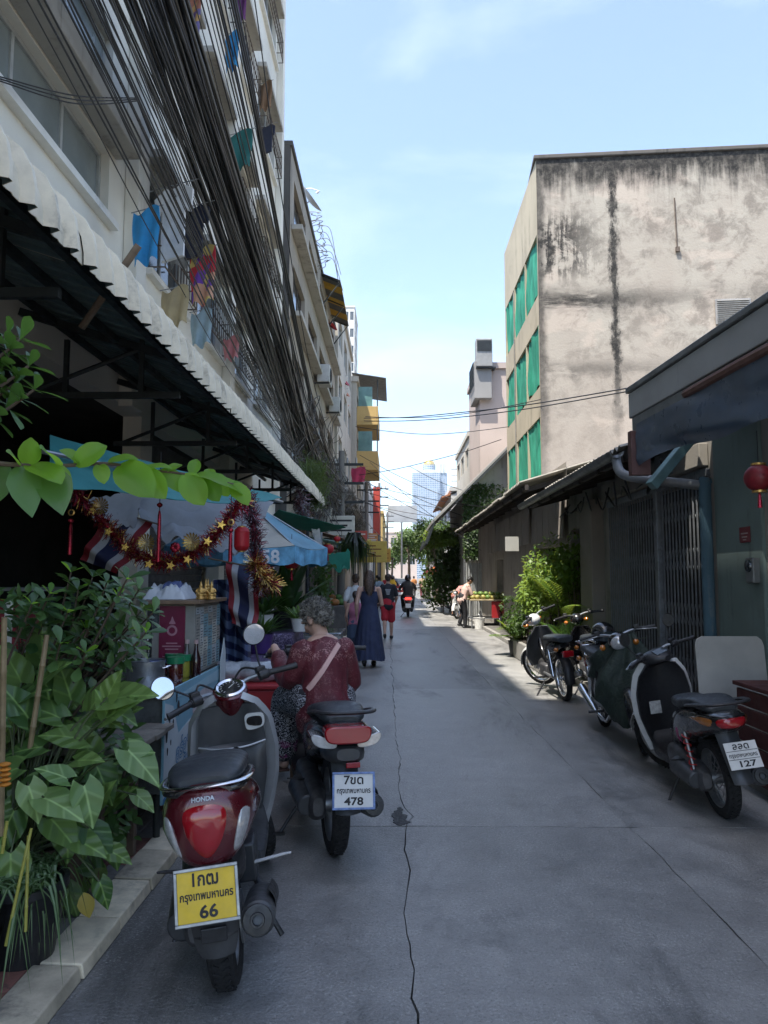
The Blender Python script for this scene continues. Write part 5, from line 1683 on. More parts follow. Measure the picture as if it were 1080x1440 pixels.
# blue and white market umbrella
uc = V((-1.72, 8.35, 0))
um = thing('market_umbrella', 'blue and white market umbrella with the number 558 on its valance', 'umbrella', uc)
ap, rim, rad = 2.5, 1.88, 0.96
for k in range(8):
 a0, a1 = R(-90 + 45 * k), R(-45 + 45 * k)
 A0, A1 = V((rad * math.cos(a0), rad * math.sin(a0), rim)), V((rad * math.cos(a1), rad * math.sin(a1), rim))
 T = V((0, 0, ap))
 b = MB()
 b.grid(lambda u, v: T.lerp(A0.lerp(A1, u), v * 0.98 + 0.02) + V((0, 0, -0.05 * math.sin(v * PI) + 0.0 - 0.03 * math.sin(u * PI) * v)), 8, 8, thick=0.003)
 pn = b.build('panel', (UMWH, SKYT)[k % 2], um, 60)
 b = MB()
 b.grid(lambda u, v: A0.lerp(A1, u) + V((0, 0, -0.03 * math.sin(u * PI) - 0.004)) * 1 + V((0, 0, -(0.17 + 0.02 * math.sin(u * 9)) * v)) + (A0 + A1).normalized() * V((1, 1, 0)).length * 0 + V(((A0 + A1).x, (A0 + A1).y, 0)).normalized() * 0.02 * math.sin(u * 12) * v, 14, 5, thick=0.002)
 b.build('valance', mat('valance_blue', (0.14, 0.36, 0.52), 0.6, var=0.55, scale=8), um, 60)
 MB().cyl((A0.x, A0.y, rim - 0.012), (0, 0, ap - 0.05), 0.008, n=6).build('rib', STEEL, um)
MB().cyl((0, 0, 0.05), (0, 0, ap + 0.06), 0.022, n=10).build('pole', STEEL, um)
a0, a1 = R(-90), R(-45)
A0, A1 = V((rad * math.cos(a0), rad * math.sin(a0), rim - 0.125)), V((rad * math.cos(a1), rad * math.sin(a1), rim - 0.125))
ux = (A1 - A0).normalized()
nx = V((ux.y, -ux.x, 0))
m4 = Matrix(((ux.x, 0, nx.x, 0), (ux.y, 0, nx.y, 0), (0, 1, 0, 0), (0, 0, 0, 1)))
me = text_mesh('5558', 0.19, 0.005)
me.transform(Matrix.Translation(A0.lerp(A1, 0.52) + nx * 0.03) @ m4)
place('lettering', me, mat('white_print', (0.7, 0.72, 0.73), 0.6), um)
# hanging blue-striped sheet
def m_stripe():
 g = NG('blue_striped_plastic')
 X, Y, Z = g.sep(g.co('Object'))
 f = g.math('FRACT', g.math('MULTIPLY', g.math('ADD', Z, g.math('ADD', g.math('MULTIPLY', X, 0.55), g.math('MULTIPLY', g.noise(g.co('Object'), 2.0, 3), 0.16))), 9.0))
 colr = g.mix(g.step(f, 0.48, 0.54), (0.012, 0.022, 0.075), (0.10, 0.15, 0.26))
 b = g.bsdf(Base_Color=colr, Roughness=0.45)
 return g.done(b)
t = thing('striped_sheet', 'dark blue striped plastic sheet hanging beside the cabinet', 'sheet', at(330, 880, 6.35))
b = W(t)
b.grid(lambda u, v: at(lerp(300, 352, u), lerp(815, 950, v), 6.35 + 0.07 * math.sin(u * 13) + 0.05 * noise.noise((u * 4, v * 3, 0))), 40, 12, thick=0.004)
b.build('plastic', m_stripe(), t, 60)
# flags
FR, FW, FB = mat('flag_red', (0.22, 0.012, 0.02), 0.7, var=0.2), mat('flag_white', (0.42, 0.42, 0.44), 0.7, var=0.15), mat('flag_blue', (0.012, 0.016, 0.06), 0.7, var=0.2)
def flag(label, A, B, C, D, Y, amp=0.04):
 """corners in picture order: hoist top, fly top, fly bottom, hoist bottom"""
 A, B, C, D = (at(p[0], p[1], Y) for p in (A, B, C, D))
 t = thing('flag', label, 'flag', (A + B + C + D) / 4, group='striped flags in the stall')
 b = W(t)
 nu, nv = 24, 18
 b.grid(lambda u, v: A.lerp(B, u).lerp(D.lerp(C, u), v) + V((0, amp * math.sin(u * 12 + v * 3), 0.02 * math.sin(u * 8))), nu, nv, thick=0.003)
 st = [0] * 3 + [1] * 3 + [2] * 6 + [1] * 3 + [0] * 3
 q = [st[j] for i in range(nu) for j in range(nv)]
 b.mi = q + q + [0] * (len(b.f) - 2 * len(q))
 b.build('cloth', [FR, FW, FB], t, 60)
 b = W(t)
 b.cyl(A + (A - D) * 0.15, D + (D - A) * 0.5, 0.008, n=6)
 b.build('staff', WOOD, t)
flag('striped flag hanging at a slant under the left of the garland', (215, 735), (165, 810), (110, 790), (150, 715), 6.2)
flag('striped flag drooping right of the cabinet near the red lantern', (368, 800), (360, 895), (325, 880), (318, 790), 6.1)
# ---------------------------------------------------------------- tinsel, lanterns, tassels
def tinsel(label, pts, n, r_, mats_, seed, name='tinsel_garland'):
 rr_ = random.Random(seed)
 P = spline(pts, 60)
 t = thing(name, label, 'garland', P[len(P) // 2])
 b = W(t)
 b.tube(P, 0.012, 5)
 for i in range(n):
  k = rr_.random() * (len(P) - 1.01)
  p = P[int(k)].lerp(P[int(k) + 1], k % 1)
  d = V((rr_.gauss(0, 1), rr_.gauss(0, 1), rr_.gauss(0, 1))).normalized()
  e = d.orthogonal().normalized() * 0.0032
  q = p + d * r_ * rr_.uniform(0.5, 1.15)
  b.add([p + e, p - e, q - e * 0.6, q + e * 0.6], [(0, 1, 2, 3)], rr_.choice(range(len(mats_))))
 b.build('tinsel', mats_, t, 0, kind='stuff')
 return t, P
TR = mat('red_foil', (0.30, 0.015, 0.03), 0.3, 0.7, var=0.4, scale=40)
TG = mat('gold_foil', (0.75, 0.50, 0.14), 0.25, 0.9, var=0.3, scale=40)
TK = mat('dark_foil', (0.10, 0.02, 0.03), 0.35, 0.6, var=0.4, scale=40)
TS = mat('silver_foil', (0.35, 0.33, 0.34), 0.25, 0.9, var=0.3, scale=40)
YG = 5.25
t, P = tinsel('swagged red tinsel garland with gold stars above the cart', [at(105, 690, 5.0), at(150, 740, YG), at(190, 778, YG), at(240, 790, YG), at(285, 770, YG), at(318, 735, YG), at(345, 700, 5.3)], 2600, 0.085, [TR, TK, TR, TR, TG], 3)
for k, f in enumerate((0.12, 0.2, 0.3, 0.43, 0.52, 0.6, 0.72, 0.83)):
 p = P[int(f * (len(P) - 1))] + V((0, -0.08, U(-0.06, 0.03)))
 b = W(t)
 b.prism([((0.035 if j % 2 == 0 else 0.015) * math.cos(j * PI / 5), (0.035 if j % 2 == 0 else 0.015) * math.sin(j * PI / 5)) for j in range(10)], lambda q, kk: p + V((q[0], 0.01 * kk, q[1])))
 b.build('star', TG, t, 0)
for px_, py_ in ((206, 763), (270, 762), (142, 712)):
 p = at(px_, py_, YG - 0.1)
 b = W(t)
 for j in range(16):
  a = j * PI / 8
  b.add([p, p + V((0.055 * math.cos(a), -0.012, 0.055 * math.sin(a))), p + V((0.068 * math.cos(a + 0.15), -0.03, 0.068 * math.sin(a + 0.15))), p + V((0.055 * math.cos(a + 0.3), -0.012, 0.055 * math.sin(a + 0.3)))], [(0, 1, 2, 3)])
 b.build('rosette', mat('dull_gold_foil', (0.36, 0.24, 0.07), 0.4, 0.7, var=0.4, scale=30), t, 0)
p = at(247, 770, YG - 0.1)
b = W(t)
for j in range(9):
 b.ell(p + V((0.02 * math.cos(j * 2.4), -0.01, 0.02 * math.sin(j * 2.4))), (0.018, 0.012, 0.018), 8, 6)
b.build('rose', TR, t)
tinsel('long dark tinsel strands falling beside the blue and white umbrella', [at(345, 695, 5.6), at(358, 740, 5.7), at(360, 790, 5.7), at(366, 830, 5.75)], 1700, 0.10, [TK, TK, TR, TS], 4)
tinsel('gold and red tinsel clump at the foot of the hanging strands', [at(358, 790, 5.6), at(372, 812, 5.65), at(385, 822, 5.7)], 900, 0.10, [TG, TR, TK, TG], 5)
tinsel('silver and black tinsel curtain beyond the end of the awning', [at(420, 690, 12.2), at(424, 715, 12.2), at(426, 738, 12.2)], 900, 0.2, [TK, TS], 6)
def lantern(label, c, r_, h_, m, tass=True, round_=False):
 t = thing('red_lantern', label, 'lantern', c, group='red lanterns')
 b = MB()
 n = 24
 if round_:
  prof_ = [(r_ * max(0.3, math.cos(a)), h_ / 2 * math.sin(a)) for a in [-1.25 + 2.5 * k / 14 for k in range(15)]]
 else:
  prof_ = [(r_ * 0.55, -h_ / 2), (r_ * 0.85, -h_ / 2 + r_ * 0.2), (r_, -h_ / 2 + r_ * 0.6)] + [(r_ * (1 - 0.012 * (k % 2)), -h_ / 2 + r_ * 0.6 + (h_ - 1.2 * r_) * k / 8) for k in range(9)] + [(r_, h_ / 2 - r_ * 0.6), (r_ * 0.85, h_ / 2 - r_ * 0.2), (r_ * 0.55, h_ / 2)]
 rings = [[V((rr_ * (1 + (0.035 * abs(math.cos(i * PI / 2)) if round_ else 0)) * math.cos(2 * PI * i / n), rr_ * math.sin(2 * PI * i / n), z_)) for i in range(n)] for rr_, z_ in prof_]
 b.loft(rings)
 b.build('shade', m, t)
 for z_ in (-h_ / 2, h_ / 2):
  MB().cyl((0, 0, z_ - 0.008), (0, 0, z_ + 0.008), r_ * 0.5, n=16).build('rim', GOLD, t)
 MB().cyl((0, 0, h_ / 2), (0, 0, h_ / 2 + 0.25), 0.003, n=5).build('cord', INK, t)
 if tass:
  MB().tube([(0, 0, -h_ / 2), (0, 0, -h_ / 2 - 0.03), (0, 0, -h_ / 2 - 0.12)], [0.006, 0.012, 0.018], 8).build('tassel', TR, t)
LRED = m_trans('red_lantern_silk', (0.50, 0.02, 0.03), 0.35, 0.45)
lantern('barrel-shaped red lantern hanging right of the garland', at(340, 758, 5.3), 0.055, 0.17, LRED, False)
lantern('round red lantern below the 558 umbrella', at(410, 792, 8.0), 0.085, 0.13, LRED, True, True)
lantern('round red lantern under the green canopy', at(461, 772, 12.5), 0.10, 0.17, LRED, True, True)
lantern('small red lantern left of the plastic flap', at(474, 758, 13.5), 0.06, 0.11, LRED, False, True)
lantern('dark red patterned lantern hanging at the right edge of the picture', at(1067, 672, 5.4), 0.10, 0.2, mat('shaded_red_silk', (0.22, 0.012, 0.02), 0.5, var=0.4, scale=14), True, True)
for k, (px_, ya, yb2) in enumerate(((101, 700, 780), (226, 660, 790), (325, 715, 790))):
 top, bot = at(px_, ya, 5.0), at(px_, yb2, 5.0)
 t = thing('tassel', ['red knotted tassel hanging at the far left of the stall', 'long red knotted tassel hanging mid-garland', 'red tassel hanging beside the barrel lantern'][k], 'tassel', top, group='red tassels')
 h_ = top.z - bot.z
 MB().cyl((0, 0, 0.12), (0, 0, -h_ * 0.45), 0.003, n=5).build('cord', INK, t)
 MB().lathe([(0.004, 0), (0.02, -0.012), (0.02, -0.024), (0.004, -0.036)], 12, Matrix.Translation((0, 0, -h_ * 0.36))).build('bead', TR, t)
 b = MB(Matrix.Translation((0, 0, -h_ * 0.26)))
 b.lathe([(0.015, -0.003), (0.024, 0), (0.015, 0.003), (0.015, -0.003)], 14, Matrix.Rotation(PI / 2, 4, 'X'))
 b.build('ring', GOLD, t)
 MB().tube([(0, 0, -h_ * 0.45), (0, 0, -h_ * 0.5), (0, 0, -h_)], [0.006, 0.012, 0.015], 10).build('fringe', TR, t)
# dark boxes and shelving inside the stall (left edge)
t = thing('shelf_unit', 'dark metal shelf with red boxes at the left edge behind the plants', 'shelf', (-3.0, 5.6, 0.05))
for z_ in (0.5, 0.95, 1.4):
 MB().bx(-0.3, 0.5, -0.2, 0.2, z_, z_ + 0.025).build('shelf', GRIME, t, 0)
for x in (-0.28, 0.48):
 for y_ in (-0.18, 0.18):
  MB().bx(x - 0.015, x + 0.015, y_ - 0.015, y_ + 0.015, 0, 1.45).build('upright', DARKSTEEL, t, 0)
for k, (x, z_, w_, h_) in enumerate(((-0.1, 0.98, 0.24, 0.3), (0.2, 0.98, 0.22, 0.36), (0.0, 0.53, 0.35, 0.34))):
 q = thing('carton', ['red and white carton on the upper left shelf', 'taller red carton beside it on the dark shelf', 'wide red carton on the lower left shelf'][k], 'carton', (-3.0 + x, 5.5, 0.05 + z_))
 MB().bx(-w_ / 2, w_ / 2, -0.13, 0.13, 0, h_).build('box', mat('red_carton', (0.22, 0.02, 0.03), 0.6, var=0.25, scale=8), q, 0, bevel=0.004)
 MB().bx(-0.03, 0.03, -0.132, -0.1305, 0.001, h_).build('tape', WHITEPAINT, q, 0)
# ---------------------------------------------------------------- stalls further along the left
for k, (px_, py_, Y, w_, h_, m_, lab) in enumerate(((519, 776, 33, 1.6, 0.95, 'y', 'faded yellow stall sign hung over the far left stalls'), (541, 781, 44, 0.7, 0.8, 'o', 'small ochre sign beside the far yellow one'))):
 t = thing('stall_sign', lab, 'sign', at(px_, py_, Y))
 MB().bx(-w_ / 2, w_ / 2, -0.03, 0.03, -h_ / 2, h_ / 2).build('panel', mat('sign_yellow_' + m_, (0.55, 0.40, 0.08) if m_ == 'y' else (0.5, 0.3, 0.06), 0.6, var=0.2, scale=2), t, 0, bevel=0.01)
 MB().bx(-w_ / 2 - 0.6, -w_ / 2, -0.02, 0.02, -0.02, 0.02).build('bracket', DARKSTEEL, t, 0)
 b = MB()
 for j in range(4):
  b.bx(-w_ * 0.38, w_ * 0.38 * (0.5 + 0.4 * (j % 2)), -0.034, -0.0315, h_ * (0.25 - 0.16 * j), h_ * (0.31 - 0.16 * j))
 b.build('print_lines', mat('sign_ink', (0.2, 0.08, 0.02), 0.6), t, 0, kind='stuff')
CAN = [(20, 2.35, -2.4, -1.0, 'g', 'pale green stall canopy beside the walking group'), (25, 2.3, -2.4, -0.95, 'd', 'dark canopy over the stall past the walking group'), (31, 2.5, -2.3, -0.8, 'y', 'mustard canopy over a far left stall'), (39, 2.5, -2.2, -0.7, 'g', 'pale green canopy far along the left'), (50, 2.7, -2.2, -0.5, 'd', 'far dark canopy near the end of the left stalls')]
CM = {'g': m_trans('pale_green_canopy', (0.28, 0.40, 0.33), 0.4), 'd': mat('dark_canopy_cloth', (0.05, 0.05, 0.05), 0.8, var=0.3), 'y': m_trans('mustard_canopy', (0.45, 0.30, 0.06), 0.4)}
for Y, z_, xa, xb, m_, lab in CAN:
 t = thing('market_stall', lab, 'stall', ((xa + xb) / 2, Y, 0))
 b = W(t)
 b.grid(lambda u, v: V((lerp(xa, xb, u), Y - 1.2 + 2.6 * v, z_ + 0.3 * (1 - u) + 0.04 * math.sin(v * 14) * u)), 8, 20, thick=0.006)
 b.build('canopy', CM[m_], t, 60)
 for yy in (Y - 1.1, Y + 1.3):
  W(t).cyl((xb - 0.05, yy, 0), (xb - 0.05, yy, z_), 0.018, n=8).build('post', DARKSTEEL, t)
 W(t).bx(xa + 0.2, xb - 0.25, Y - 0.9, Y + 1.1, 0.06, 0.82).build('counter', mat('stall_counter_%s' % m_, {'g': (0.1, 0.09, 0.08), 'd': (0.06, 0.05, 0.05), 'y': (0.16, 0.05, 0.04)}[m_], 0.7, var=0.3), t, 0, bevel=0.02)
 for j in range(5):
  b = W(t)
  b.ell((lerp(xa + 0.35, xb - 0.4, j / 4), Y - 0.6 + 0.3 * (j % 3), 0.9), (0.13, 0.13, 0.1), 10, 6)
  b.build('goods', mat('goods_%d' % (j % 3), [(0.3, 0.12, 0.03), (0.1, 0.2, 0.05), (0.3, 0.25, 0.15)][j % 3], 0.6, var=0.3, scale=12), t)
# dark drapery clump in front of the far canopies
t = thing('hanging_fern', 'drooping dark hanging plant at the end of the green canopies', 'plant', at(498, 755, 15))
b = MB()
rr = random.Random(9)
for i in range(140):
 a = rr.uniform(0, 2 * PI)
 r0 = rr.uniform(0.02, 0.16)
 r1 = r0 + rr.uniform(0.05, 0.3)
 L_ = rr.uniform(0.3, 0.85)
 p0 = V((r0 * math.cos(a), r0 * math.sin(a), rr.uniform(-0.05, 0.1)))
 p1 = V((r1 * math.cos(a), r1 * math.sin(a), -L_ * 0.35))
 p2 = V((r1 * 1.05 * math.cos(a), r1 * 1.05 * math.sin(a), -L_))
 e = V((-math.sin(a), math.cos(a), 0)) * 0.018
 b.add([p0 - e, p0 + e, p1 + e, p1 - e, p2], [(0, 1, 2, 3), (3, 2, 4)])
b.build('fronds', leafmat('dark_fern', (0.006, 0.014, 0.008), (0.02, 0.04, 0.02)), t, 0, kind='stuff')
MB().lathe([(0.02, -0.1), (0.12, -0.06), (0.14, 0.08), (0.12, 0.08), (0.1, -0.04)], 16).build('pot', BLACK, t)
# ================================================================== motorbikes
MAROON = mat('maroon_metallic_paint', (0.085, 0.005, 0.010), 0.28, 0.25, var=0.15, scale=4, coat=0.9, rvar=0.06)
SILVER = mat('silver_plastic', (0.42, 0.43, 0.44), 0.36, 0.45, var=0.12, scale=8, rvar=0.08)
GREYP = mat('grey_satin_plastic', (0.055, 0.058, 0.062), 0.42, 0.15, var=0.2, scale=10)
SEATM = mat('dark_vinyl_seat', (0.028, 0.033, 0.038), 0.5, var=0.25, scale=16, bump=0.12, bscale=140)
REDLENS = mat('red_lens', (0.32, 0.006, 0.012), 0.12, var=0.15, scale=5, coat=1.0, rvar=0.04)
CLEARLENS = mat('clear_lens', (0.5, 0.5, 0.5), 0.14, 0.3, var=0.35, scale=26, coat=1.0, rvar=0.06)
ORANGELENS = mat('amber_lens', (0.45, 0.15, 0.02), 0.15, 0.1, var=0.3, scale=20, coat=1.0)
BLUEBLK = mat('blue_black_paint', (0.016, 0.02, 0.026), 0.25, 0.2, var=0.2, scale=5, coat=0.8, rvar=0.06)
BLKPAINT = mat('black_gloss_paint', (0.012, 0.012, 0.013), 0.25, var=0.2, scale=6, coat=0.7, rvar=0.08)
WHTPAINT = mat('white_gloss_paint', (0.6, 0.6, 0.585), 0.28, var=0.08, scale=6, coat=0.6, dirt=0.08)
MIRROR = mat('mirror_glass', (0.9, 0.91, 0.92), 0.02, 1.0, var=0.02, rvar=0.01)
ENGINE = mat('cast_engine', (0.11, 0.11, 0.115), 0.55, 0.6, var=0.35, scale=14, dirt=0.2)
PLATEY = mat('plate_yellow', (0.70, 0.47, 0.02), 0.45, var=0.12, scale=18)
PLATEW = mat('plate_white', (0.62, 0.62, 0.60), 0.45, var=0.1, scale=18)
PLATEBL = mat('plate_frame_blue', (0.14, 0.22, 0.45), 0.4, var=0.5, scale=40)
def wheel(t, c, r_, tw, M=None, wire=False, rimm=None, fat=0.075):
 M0 = (M or Matrix.Identity(4)) @ Matrix.Translation(c) @ Matrix.Rotation(PI / 2, 4, 'Y')
 rimm = rimm or STEEL
 b = MB()
 ri = r_ - fat
 b.lathe([(ri + 0.012, -tw * 0.38), (ri - 0.006, -tw * 0.36), (ri - 0.014, -tw * 0.15), (ri - 0.014, tw * 0.15), (ri - 0.006, tw * 0.36), (ri + 0.012, tw * 0.38), (ri + 0.004, tw * 0.1), (ri + 0.004, -tw * 0.1), (ri + 0.012, -tw * 0.38)], 36, M0)
 b.lathe([(0.001, -tw * 0.6), (0.04, -tw * 0.6), (0.045, -tw * 0.2), (0.045, tw * 0.2), (0.04, tw * 0.6), (0.001, tw * 0.6)], 14, M0)
 n = 24 if wire else 6
 for k in range(n):
  a = 2 * PI * k / n
  a2 = a + (0.35 if k % 2 else -0.35) * (1 if wire else 0)
  p = M0 @ V((0.04 * math.cos(a), 0.04 * math.sin(a), (tw * 0.35 if k % 2 else -tw * 0.35) if wire else 0))
  q = M0 @ V((ri * math.cos(a2), ri * math.sin(a2), 0))
  b.tube([p, q], 0.0032 if wire else [(0.022, 0.012), (0.014, 0.010)], 5)
 w_ = b.build('wheel', rimm, t)
 b = MB()
 b.lathe([(ri, -tw * 0.36), (ri + fat * 0.45, -tw * 0.5), (ri + fat * 0.8, -tw * 0.42), (r_ - 0.003, -tw * 0.2), (r_, 0), (r_ - 0.003, tw * 0.2), (ri + fat * 0.8, tw * 0.42), (ri + fat * 0.45, tw * 0.5), (ri, tw * 0.36), (ri, -tw * 0.36)], 44, M0)
 # tread blocks
 for k in range(44):
  a = 2 * PI * k / 44
  for sd in (-1, 1):
   Mk = M0 @ Matrix.Rotation(a + (0.07 if sd > 0 else 0), 4, 'Z') @ Matrix.Translation((r_ - 0.001, 0, sd * tw * 0.17)) @ Matrix.Rotation(sd * 0.5, 4, 'X')
   b2_ = MB(Mk).box((0, 0, 0), (0.008, 0.012, tw * 0.26))
   b.add(b2_.v, b2_.f)
 b.build('tyre', RUBBER, w_)
 b = MB()
 b.lathe([(0.03, tw * 0.62), (0.095, tw * 0.62), (0.095, tw * 0.68), (0.03, tw * 0.68)], 24, M0)
 b.build('brake_disc', STEEL, w_)
 return w_
def sect(y_, z_, w_, h_, n=24, p=2.4, flat=0.0):
 """superellipse cross-section across the bike"""
 out = []
 for i in range(n):
  a = 2 * PI * i / n
  ca, sa = math.cos(a), math.sin(a)
  x = w_ * (abs(ca) ** (2 / p)) * (1 if ca >= 0 else -1)
  z = h_ * (abs(sa) ** (2 / p)) * (1 if sa >= 0 else -1)
  if flat and z < 0:
   x *= 1 - flat * (-z / h_)
  out.append(V((x, y_, z_ + z)))
 return out
def hull(tab, n=24, p=2.4, flat=0.0, steps=5):
 """smooth loft through (y, z, w, h) rows"""
 pts = [V((r_[1], r_[2], r_[3])) for r_ in tab]
 ys = [V((r_[0], 0, 0)) for r_ in tab]
 A, B = spline(pts, steps * (len(tab) - 1)), spline(ys, steps * (len(tab) - 1))
 return MB().loft([sect(b.x, a.x, max(a.y, 0.004), max(a.z, 0.004), n, p, flat) for a, b in zip(A, B)])
def plate(t, c, tilt, lines, pm_, fm, w_=0.205, h_=0.168, yaw=0.0, ruled=False):
 Mp = Matrix.Translation(c) @ Matrix.Rotation(yaw, 4, 'Z') @ Matrix.Rotation(tilt, 4, 'X')
 b = MB(Mp)
 b.bx(-w_ / 2, w_ / 2, 0, 0.004, -h_ / 2, h_ / 2)
 po = b.build('license_plate', pm_, t, 0)
 if fm is not None:
  b = MB(Mp)
  f_ = 0.011
  b.bx(-w_ / 2 - f_ * .6, w_ / 2 + f_ * .6, -0.006, 0.006, h_ / 2 - f_ * .4, h_ / 2 + f_ * .6)
  b.bx(-w_ / 2 - f_ * .6, w_ / 2 + f_ * .6, -0.006, 0.006, -h_ / 2 - f_ * .6, -h_ / 2 + f_ * .4)
  b.bx(-w_ / 2 - f_ * .6, -w_ / 2 + f_ * .4, -0.0055, 0.0055, -h_ / 2 + f_ * .4, h_ / 2 - f_ * .4)
  b.bx(w_ / 2 - f_ * .4, w_ / 2 + f_ * .6, -0.0055, 0.0055, -h_ / 2 + f_ * .4, h_ / 2 - f_ * .4)
  b.build('plate_frame', fm, po, 0, bevel=0.002)
 for txt, size, z_, x_, wid, bold in lines:
  me = text_mesh(txt, size, bold)
  xs = [v.co.x for v in me.vertices]
  k = wid / max(1e-6, (max(xs) - min(xs)))
  cx = (max(xs) + min(xs)) / 2
  me.transform(Matrix.Scale(k, 4, (1, 0, 0)) @ Matrix.Translation((-cx, 0, 0)))
  me.transform(Mp @ Matrix.Translation((x_, -0.0018, z_)) @ Matrix.Rotation(PI / 2, 4, 'X'))
  place('lettering', me, INK, po)
 if ruled:
  for z_ in (0.028, -0.024):
   MB(Mp).bx(-w_ / 2 + 0.004, w_ / 2 - 0.004, -0.002, -0.0006, z_ - 0.0015, z_ + 0.0015).build('rule', INK, po, 0)
 return po
def mirror(t, S, root, mid, c, r_, face, back=None):
 """stalk + round mirror facing `face` (in bike space before steering S)"""
 b = MB(S)
 b.tube(spline([root, mid, V(c) - V(face) * 0.02], 10), 0.006, 6)
 st = b.build('mirror', back or BLACK, t)
 q = V(face).to_track_quat('Z', 'Y').to_matrix().to_4x4()
 b = MB(S @ Matrix.Translation(c) @ q)
 b.lathe([(0.001, -0.03), (r_ * 0.6, -0.026), (r_, -0.008), (r_ * 1.04, 0.004), (r_ * 0.97, 0.006), (r_ * 0.95, 0.002)], 28)
 b.build('mirror_shell', BLACK, st)
 b = MB(S @ Matrix.Translation(c) @ q)
 b.lathe([(0.001, 0.004), (r_ * 0.5, 0.0038), (r_ * 0.96, 0.003)], 28)
 b.build('mirror_glass', MIRROR, st)
def handlebar(t, S, hz=0.98, hy=0.93, half=0.33, rise=0.03, back=0.10, leverm=None):
 for sd in (-1, 1):
  b = MB(S)
  pts = spline([(0, hy + 0.02, hz), (sd * 0.12, hy, hz + rise), (sd * (half - 0.13), hy - back * 0.5, hz + rise)], 10)
  b.tube(pts, 0.012, 8)
  b.build('handlebar', STEEL, t)
  g0, g1 = V((sd * (half - 0.14), hy - back * 0.5, hz + rise)), V((sd * half, hy - back, hz + rise - 0.01))
  b = MB(S)
  b.tube([g0, g0.lerp(g1, 0.12), g0.lerp(g1, 0.14), g1, g1 + V((sd * 0.012, 0, 0))], [0.021, 0.021, 0.0165, 0.0165, 0.019], 12)
  b.build('grip', BLACK, t)
  b = MB(S)
  b.tube([g0 + V((-sd * 0.045, 0.005, 0)), g0 + V((sd * 0.01, -0.002, 0))], [0.027, 0.027], 12)
  b.box(g0 + V((-sd * 0.02, 0.02, 0.025)), (0.05, 0.045, 0.04))
  b.build('switch_block', BLACK, t, 40, bevel=0.006)
  b = MB(S)
  b.tube(spline([g0 + V((-sd * 0.02, 0.035, 0.0)), g0.lerp(g1, 0.4) + V((0, 0.065, -0.005)), g1 + V((sd * 0.0, 0.055, -0.012)), g1 + V((sd * 0.015, 0.06, -0.016))], 14), [0.007] * 10 + [0.008] * 5 if False else 0.007, 6)
  b.build('brake_lever', leverm or STEEL, t)
def steer(delta, head=(0, 1.0, 0.9), ax=(0, -0.30, 0.62)):
 return Matrix.Translation(head) @ Matrix.Rotation(delta, 4, V(ax).normalized()) @ Matrix.Translation(-V(head))
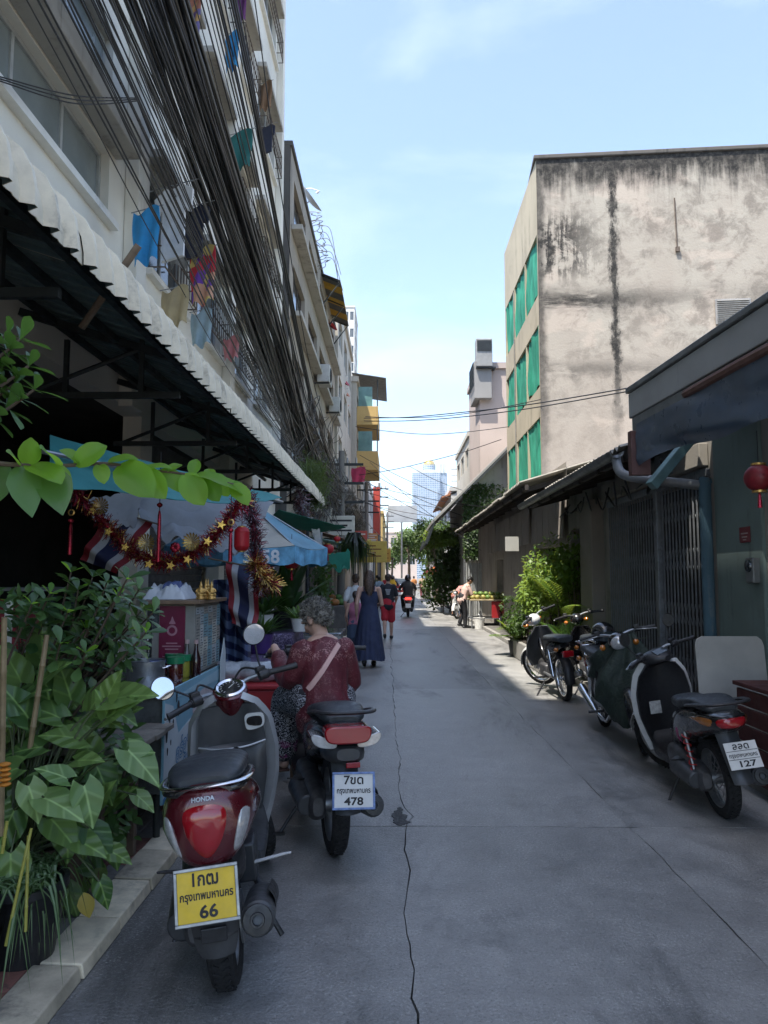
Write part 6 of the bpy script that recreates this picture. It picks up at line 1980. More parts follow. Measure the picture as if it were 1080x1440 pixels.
def common_rear(t, r_=0.24, tw=0.1, wire=False, muff_len=0.42, endm=None, spring=None, stand=True, muff_side=1):
 wheel(t, (0, 0, r_), r_, tw, wire=wire)
 b = hull([(-0.06, r_, 0.03, 0.05), (0.0, r_ + 0.0, 0.055, 0.085), (0.2, r_ + 0.03, 0.06, 0.09), (0.42, r_ + 0.06, 0.075, 0.10), (0.52, r_ + 0.06, 0.06, 0.08)], 16, 3)
 b.v = [(x - 0.10, y_, z_) for x, y_, z_ in b.v]
 b.build('engine_case', ENGINE, t)
 b = MB().tube([(-0.155, -0.02, r_), (-0.16, 0.3, r_ + 0.03)], [0.06, 0.075], 18, flat=1)
 b.box((0.03, 0.38, 0.33), (0.17, 0.2, 0.16))
 b.build('crankcase_cover', GREYP, t, 40, bevel=0.01)
 mx_ = muff_side * 0.145
 b = MB().tube(spline([(mx_ * 0.5, 0.45, 0.26), (mx_ * 0.9, 0.3, 0.21), (mx_, 0.16, 0.25), (mx_, 0.1, 0.27), (mx_ + 0.005, -0.1, 0.31), (mx_ + 0.01, 0.12 - muff_len, 0.35)], 20),
     [0.016] * 8 + [0.03] * 4 + [0.058] * 5 + [0.062] * 3 + [0.05], 16) if False else MB()
 P = [(mx_ * 0.5, 0.45, 0.26), (mx_ * 0.95, 0.28, 0.20), (mx_, 0.17, 0.235), (mx_, 0.12, 0.25), (mx_, 0.05, 0.27), (mx_ + 0.004, 0.10 - muff_len * 0.7, 0.325), (mx_ + 0.006, 0.12 - muff_len, 0.345), (mx_ + 0.006, 0.105 - muff_len, 0.349)]
 b.tube(P, [0.016, 0.016, 0.018, 0.045, 0.06, 0.062, 0.06, 0.04], 18)
 mf = b.build('muffler', GREYP, t)
 b = MB(Matrix.Translation((mx_ + 0.006, 0.098 - muff_len, 0.351)) @ Matrix.Rotation(PI / 2 - 0.25, 4, 'X'))
 b.lathe([(0.001, -0.02), (0.017, -0.02), (0.018, 0.012), (0.024, 0.012), (0.026, 0.004), (0.05, 0.002), (0.052, -0.006)], 20)
 b.build('muffler_tip', endm or BLACK, mf)
 b = MB()
 b.grid(lambda u, v: V((mx_ + 0.068 * muff_side * math.cos((u - 0.5) * 1.7), lerp(0.05, -0.2, v), 0.29 + 0.07 * math.sin((u - 0.5) * 1.7) + 0.06 * v)), 8, 4, thick=0.003)
 b.build('heat_shield', endm or GREYP, mf)
 if spring:
  for sd in (-1,):
   b = MB()
   pts = [V((sd * 0.145, lerp(0.02, 0.1, k / 60) + 0.022 * math.cos(k * 0.62), lerp(r_ + 0.03, 0.56, k / 60) + 0.022 * 0.2 * math.sin(k))) + V((0.022 * math.sin(k * 0.62), 0, 0)) for k in range(61)]
   b.tube(pts, 0.005, 5)
   b.build('spring', spring, t)
   MB().tube([(sd * 0.145, 0.02, r_ + 0.02), (sd * 0.145, 0.1, 0.58)], 0.011, 8).build('damper', STEEL, t)
 if stand:
  b = MB().tube(spline([(-0.12, 0.42, 0.2), (-0.2, 0.40, 0.1), (-0.27, 0.36, 0.012)], 8), 0.011, 8)
  b.box((-0.275, 0.355, 0.008), (0.06, 0.035, 0.012))
  b.build('side_stand', BLACK, t)
def front_end(t, S, r_=0.24, tw=0.09, fy=1.24, fend=None, wire=False):
 wheel(t, (0, fy, r_), r_, tw, S, wire)
 for sd in (-1, 1):
  MB(S).tube([(sd * 0.075, fy, r_), (sd * 0.075, fy - 0.14, r_ + 0.32)], 0.018, 10).build('fork', STEEL, t)
 b = MB(S)
 b.grid(lambda u, v: V(((v - 0.5) * 2 * (0.065 + 0.01 * math.sin(u * PI)), fy + (r_ + 0.03 - 0.035 * (2 * v - 1) ** 2) * math.cos(lerp(0.2, 2.75, u)), r_ + (r_ + 0.03 - 0.035 * (2 * v - 1) ** 2) * math.sin(lerp(0.2, 2.75, u)))), 18, 8, thick=0.004)
 b.build('front_fender', fend or BLACK, t)
# ---------------------------------------------------------------- maroon retro scooter
def maroon_scooter():
 t = thing('scooter', 'maroon retro scooter with yellow plate parked in front of the cart', 'scooter', (-0.635, 2.98, 0), R(8), 'parked scooters', lean=R(-6))
 S = steer(R(27))
 common_rear(t, 0.24, 0.105, endm=BLACK)
 front_end(t, S, fend=MAROON)
 body = hull([(-0.325, 0.675, 0.05, 0.06), (-0.31, 0.675, 0.105, 0.12), (-0.265, 0.675, 0.147, 0.148), (-0.17, 0.675, 0.170, 0.145), (0.0, 0.665, 0.178, 0.13), (0.22, 0.60, 0.165, 0.14), (0.4, 0.54, 0.135, 0.16), (0.52, 0.47, 0.11, 0.16)], 32, 2.6, 0.28)
 body.build('body', MAROON, t)
 bv = body.bvh()
 drop = smooth_poly([(-0.068, 0.085), (0, 0.10), (0.068, 0.085), (0.075, 0.03), (0.045, -0.045), (0, -0.085), (-0.045, -0.045), (-0.075, 0.03)], 48)
 decal([(a * 1.12, b * 1.10) for a, b in drop], bv, (0, -0.6, 0.665), (1, 0, 0), (0, 0, 1), (0, 1, 0), 0.001, 0.0, 2).build('light_rim', BLKPAINT, t)
 decal(drop, bv, (0, -0.6, 0.665), (1, 0, 0), (0, 0, 1), (0, 1, 0), 0.006, 0.012, 6).build('tail_light', REDLENS, t)
 for sd in (-1, 1):
  il = smooth_poly([(sd * 0.125, 0.055), (sd * 0.155, 0.05), (sd * 0.142, -0.02), (sd * 0.108, -0.085), (sd * 0.088, -0.085), (sd * 0.1, -0.02)], 36)
  if sd > 0:
   il = il[::-1]
  decal(il, bv, (0, -0.6, 0.67), (1, 0, 0), (0, 0, 1), (0, 1, 0), 0.004, 0.008, 4).build('indicator', CLEARLENS, t)
  # chrome side flash
  b = decal([(-0.05, -0.012), (0.03, 0.004), (0.075, 0.03), (0.0, 0.02), (-0.055, 0.002)] if sd < 0 else [(0.05, -0.012), (-0.03, 0.004), (-0.075, 0.03), (0.0, 0.02), (0.055, 0.002)], bv, (sd * 0.6, -0.02, 0.69), (0, -1 if sd < 0 else 1, 0) if False else (0, 1, 0), (0, 0, 1), (-sd, 0, 0), 0.002, 0.001, 2)
  b.build('side_badge', CHROME, t)
 me = text_mesh('HONDA', 0.021, 0.0008, 0.0006)
 me.transform(Matrix.Translation((0.0, -0.322, 0.783)) @ Matrix.Rotation(R(70), 4, 'X'))
 place('lettering', me, STEEL, t)
 seat = hull([(-0.265, 0.825, 0.09, 0.018), (-0.235, 0.832, 0.125, 0.030), (-0.13, 0.835, 0.142, 0.042), (0.05, 0.815, 0.14, 0.042), (0.22, 0.785, 0.125, 0.045), (0.36, 0.74, 0.095, 0.05), (0.43, 0.715, 0.06, 0.035)], 28, 2.8)
 seat.build('seat', SEATM, t)
 hull([(-0.29, 0.797, 0.10, 0.016), (-0.25, 0.80, 0.148, 0.018), (-0.1, 0.795, 0.162, 0.02), (0.1, 0.772, 0.155, 0.02), (0.3, 0.72, 0.12, 0.025)], 24, 3).build('seat_base', BLKPAINT, t)
 b = MB().tube(spline([(-0.15, -0.02, 0.80), (-0.155, -0.17, 0.812), (-0.12, -0.275, 0.818), (0, -0.305, 0.82), (0.12, -0.275, 0.818), (0.155, -0.17, 0.812), (0.15, -0.02, 0.80)], 30), [(0.016, 0.007)] * 31, 8)
 b.build('grab_rail', CHROME, t)
 # fender, plate, flap
 b = MB()
 b.grid(lambda u, v: V(((v - 0.5) * 2 * lerp(0.10, 0.075, u), lerp(-0.21, -0.30, u) + 0.03 * (2 * v - 1) ** 2, lerp(0.58, 0.30, u))), 10, 8, thick=0.01)
 b.build('rear_fender', BLACK, t)
 b = hull([(-0.06, 0.50, 0.105, 0.06), (-0.16, 0.51, 0.115, 0.09), (-0.25, 0.50, 0.09, 0.06)], 18, 3)
 b.build('under_cover', BLACK, t)
 b = MB()
 b.grid(lambda u, v: V(((v - 0.5) * 2 * lerp(0.085, 0.06, u ** 3), lerp(-0.305, -0.29, u) + 0.03 * (2 * v - 1) ** 2, lerp(0.42, 0.23, u))), 10, 8, thick=0.006)
 b.build('mud_flap', mat('dusty_rubber_flap', (0.05, 0.05, 0.052), 0.7, var=0.3, scale=12), t)
 MB().bx(-0.045, 0.045, -0.325, -0.312, 0.30, 0.35).build('reflector_mount', BLACK, t, 0, bevel=0.004)
 plate(t, (-0.01, -0.345, 0.47), R(-14), [('1กฒ', 0.058, 0.05, -0.002, 0.088, 0.0016), ('กรุงเทพมหานคร', 0.035, 0.0, 0.0, 0.18, 0.0009), ('66', 0.055, -0.052, 0.005, 0.062, 0.0016)], PLATEY, STEEL)
 # floor and leg shield
 hull([(0.42, 0.30, 0.13, 0.04), (0.5, 0.29, 0.145, 0.035), (0.85, 0.29, 0.15, 0.035), (0.98, 0.33, 0.13, 0.06)], 20, 4).build('floorboard', GREYP, t)
 wz = [(0.26, 0.11), (0.4, 0.165), (0.55, 0.205), (0.7, 0.215), (0.85, 0.195), (0.93, 0.145), (0.975, 0.065)]
 def shield(k, dy):
  def fn(u, v):
   z_ = lerp(0.26, 0.975, u)
   w_ = lut(wz, z_)[0] * k
   s_ = 2 * v - 1
   return V((s_ * w_, 1.02 + dy - 0.07 * s_ * s_ - 0.10 * (z_ - 0.26) + 0.02 * math.sin(u * PI), 0.26 + (z_ - 0.26) * 0.94))
  return fn
 MB().grid(shield(1.0, 0.0), 18, 14, thick=-0.035).build('leg_shield', SILVER, t)
 def inner(u, v):
  z_ = lerp(0.36, 0.90, u)
  w_ = lut(wz, z_)[0] * 0.80
  s_ = 2 * v - 1
  bl = 0.055 * max(0, 1 - s_ ** 4) * max(0, math.sin(min(1, max(0, (z_ - 0.40) / 0.30)) * PI)) ** 0.5 if z_ < 0.70 else 0
  return V((s_ * w_, 1.005 - 0.07 * s_ * s_ * 0.8 - 0.10 * (z_ - 0.26) - 0.022 * (1 - s_ ** 6) - bl, z_))
 MB().grid(inner, 30, 18, thick=-0.02).build('inner_panel', GREYP, t)
 b = MB().tube(spline([(-0.17, 0.905, 0.705), (-0.08, 0.885, 0.69), (0, 0.88, 0.687), (0.08, 0.885, 0.69), (0.17, 0.905, 0.705)], 16), 0.005, 6)
 b.build('glovebox_trim', SILVER, t)
 b = MB(Matrix.Translation((0.02, 0.872, 0.655)) @ Matrix.Rotation(PI / 2, 4, 'X'))
 b.lathe([(0.001, -0.008), (0.028, -0.006), (0.032, 0.008), (0.037, 0.008), (0.038, -0.01)], 22)
 b.build('bag_hook', BLKPAINT, t)
 b = MB().prism(smooth_poly([(-0.05, 0.0), (-0.045, 0.042), (0.0, 0.05), (0.045, 0.042), (0.045, -0.01), (0, -0.03), (-0.04, -0.03)], 28), lambda p, k: V((0.125 + p[0], 0.905 - 0.02 * k - 0.25 * (0.125 + p[0] - 0.1), 0.80 + p[1])))
 ks = b.build('key_switch', WHTPAINT, t, 40)
 b = MB().prism(smooth_poly([(-0.035, -0.005), (-0.032, 0.03), (0.032, 0.032), (0.03, -0.012)], 20), lambda p, k: V((0.125 + p[0], 0.884 - 0.004 * k - 0.25 * (0.125 + p[0] - 0.1), 0.80 + p[1])))
 b.build('key_plate', BLKPAINT, ks, 40)
 # headset
 Mh = S @ Matrix.Translation((0, 0.96, 0.93)) @ Matrix.Rotation(R(26), 4, 'X')
 b = MB(Mh)
 b.lathe([(0.062, -0.12), (0.074, -0.06), (0.088, 0.0), (0.09, 0.045), (0.078, 0.055)], 28, cap=True)
 hs = b.build('headset', MAROON, t)
 b = MB(Mh)
 b.lathe([(0.080, 0.052), (0.081, 0.062), (0.070, 0.068), (0.058, 0.060)], 28)
 b.build('gauge_bezel', CHROME, hs)
 b = MB(Mh)
 b.lathe([(0.001, 0.0605), (0.059, 0.0605)], 28)
 b.build('speedometer', mat('gauge_face', (0.02, 0.02, 0.022), 0.15, var=0.1, coat=1.0), hs)
 b = MB(Mh)
 for k in range(11):
  a = R(-30 + 24 * k)
  b.box((0.047 * math.cos(a), 0.047 * math.sin(a), 0.0625), (0.011, 0.003, 0.001), (0, 0, a))
 b.box((0.014, 0.008, 0.0635), (0.05, 0.004, 0.001), (0, 0, 0.5))
 b.build('gauge_marks', mat('gauge_print', (0.7, 0.68, 0.62), 0.5), hs, 0, kind='stuff')
 b = MB(S)
 b.ell((0, 1.045, 0.90), (0.085, 0.06, 0.085), 20, 12)
 b.build('headlight', CLEARLENS, t)
 handlebar(t, S, 0.95, 0.97, 0.345, 0.035, 0.11)
 mirror(t, S, (-0.19, 0.93, 1.0), (-0.27, 0.95, 1.07), (-0.325, 0.93, 1.105), 0.058, (0.08, -0.93, 0.22))
 mirror(t, S, (0.19, 0.93, 1.0), (0.20, 0.96, 1.08), (0.215, 0.95, 1.2), 0.058, (-0.25, -0.95, -0.22))
 # cables, passenger pegs
 for sd in (-1, 1):
  MB(S).tube(spline([(sd * 0.17, 0.95, 1.02), (sd * 0.12, 1.02, 1.04), (sd * 0.05, 1.03, 0.98), (0, 1.0, 0.9)], 14), 0.006, 6).build('brake_cable', BLACK, t)
  MB().tube([(sd * 0.12, 0.2, 0.36), (sd * 0.24, 0.17, 0.385), (sd * 0.27, 0.16, 0.39)], [0.014, 0.012, 0.008], 8, flat=0.5).build('foot_peg', WHTPAINT if sd > 0 else BLACK, t)
 MB().tube([(0.02, 0.3, 0.14), (0.17, 0.26, 0.09), (0.2, 0.25, 0.03)], 0.012, 8).build('centre_stand', BLACK, t)
 return t
maroon_scooter()
# ---------------------------------------------------------------- dark commuter scooter (the seated woman's)
def commuter(t, S, bodym, shieldm, innerm, tail, wire=False, spring=None, fend=None, muff=0.42, grab=BLACK, mirrors=True):
 common_rear(t, 0.27, 0.1, wire, muff, spring=spring)
 front_end(t, S, 0.27, 0.085, 1.26, fend or bodym, wire)
 body = hull([(-0.42, 0.725, 0.05, 0.03), (-0.38, 0.72, 0.105, 0.055), (-0.28, 0.705, 0.14, 0.08), (-0.1, 0.67, 0.158, 0.105), (0.1, 0.63, 0.165, 0.13), (0.3, 0.57, 0.15, 0.15), (0.45, 0.5, 0.12, 0.16), (0.55, 0.42, 0.10, 0.14)], 32, 3.0, 0.2)
 body.build('body', bodym, t)
 bv = body.bvh()
 hull([(-0.30, 0.785, 0.08, 0.02), (-0.25, 0.80, 0.12, 0.035), (-0.1, 0.81, 0.14, 0.045), (0.08, 0.785, 0.145, 0.042), (0.2, 0.755, 0.135, 0.045), (0.38, 0.745, 0.11, 0.045), (0.52, 0.72, 0.06, 0.035)], 28, 2.8).build('seat', SEATM, t)
 b = MB().tube(spline([(-0.15, -0.05, 0.79), (-0.16, -0.25, 0.83), (-0.12, -0.40, 0.845), (0, -0.43, 0.847), (0.12, -0.40, 0.845), (0.16, -0.25, 0.83), (0.15, -0.05, 0.79)], 30), [(0.022, 0.011)] * 31, 10)
 b.build('grab_rail', grab, t)
 if tail == 'wide':
  ol = [(-0.115, 0.035), (0, 0.045), (0.115, 0.035), (0.105, -0.035), (0.0, -0.045), (-0.105, -0.035)]
  b = MB().prism(smooth_poly(ol, 36), lambda p, k: V((p[0], -0.445 + 0.10 * k + 0.9 * p[0] * p[0], 0.735 + p[1])))
  b.build('tail_light', REDLENS, t, 40, bevel=0.008)
  for sd in (-1, 1):
   b = MB().prism(smooth_poly([(0.06, -0.045), (0.17, 0.0), (0.185, -0.03), (0.15, -0.065), (0.07, -0.075)], 24)[::sd], lambda p, k: V((sd * p[0], -0.40 + 0.16 * k + 0.5 * p[0] * p[0], 0.735 + p[1])))
   b.build('indicator', CLEARLENS, t, 40, bevel=0.006)
  b = MB().box((0.03, -0.40, 0.575), (0.075, 0.02, 0.028))
  b.build('reflector', REDLENS, t, 0, bevel=0.003)
  hull([(-0.22, 0.62, 0.12, 0.06), (-0.36, 0.625, 0.10, 0.05), (-0.43, 0.635, 0.06, 0.03)], 20, 3).build('tail_cover', GREYP, t)
 else:
  b = decal(smooth_poly([(-0.1, 0.025), (0.0, 0.035), (0.1, 0.025), (0.085, -0.025), (0, -0.04), (-0.085, -0.025)], 30), bv, (0, -0.7, 0.72), (1, 0, 0), (0, 0, 1), (0, 1, 0), 0.006, 0.01, 4)
  b.build('tail_light', REDLENS, t)
  for sd in (-1, 1):
   ol = [(-0.38, 0.025), (-0.30, 0.035), (-0.15, 0.02), (-0.07, 0.0), (-0.2, -0.015), (-0.34, -0.02)]
   b = decal(smooth_poly(ol, 30)[::1], bv, (sd * 0.6, 0, 0.715), (0, 1, 0), (0, 0, 1), (-sd, 0, 0), 0.004, 0.006, 3)
   b.build('indicator', ORANGELENS, t)
 hull([(0.40, 0.30, 0.12, 0.06), (0.5, 0.27, 0.15, 0.045), (0.85, 0.27, 0.155, 0.045), (0.99, 0.33, 0.13, 0.07)], 20, 4).build('floorboard', BLACK, t)
 wz = [(0.26, 0.11), (0.4, 0.17), (0.55, 0.215), (0.72, 0.225), (0.86, 0.19), (0.95, 0.12)]
 def shield(k, dy):
  def fn(u, v):
   z_ = lerp(0.26, 0.95, u)
   s_ = 2 * v - 1
   return V((s_ * lut(wz, z_)[0] * k, 1.06 + dy - 0.09 * s_ * s_ - 0.16 * (z_ - 0.26), z_))
  return fn
 MB().grid(shield(1.0, 0), 16, 14, thick=-0.05).build('leg_shield', shieldm, t)
 MB().grid(shield(0.955, -0.02), 16, 14, thick=-0.015).build('inner_panel', innerm, t)
 b = hull([(0.80, 0.99, 0.03, 0.02), (0.86, 1.0, 0.10, 0.045), (0.95, 1.0, 0.13, 0.065), (1.04, 0.97, 0.11, 0.06), (1.09, 0.95, 0.05, 0.03)], 22, 2.6)
 b.v = [tuple(S @ V(p)) for p in b.v]
 hs = b.build('headset', BLACK, t)
 b = MB(S)
 b.box((0, 0.87, 1.048), (0.12, 0.07, 0.01), (0.5, 0, 0))
 b.build('instrument', GLASSD, hs, 0, bevel=0.004)
 hd = MB(S)
 hd.ell((0, 1.10, 0.80), (0.12, 0.05, 0.07), 20, 10)
 hd.build('headlight', CLEARLENS, t)
 handlebar(t, S, 1.02, 0.93, 0.34, 0.03, 0.09)
 if mirrors:
  for sd in (-1, 1):
   mirror(t, S, (sd * 0.18, 0.92, 1.06), (sd * 0.22, 0.95, 1.15), (sd * 0.245, 0.93, 1.235), 0.055, (-sd * 0.12, -0.97, 0.1))
 # plate carrier
 b = MB()
 b.grid(lambda u, v: V(((v - 0.5) * 2 * lerp(0.075, 0.065, u), lerp(-0.30, -0.46, u) + 0.03 * (2 * v - 1) ** 2, lerp(0.64, 0.34, u))), 10, 8, thick=0.012)
 b.build('rear_fender', GREYP, t)
 for sd in (-1, 1):
  MB().tube([(sd * 0.12, 0.2, 0.36), (sd * 0.25, 0.18, 0.375)], [0.013, 0.009], 8, flat=0.5).build('foot_peg', BLACK, t)
 return bv
ts = thing('scooter', 'dark scooter with a white plate in blue frame, ridden by the seated woman', 'scooter', (-0.345, 4.34, 0), R(14), 'parked scooters', lean=R(0))
Sb = steer(R(6))
commuter(ts, Sb, BLUEBLK, GREYP, GREYP, 'wide', fend=BLKPAINT, muff=0.46, mirrors=False)
plate(ts, (0.02, -0.475, 0.465), R(-16), [('7ขด', 0.058, 0.05, 0.0, 0.1, 0.0014), ('กรุงเทพมหานคร', 0.035, 0.0, 0.0, 0.172, 0.0009), ('478', 0.052, -0.052, 0.0, 0.098, 0.0014)], PLATEW, PLATEBL, yaw=R(-9))
tr = thing('scooter', 'black and white scooter parked before the pale leaning board', 'scooter', (2.15, 5.0, 0), R(-1), 'parked scooters', lean=R(-8))
tr.scale = (0.94, 0.94, 0.94)
Sr = steer(R(26))
bvr = commuter(tr, Sr, BLKPAINT, WHTPAINT, BLACK, 'slim', True, mat('red_spring', (0.5, 0.03, 0.03), 0.4, 0.2, var=0.1), WHTPAINT, 0.46)
plate(tr, (0.02, -0.44, 0.52), R(-24), [('ลลด', 0.058, 0.055, 0.0, 0.105, 0.0012), ('กรุงเทพมหานคร', 0.035, 0.0, 0.0, 0.18, 0.0007), ('127', 0.052, -0.055, 0.015, 0.105, 0.0014)], PLATEW, None, yaw=R(0), ruled=True)
b = decal(smooth_poly([(0.02, 0.05), (0.09, 0.0), (0.14, -0.09), (0.10, -0.12), (0.06, -0.04), (0.0, 0.02)], 26), bvr, (-0.6, 0.2, 0.56), (0, 1, 0), (0, 0, 1), (1, 0, 0), 0.002, 0.001, 2)
b.build('side_sticker', mat('magenta_sticker', (0.42, 0.03, 0.16), 0.4, var=0.5, scale=16), tr)
b = MB().box((-0.1, 0.83, 0.62), (0.09, 0.004, 0.1), (0, 0, 0))
b.build('notice_sticker', mat('grey_sticker', (0.4, 0.4, 0.38), 0.5, var=0.4, scale=50), tr, 0)
# small blue scooter among the stalls
tb = thing('scooter', 'blue scooter nosed in beside the flowered table behind the seated woman', 'scooter', (-1.02, 8.35, 0), R(38), 'parked scooters', lean=R(-4))
commuter(tb, steer(R(15)), mat('blue_paint', (0.03, 0.09, 0.22), 0.28, var=0.2, coat=0.8), mat('blue_paint', (0.03, 0.09, 0.22)), BLACK, 'slim', mirrors=True)
# ---------------------------------------------------------------- step-through motorcycles on the right
def underbone(t, S, bodym, legm, rack=True, fend=None, mirrors=False):
 wheel(t, (0, 0, 0.29), 0.29, 0.075, None, True, CHROME, 0.06)
 wheel(t, (0, 1.24, 0.29), 0.29, 0.07, S, True, CHROME, 0.06)
 for sd in (-1, 1):
  MB(S).tube([(sd * 0.085, 1.24, 0.29), (sd * 0.085, 1.03, 0.80)], [0.022, 0.018], 10).build('fork', STEEL, t)
  MB().tube([(sd * 0.10, 0, 0.29), (sd * 0.10, 0.5, 0.30)], 0.018, 8).build('swingarm', STEEL, t)
  MB().tube([(sd * 0.115, 0.02, 0.31), (sd * 0.115, 0.12, 0.64)], [0.026, 0.022], 10).build('shock', CHROME, t)
 b = MB(S)
 b.grid(lambda u, v: V(((v - 0.5) * 2 * 0.06, 1.24 + (0.315 - 0.03 * (2 * v - 1) ** 2) * math.cos(lerp(0.1, 2.5, u)), 0.29 + (0.315 - 0.03 * (2 * v - 1) ** 2) * math.sin(lerp(0.1, 2.5, u)))), 18, 8, thick=0.004)
 b.build('front_fender', fend or legm, t)
 b = MB()
 b.grid(lambda u, v: V(((v - 0.5) * 2 * 0.065, 0 + (0.325 - 0.03 * (2 * v - 1) ** 2) * math.cos(lerp(0.9, 3.3, u)), 0.29 + (0.325 - 0.03 * (2 * v - 1) ** 2) * math.sin(lerp(0.9, 3.3, u)))), 18, 8, thick=0.004)
 b.build('rear_fender', BLACK, t)
 MB().tube(spline([(0, 1.0, 0.86), (0, 0.85, 0.55), (0, 0.6, 0.45), (0, 0.3, 0.5), (0, 0.1, 0.6)], 16), 0.035, 10).build('frame', bodym, t)
 b = MB()
 b.box((0, 0.58, 0.32), (0.2, 0.3, 0.17))
 b.tube([(0, 0.68, 0.34), (0, 0.86, 0.37)], [0.07, 0.065], 14)
 b.build('engine', ENGINE, t, 40, bevel=0.02)
 for k in range(5):
  MB().tube([(0, 0.72 + 0.03 * k, 0.346 + 0.006 * k), (0, 0.732 + 0.03 * k, 0.348 + 0.006 * k)], 0.082, 16).build('cooling_fin', ENGINE, t)
 MB().tube([(0.08, 0.75, 0.28), (0.11, 0.6, 0.17), (0.13, 0.3, 0.2), (0.135, 0.2, 0.235), (0.14, -0.28, 0.37), (0.14, -0.3, 0.375)], [0.017, 0.017, 0.02, 0.042, 0.045, 0.025], 14).build('muffler', CHROME, t)
 hull([(-0.26, 0.72, 0.06, 0.03), (-0.1, 0.69, 0.11, 0.07), (0.15, 0.65, 0.12, 0.10), (0.4, 0.58, 0.09, 0.10), (0.5, 0.53, 0.05, 0.06)], 22, 3).build('body', bodym, t)
 hull([(-0.3, 0.79, 0.09, 0.03), (-0.2, 0.80, 0.125, 0.04), (0.1, 0.785, 0.13, 0.04), (0.35, 0.765, 0.11, 0.045), (0.47, 0.74, 0.06, 0.03)], 24, 3).build('seat', SEATM, t)
 def fn(u, v):
  z_ = lerp(0.35, 0.88, u)
  s_ = 2 * v - 1
  return V((s_ * lut([(0.35, 0.15), (0.5, 0.22), (0.7, 0.2), (0.88, 0.08)], z_)[0], 0.98 - 0.10 * s_ * s_ - 0.2 * (z_ - 0.35), z_))
 MB().grid(fn, 14, 12, thick=-0.02).build('leg_shield', legm, t)
 b = MB(S)
 b.ell((0, 1.02, 0.97), (0.095, 0.10, 0.085), 20, 10)
 b.build('headset', fend or bodym, t)
 b = MB(S)
 b.ell((0, 1.09, 0.96), (0.075, 0.05, 0.065), 20, 10)
 b.build('headlight', CLEARLENS, t)
 handlebar(t, S, 1.01, 0.97, 0.34, 0.03, 0.09)
 for sd in (-1, 1):
  MB(S).ell((sd * 0.15, 1.06, 0.94), (0.03, 0.045, 0.03), 12, 8).build('indicator', ORANGELENS, t)
  MB().ell((sd * 0.13, -0.3, 0.68), (0.03, 0.04, 0.028), 12, 8).build('indicator', ORANGELENS, t)
  MB().tube([(sd * 0.1, 0.5, 0.25), (sd * 0.25, 0.48, 0.25)], 0.014, 8).build('foot_peg', BLACK, t)
  if mirrors:
   mirror(t, S, (sd * 0.18, 0.95, 1.06), (sd * 0.24, 0.97, 1.15), (sd * 0.28, 0.95, 1.22), 0.05, (-sd * 0.1, -0.97, 0.1))
 MB().box((0, -0.34, 0.62), (0.14, 0.06, 0.08)).build('tail_light', REDLENS, t, 0, bevel=0.015)
 if rack:
  b = MB()
  for x in (-0.12, -0.04, 0.04, 0.12):
   b.tube([(x, -0.05, 0.845), (x, -0.4, 0.855)], 0.008, 6)
  b.tube([(-0.13, -0.4, 0.855), (0.13, -0.4, 0.855)], 0.008, 6)
  b.tube([(-0.13, -0.05, 0.845), (0.13, -0.05, 0.845)], 0.008, 6)
  b.build('rack', CHROME, t, kind='stuff')
 MB().tube(spline([(-0.12, 0.45, 0.2), (-0.2, 0.43, 0.1), (-0.27, 0.4, 0.012)], 8), 0.012, 8).build('side_stand', BLACK, t)
GREENC = None
def m_cover():
 g = NG('dark_green_canvas')
 p = g.co('Object')
 a = g.noise(p, 5, 6, 0.65)
 b = g.bsdf(Base_Color=g.ramp(a, 0.3, 0.7, (0.008, 0.016, 0.013), (0.02, 0.036, 0.026)), Roughness=0.7, Normal=g.bump(g.noise(p, 14, 5, 0.6, 1.0), 0.7, 0.03))
 return g.done(b)
GREENC = m_cover()
tm = thing('motorcycle', 'black motorcycle under a dark green cover, black helmet on its seat, facing the camera', 'motorcycle', (2.2, 7.95, 0), R(180 - 2), 'motorcycles along the right', lean=R(5))
underbone(tm, steer(R(-18)), BLKPAINT, BLKPAINT, True)
cv = thing('motorcycle_cover', 'crumpled dark green canvas thrown over the handlebars of the parked motorcycle', 'cover', (2.15, 6.95, 0))
def cover_pt(u, v):
 a = lerp(-0.2, 2 * PI + 0.2, u)
 fold = 0.045 * math.sin(a * 7 + 3 * v) + 0.05 * noise.noise((math.cos(a) * 2.2, math.sin(a) * 2.2, v * 3))
 rr = lerp(0.06, 0.29, min(1, v * 1.7)) + fold * (0.3 + v)
 z_ = lerp(1.04, 0.42, v) + 0.07 * noise.noise((math.cos(a) * 3, math.sin(a) * 3, 9)) * v + (0.18 * v * math.cos(a * 2 + 1))
 return V((rr * 0.92 * math.cos(a), rr * 1.25 * math.sin(a) + 0.1 * v, z_))
MB().grid(cover_pt, 72, 20, thick=0.006).build('canvas', GREENC, cv, 70)
hl = thing('helmet', 'black open-face helmet resting on the covered motorcycle', 'helmet', (2.2, 7.92, 0.94))
b = MB()
b.ell((0, 0, 0.02), (0.125, 0.15, 0.125), 24, 14)
b.build('shell', BLKPAINT, hl)
MB().grid(lambda u, v: V((0.127 * math.sin(lerp(-1.1, 1.1, u)), -0.152 * math.cos(lerp(-1.1, 1.1, u)), lerp(-0.05, 0.05, v))), 16, 4, thick=0.004).build('visor', GLASSD, hl)
t3 = thing('motorcycle', 'white-nosed step-through motorcycle catching the sun beside the bushy planter', 'motorcycle', (2.16, 9.55, 0), R(4), 'motorcycles along the right', lean=R(-6))
underbone(t3, steer(R(38)), BLKPAINT, GREYP, False, WHTPAINT)
t4 = thing('motorcycle', 'dark motorcycle half hidden behind the white-nosed one by the planter', 'motorcycle', (2.62, 9.6, 0), R(-4), 'motorcycles along the right', lean=R(-6))
underbone(t4, steer(R(10)), BLKPAINT, BLKPAINT, False)
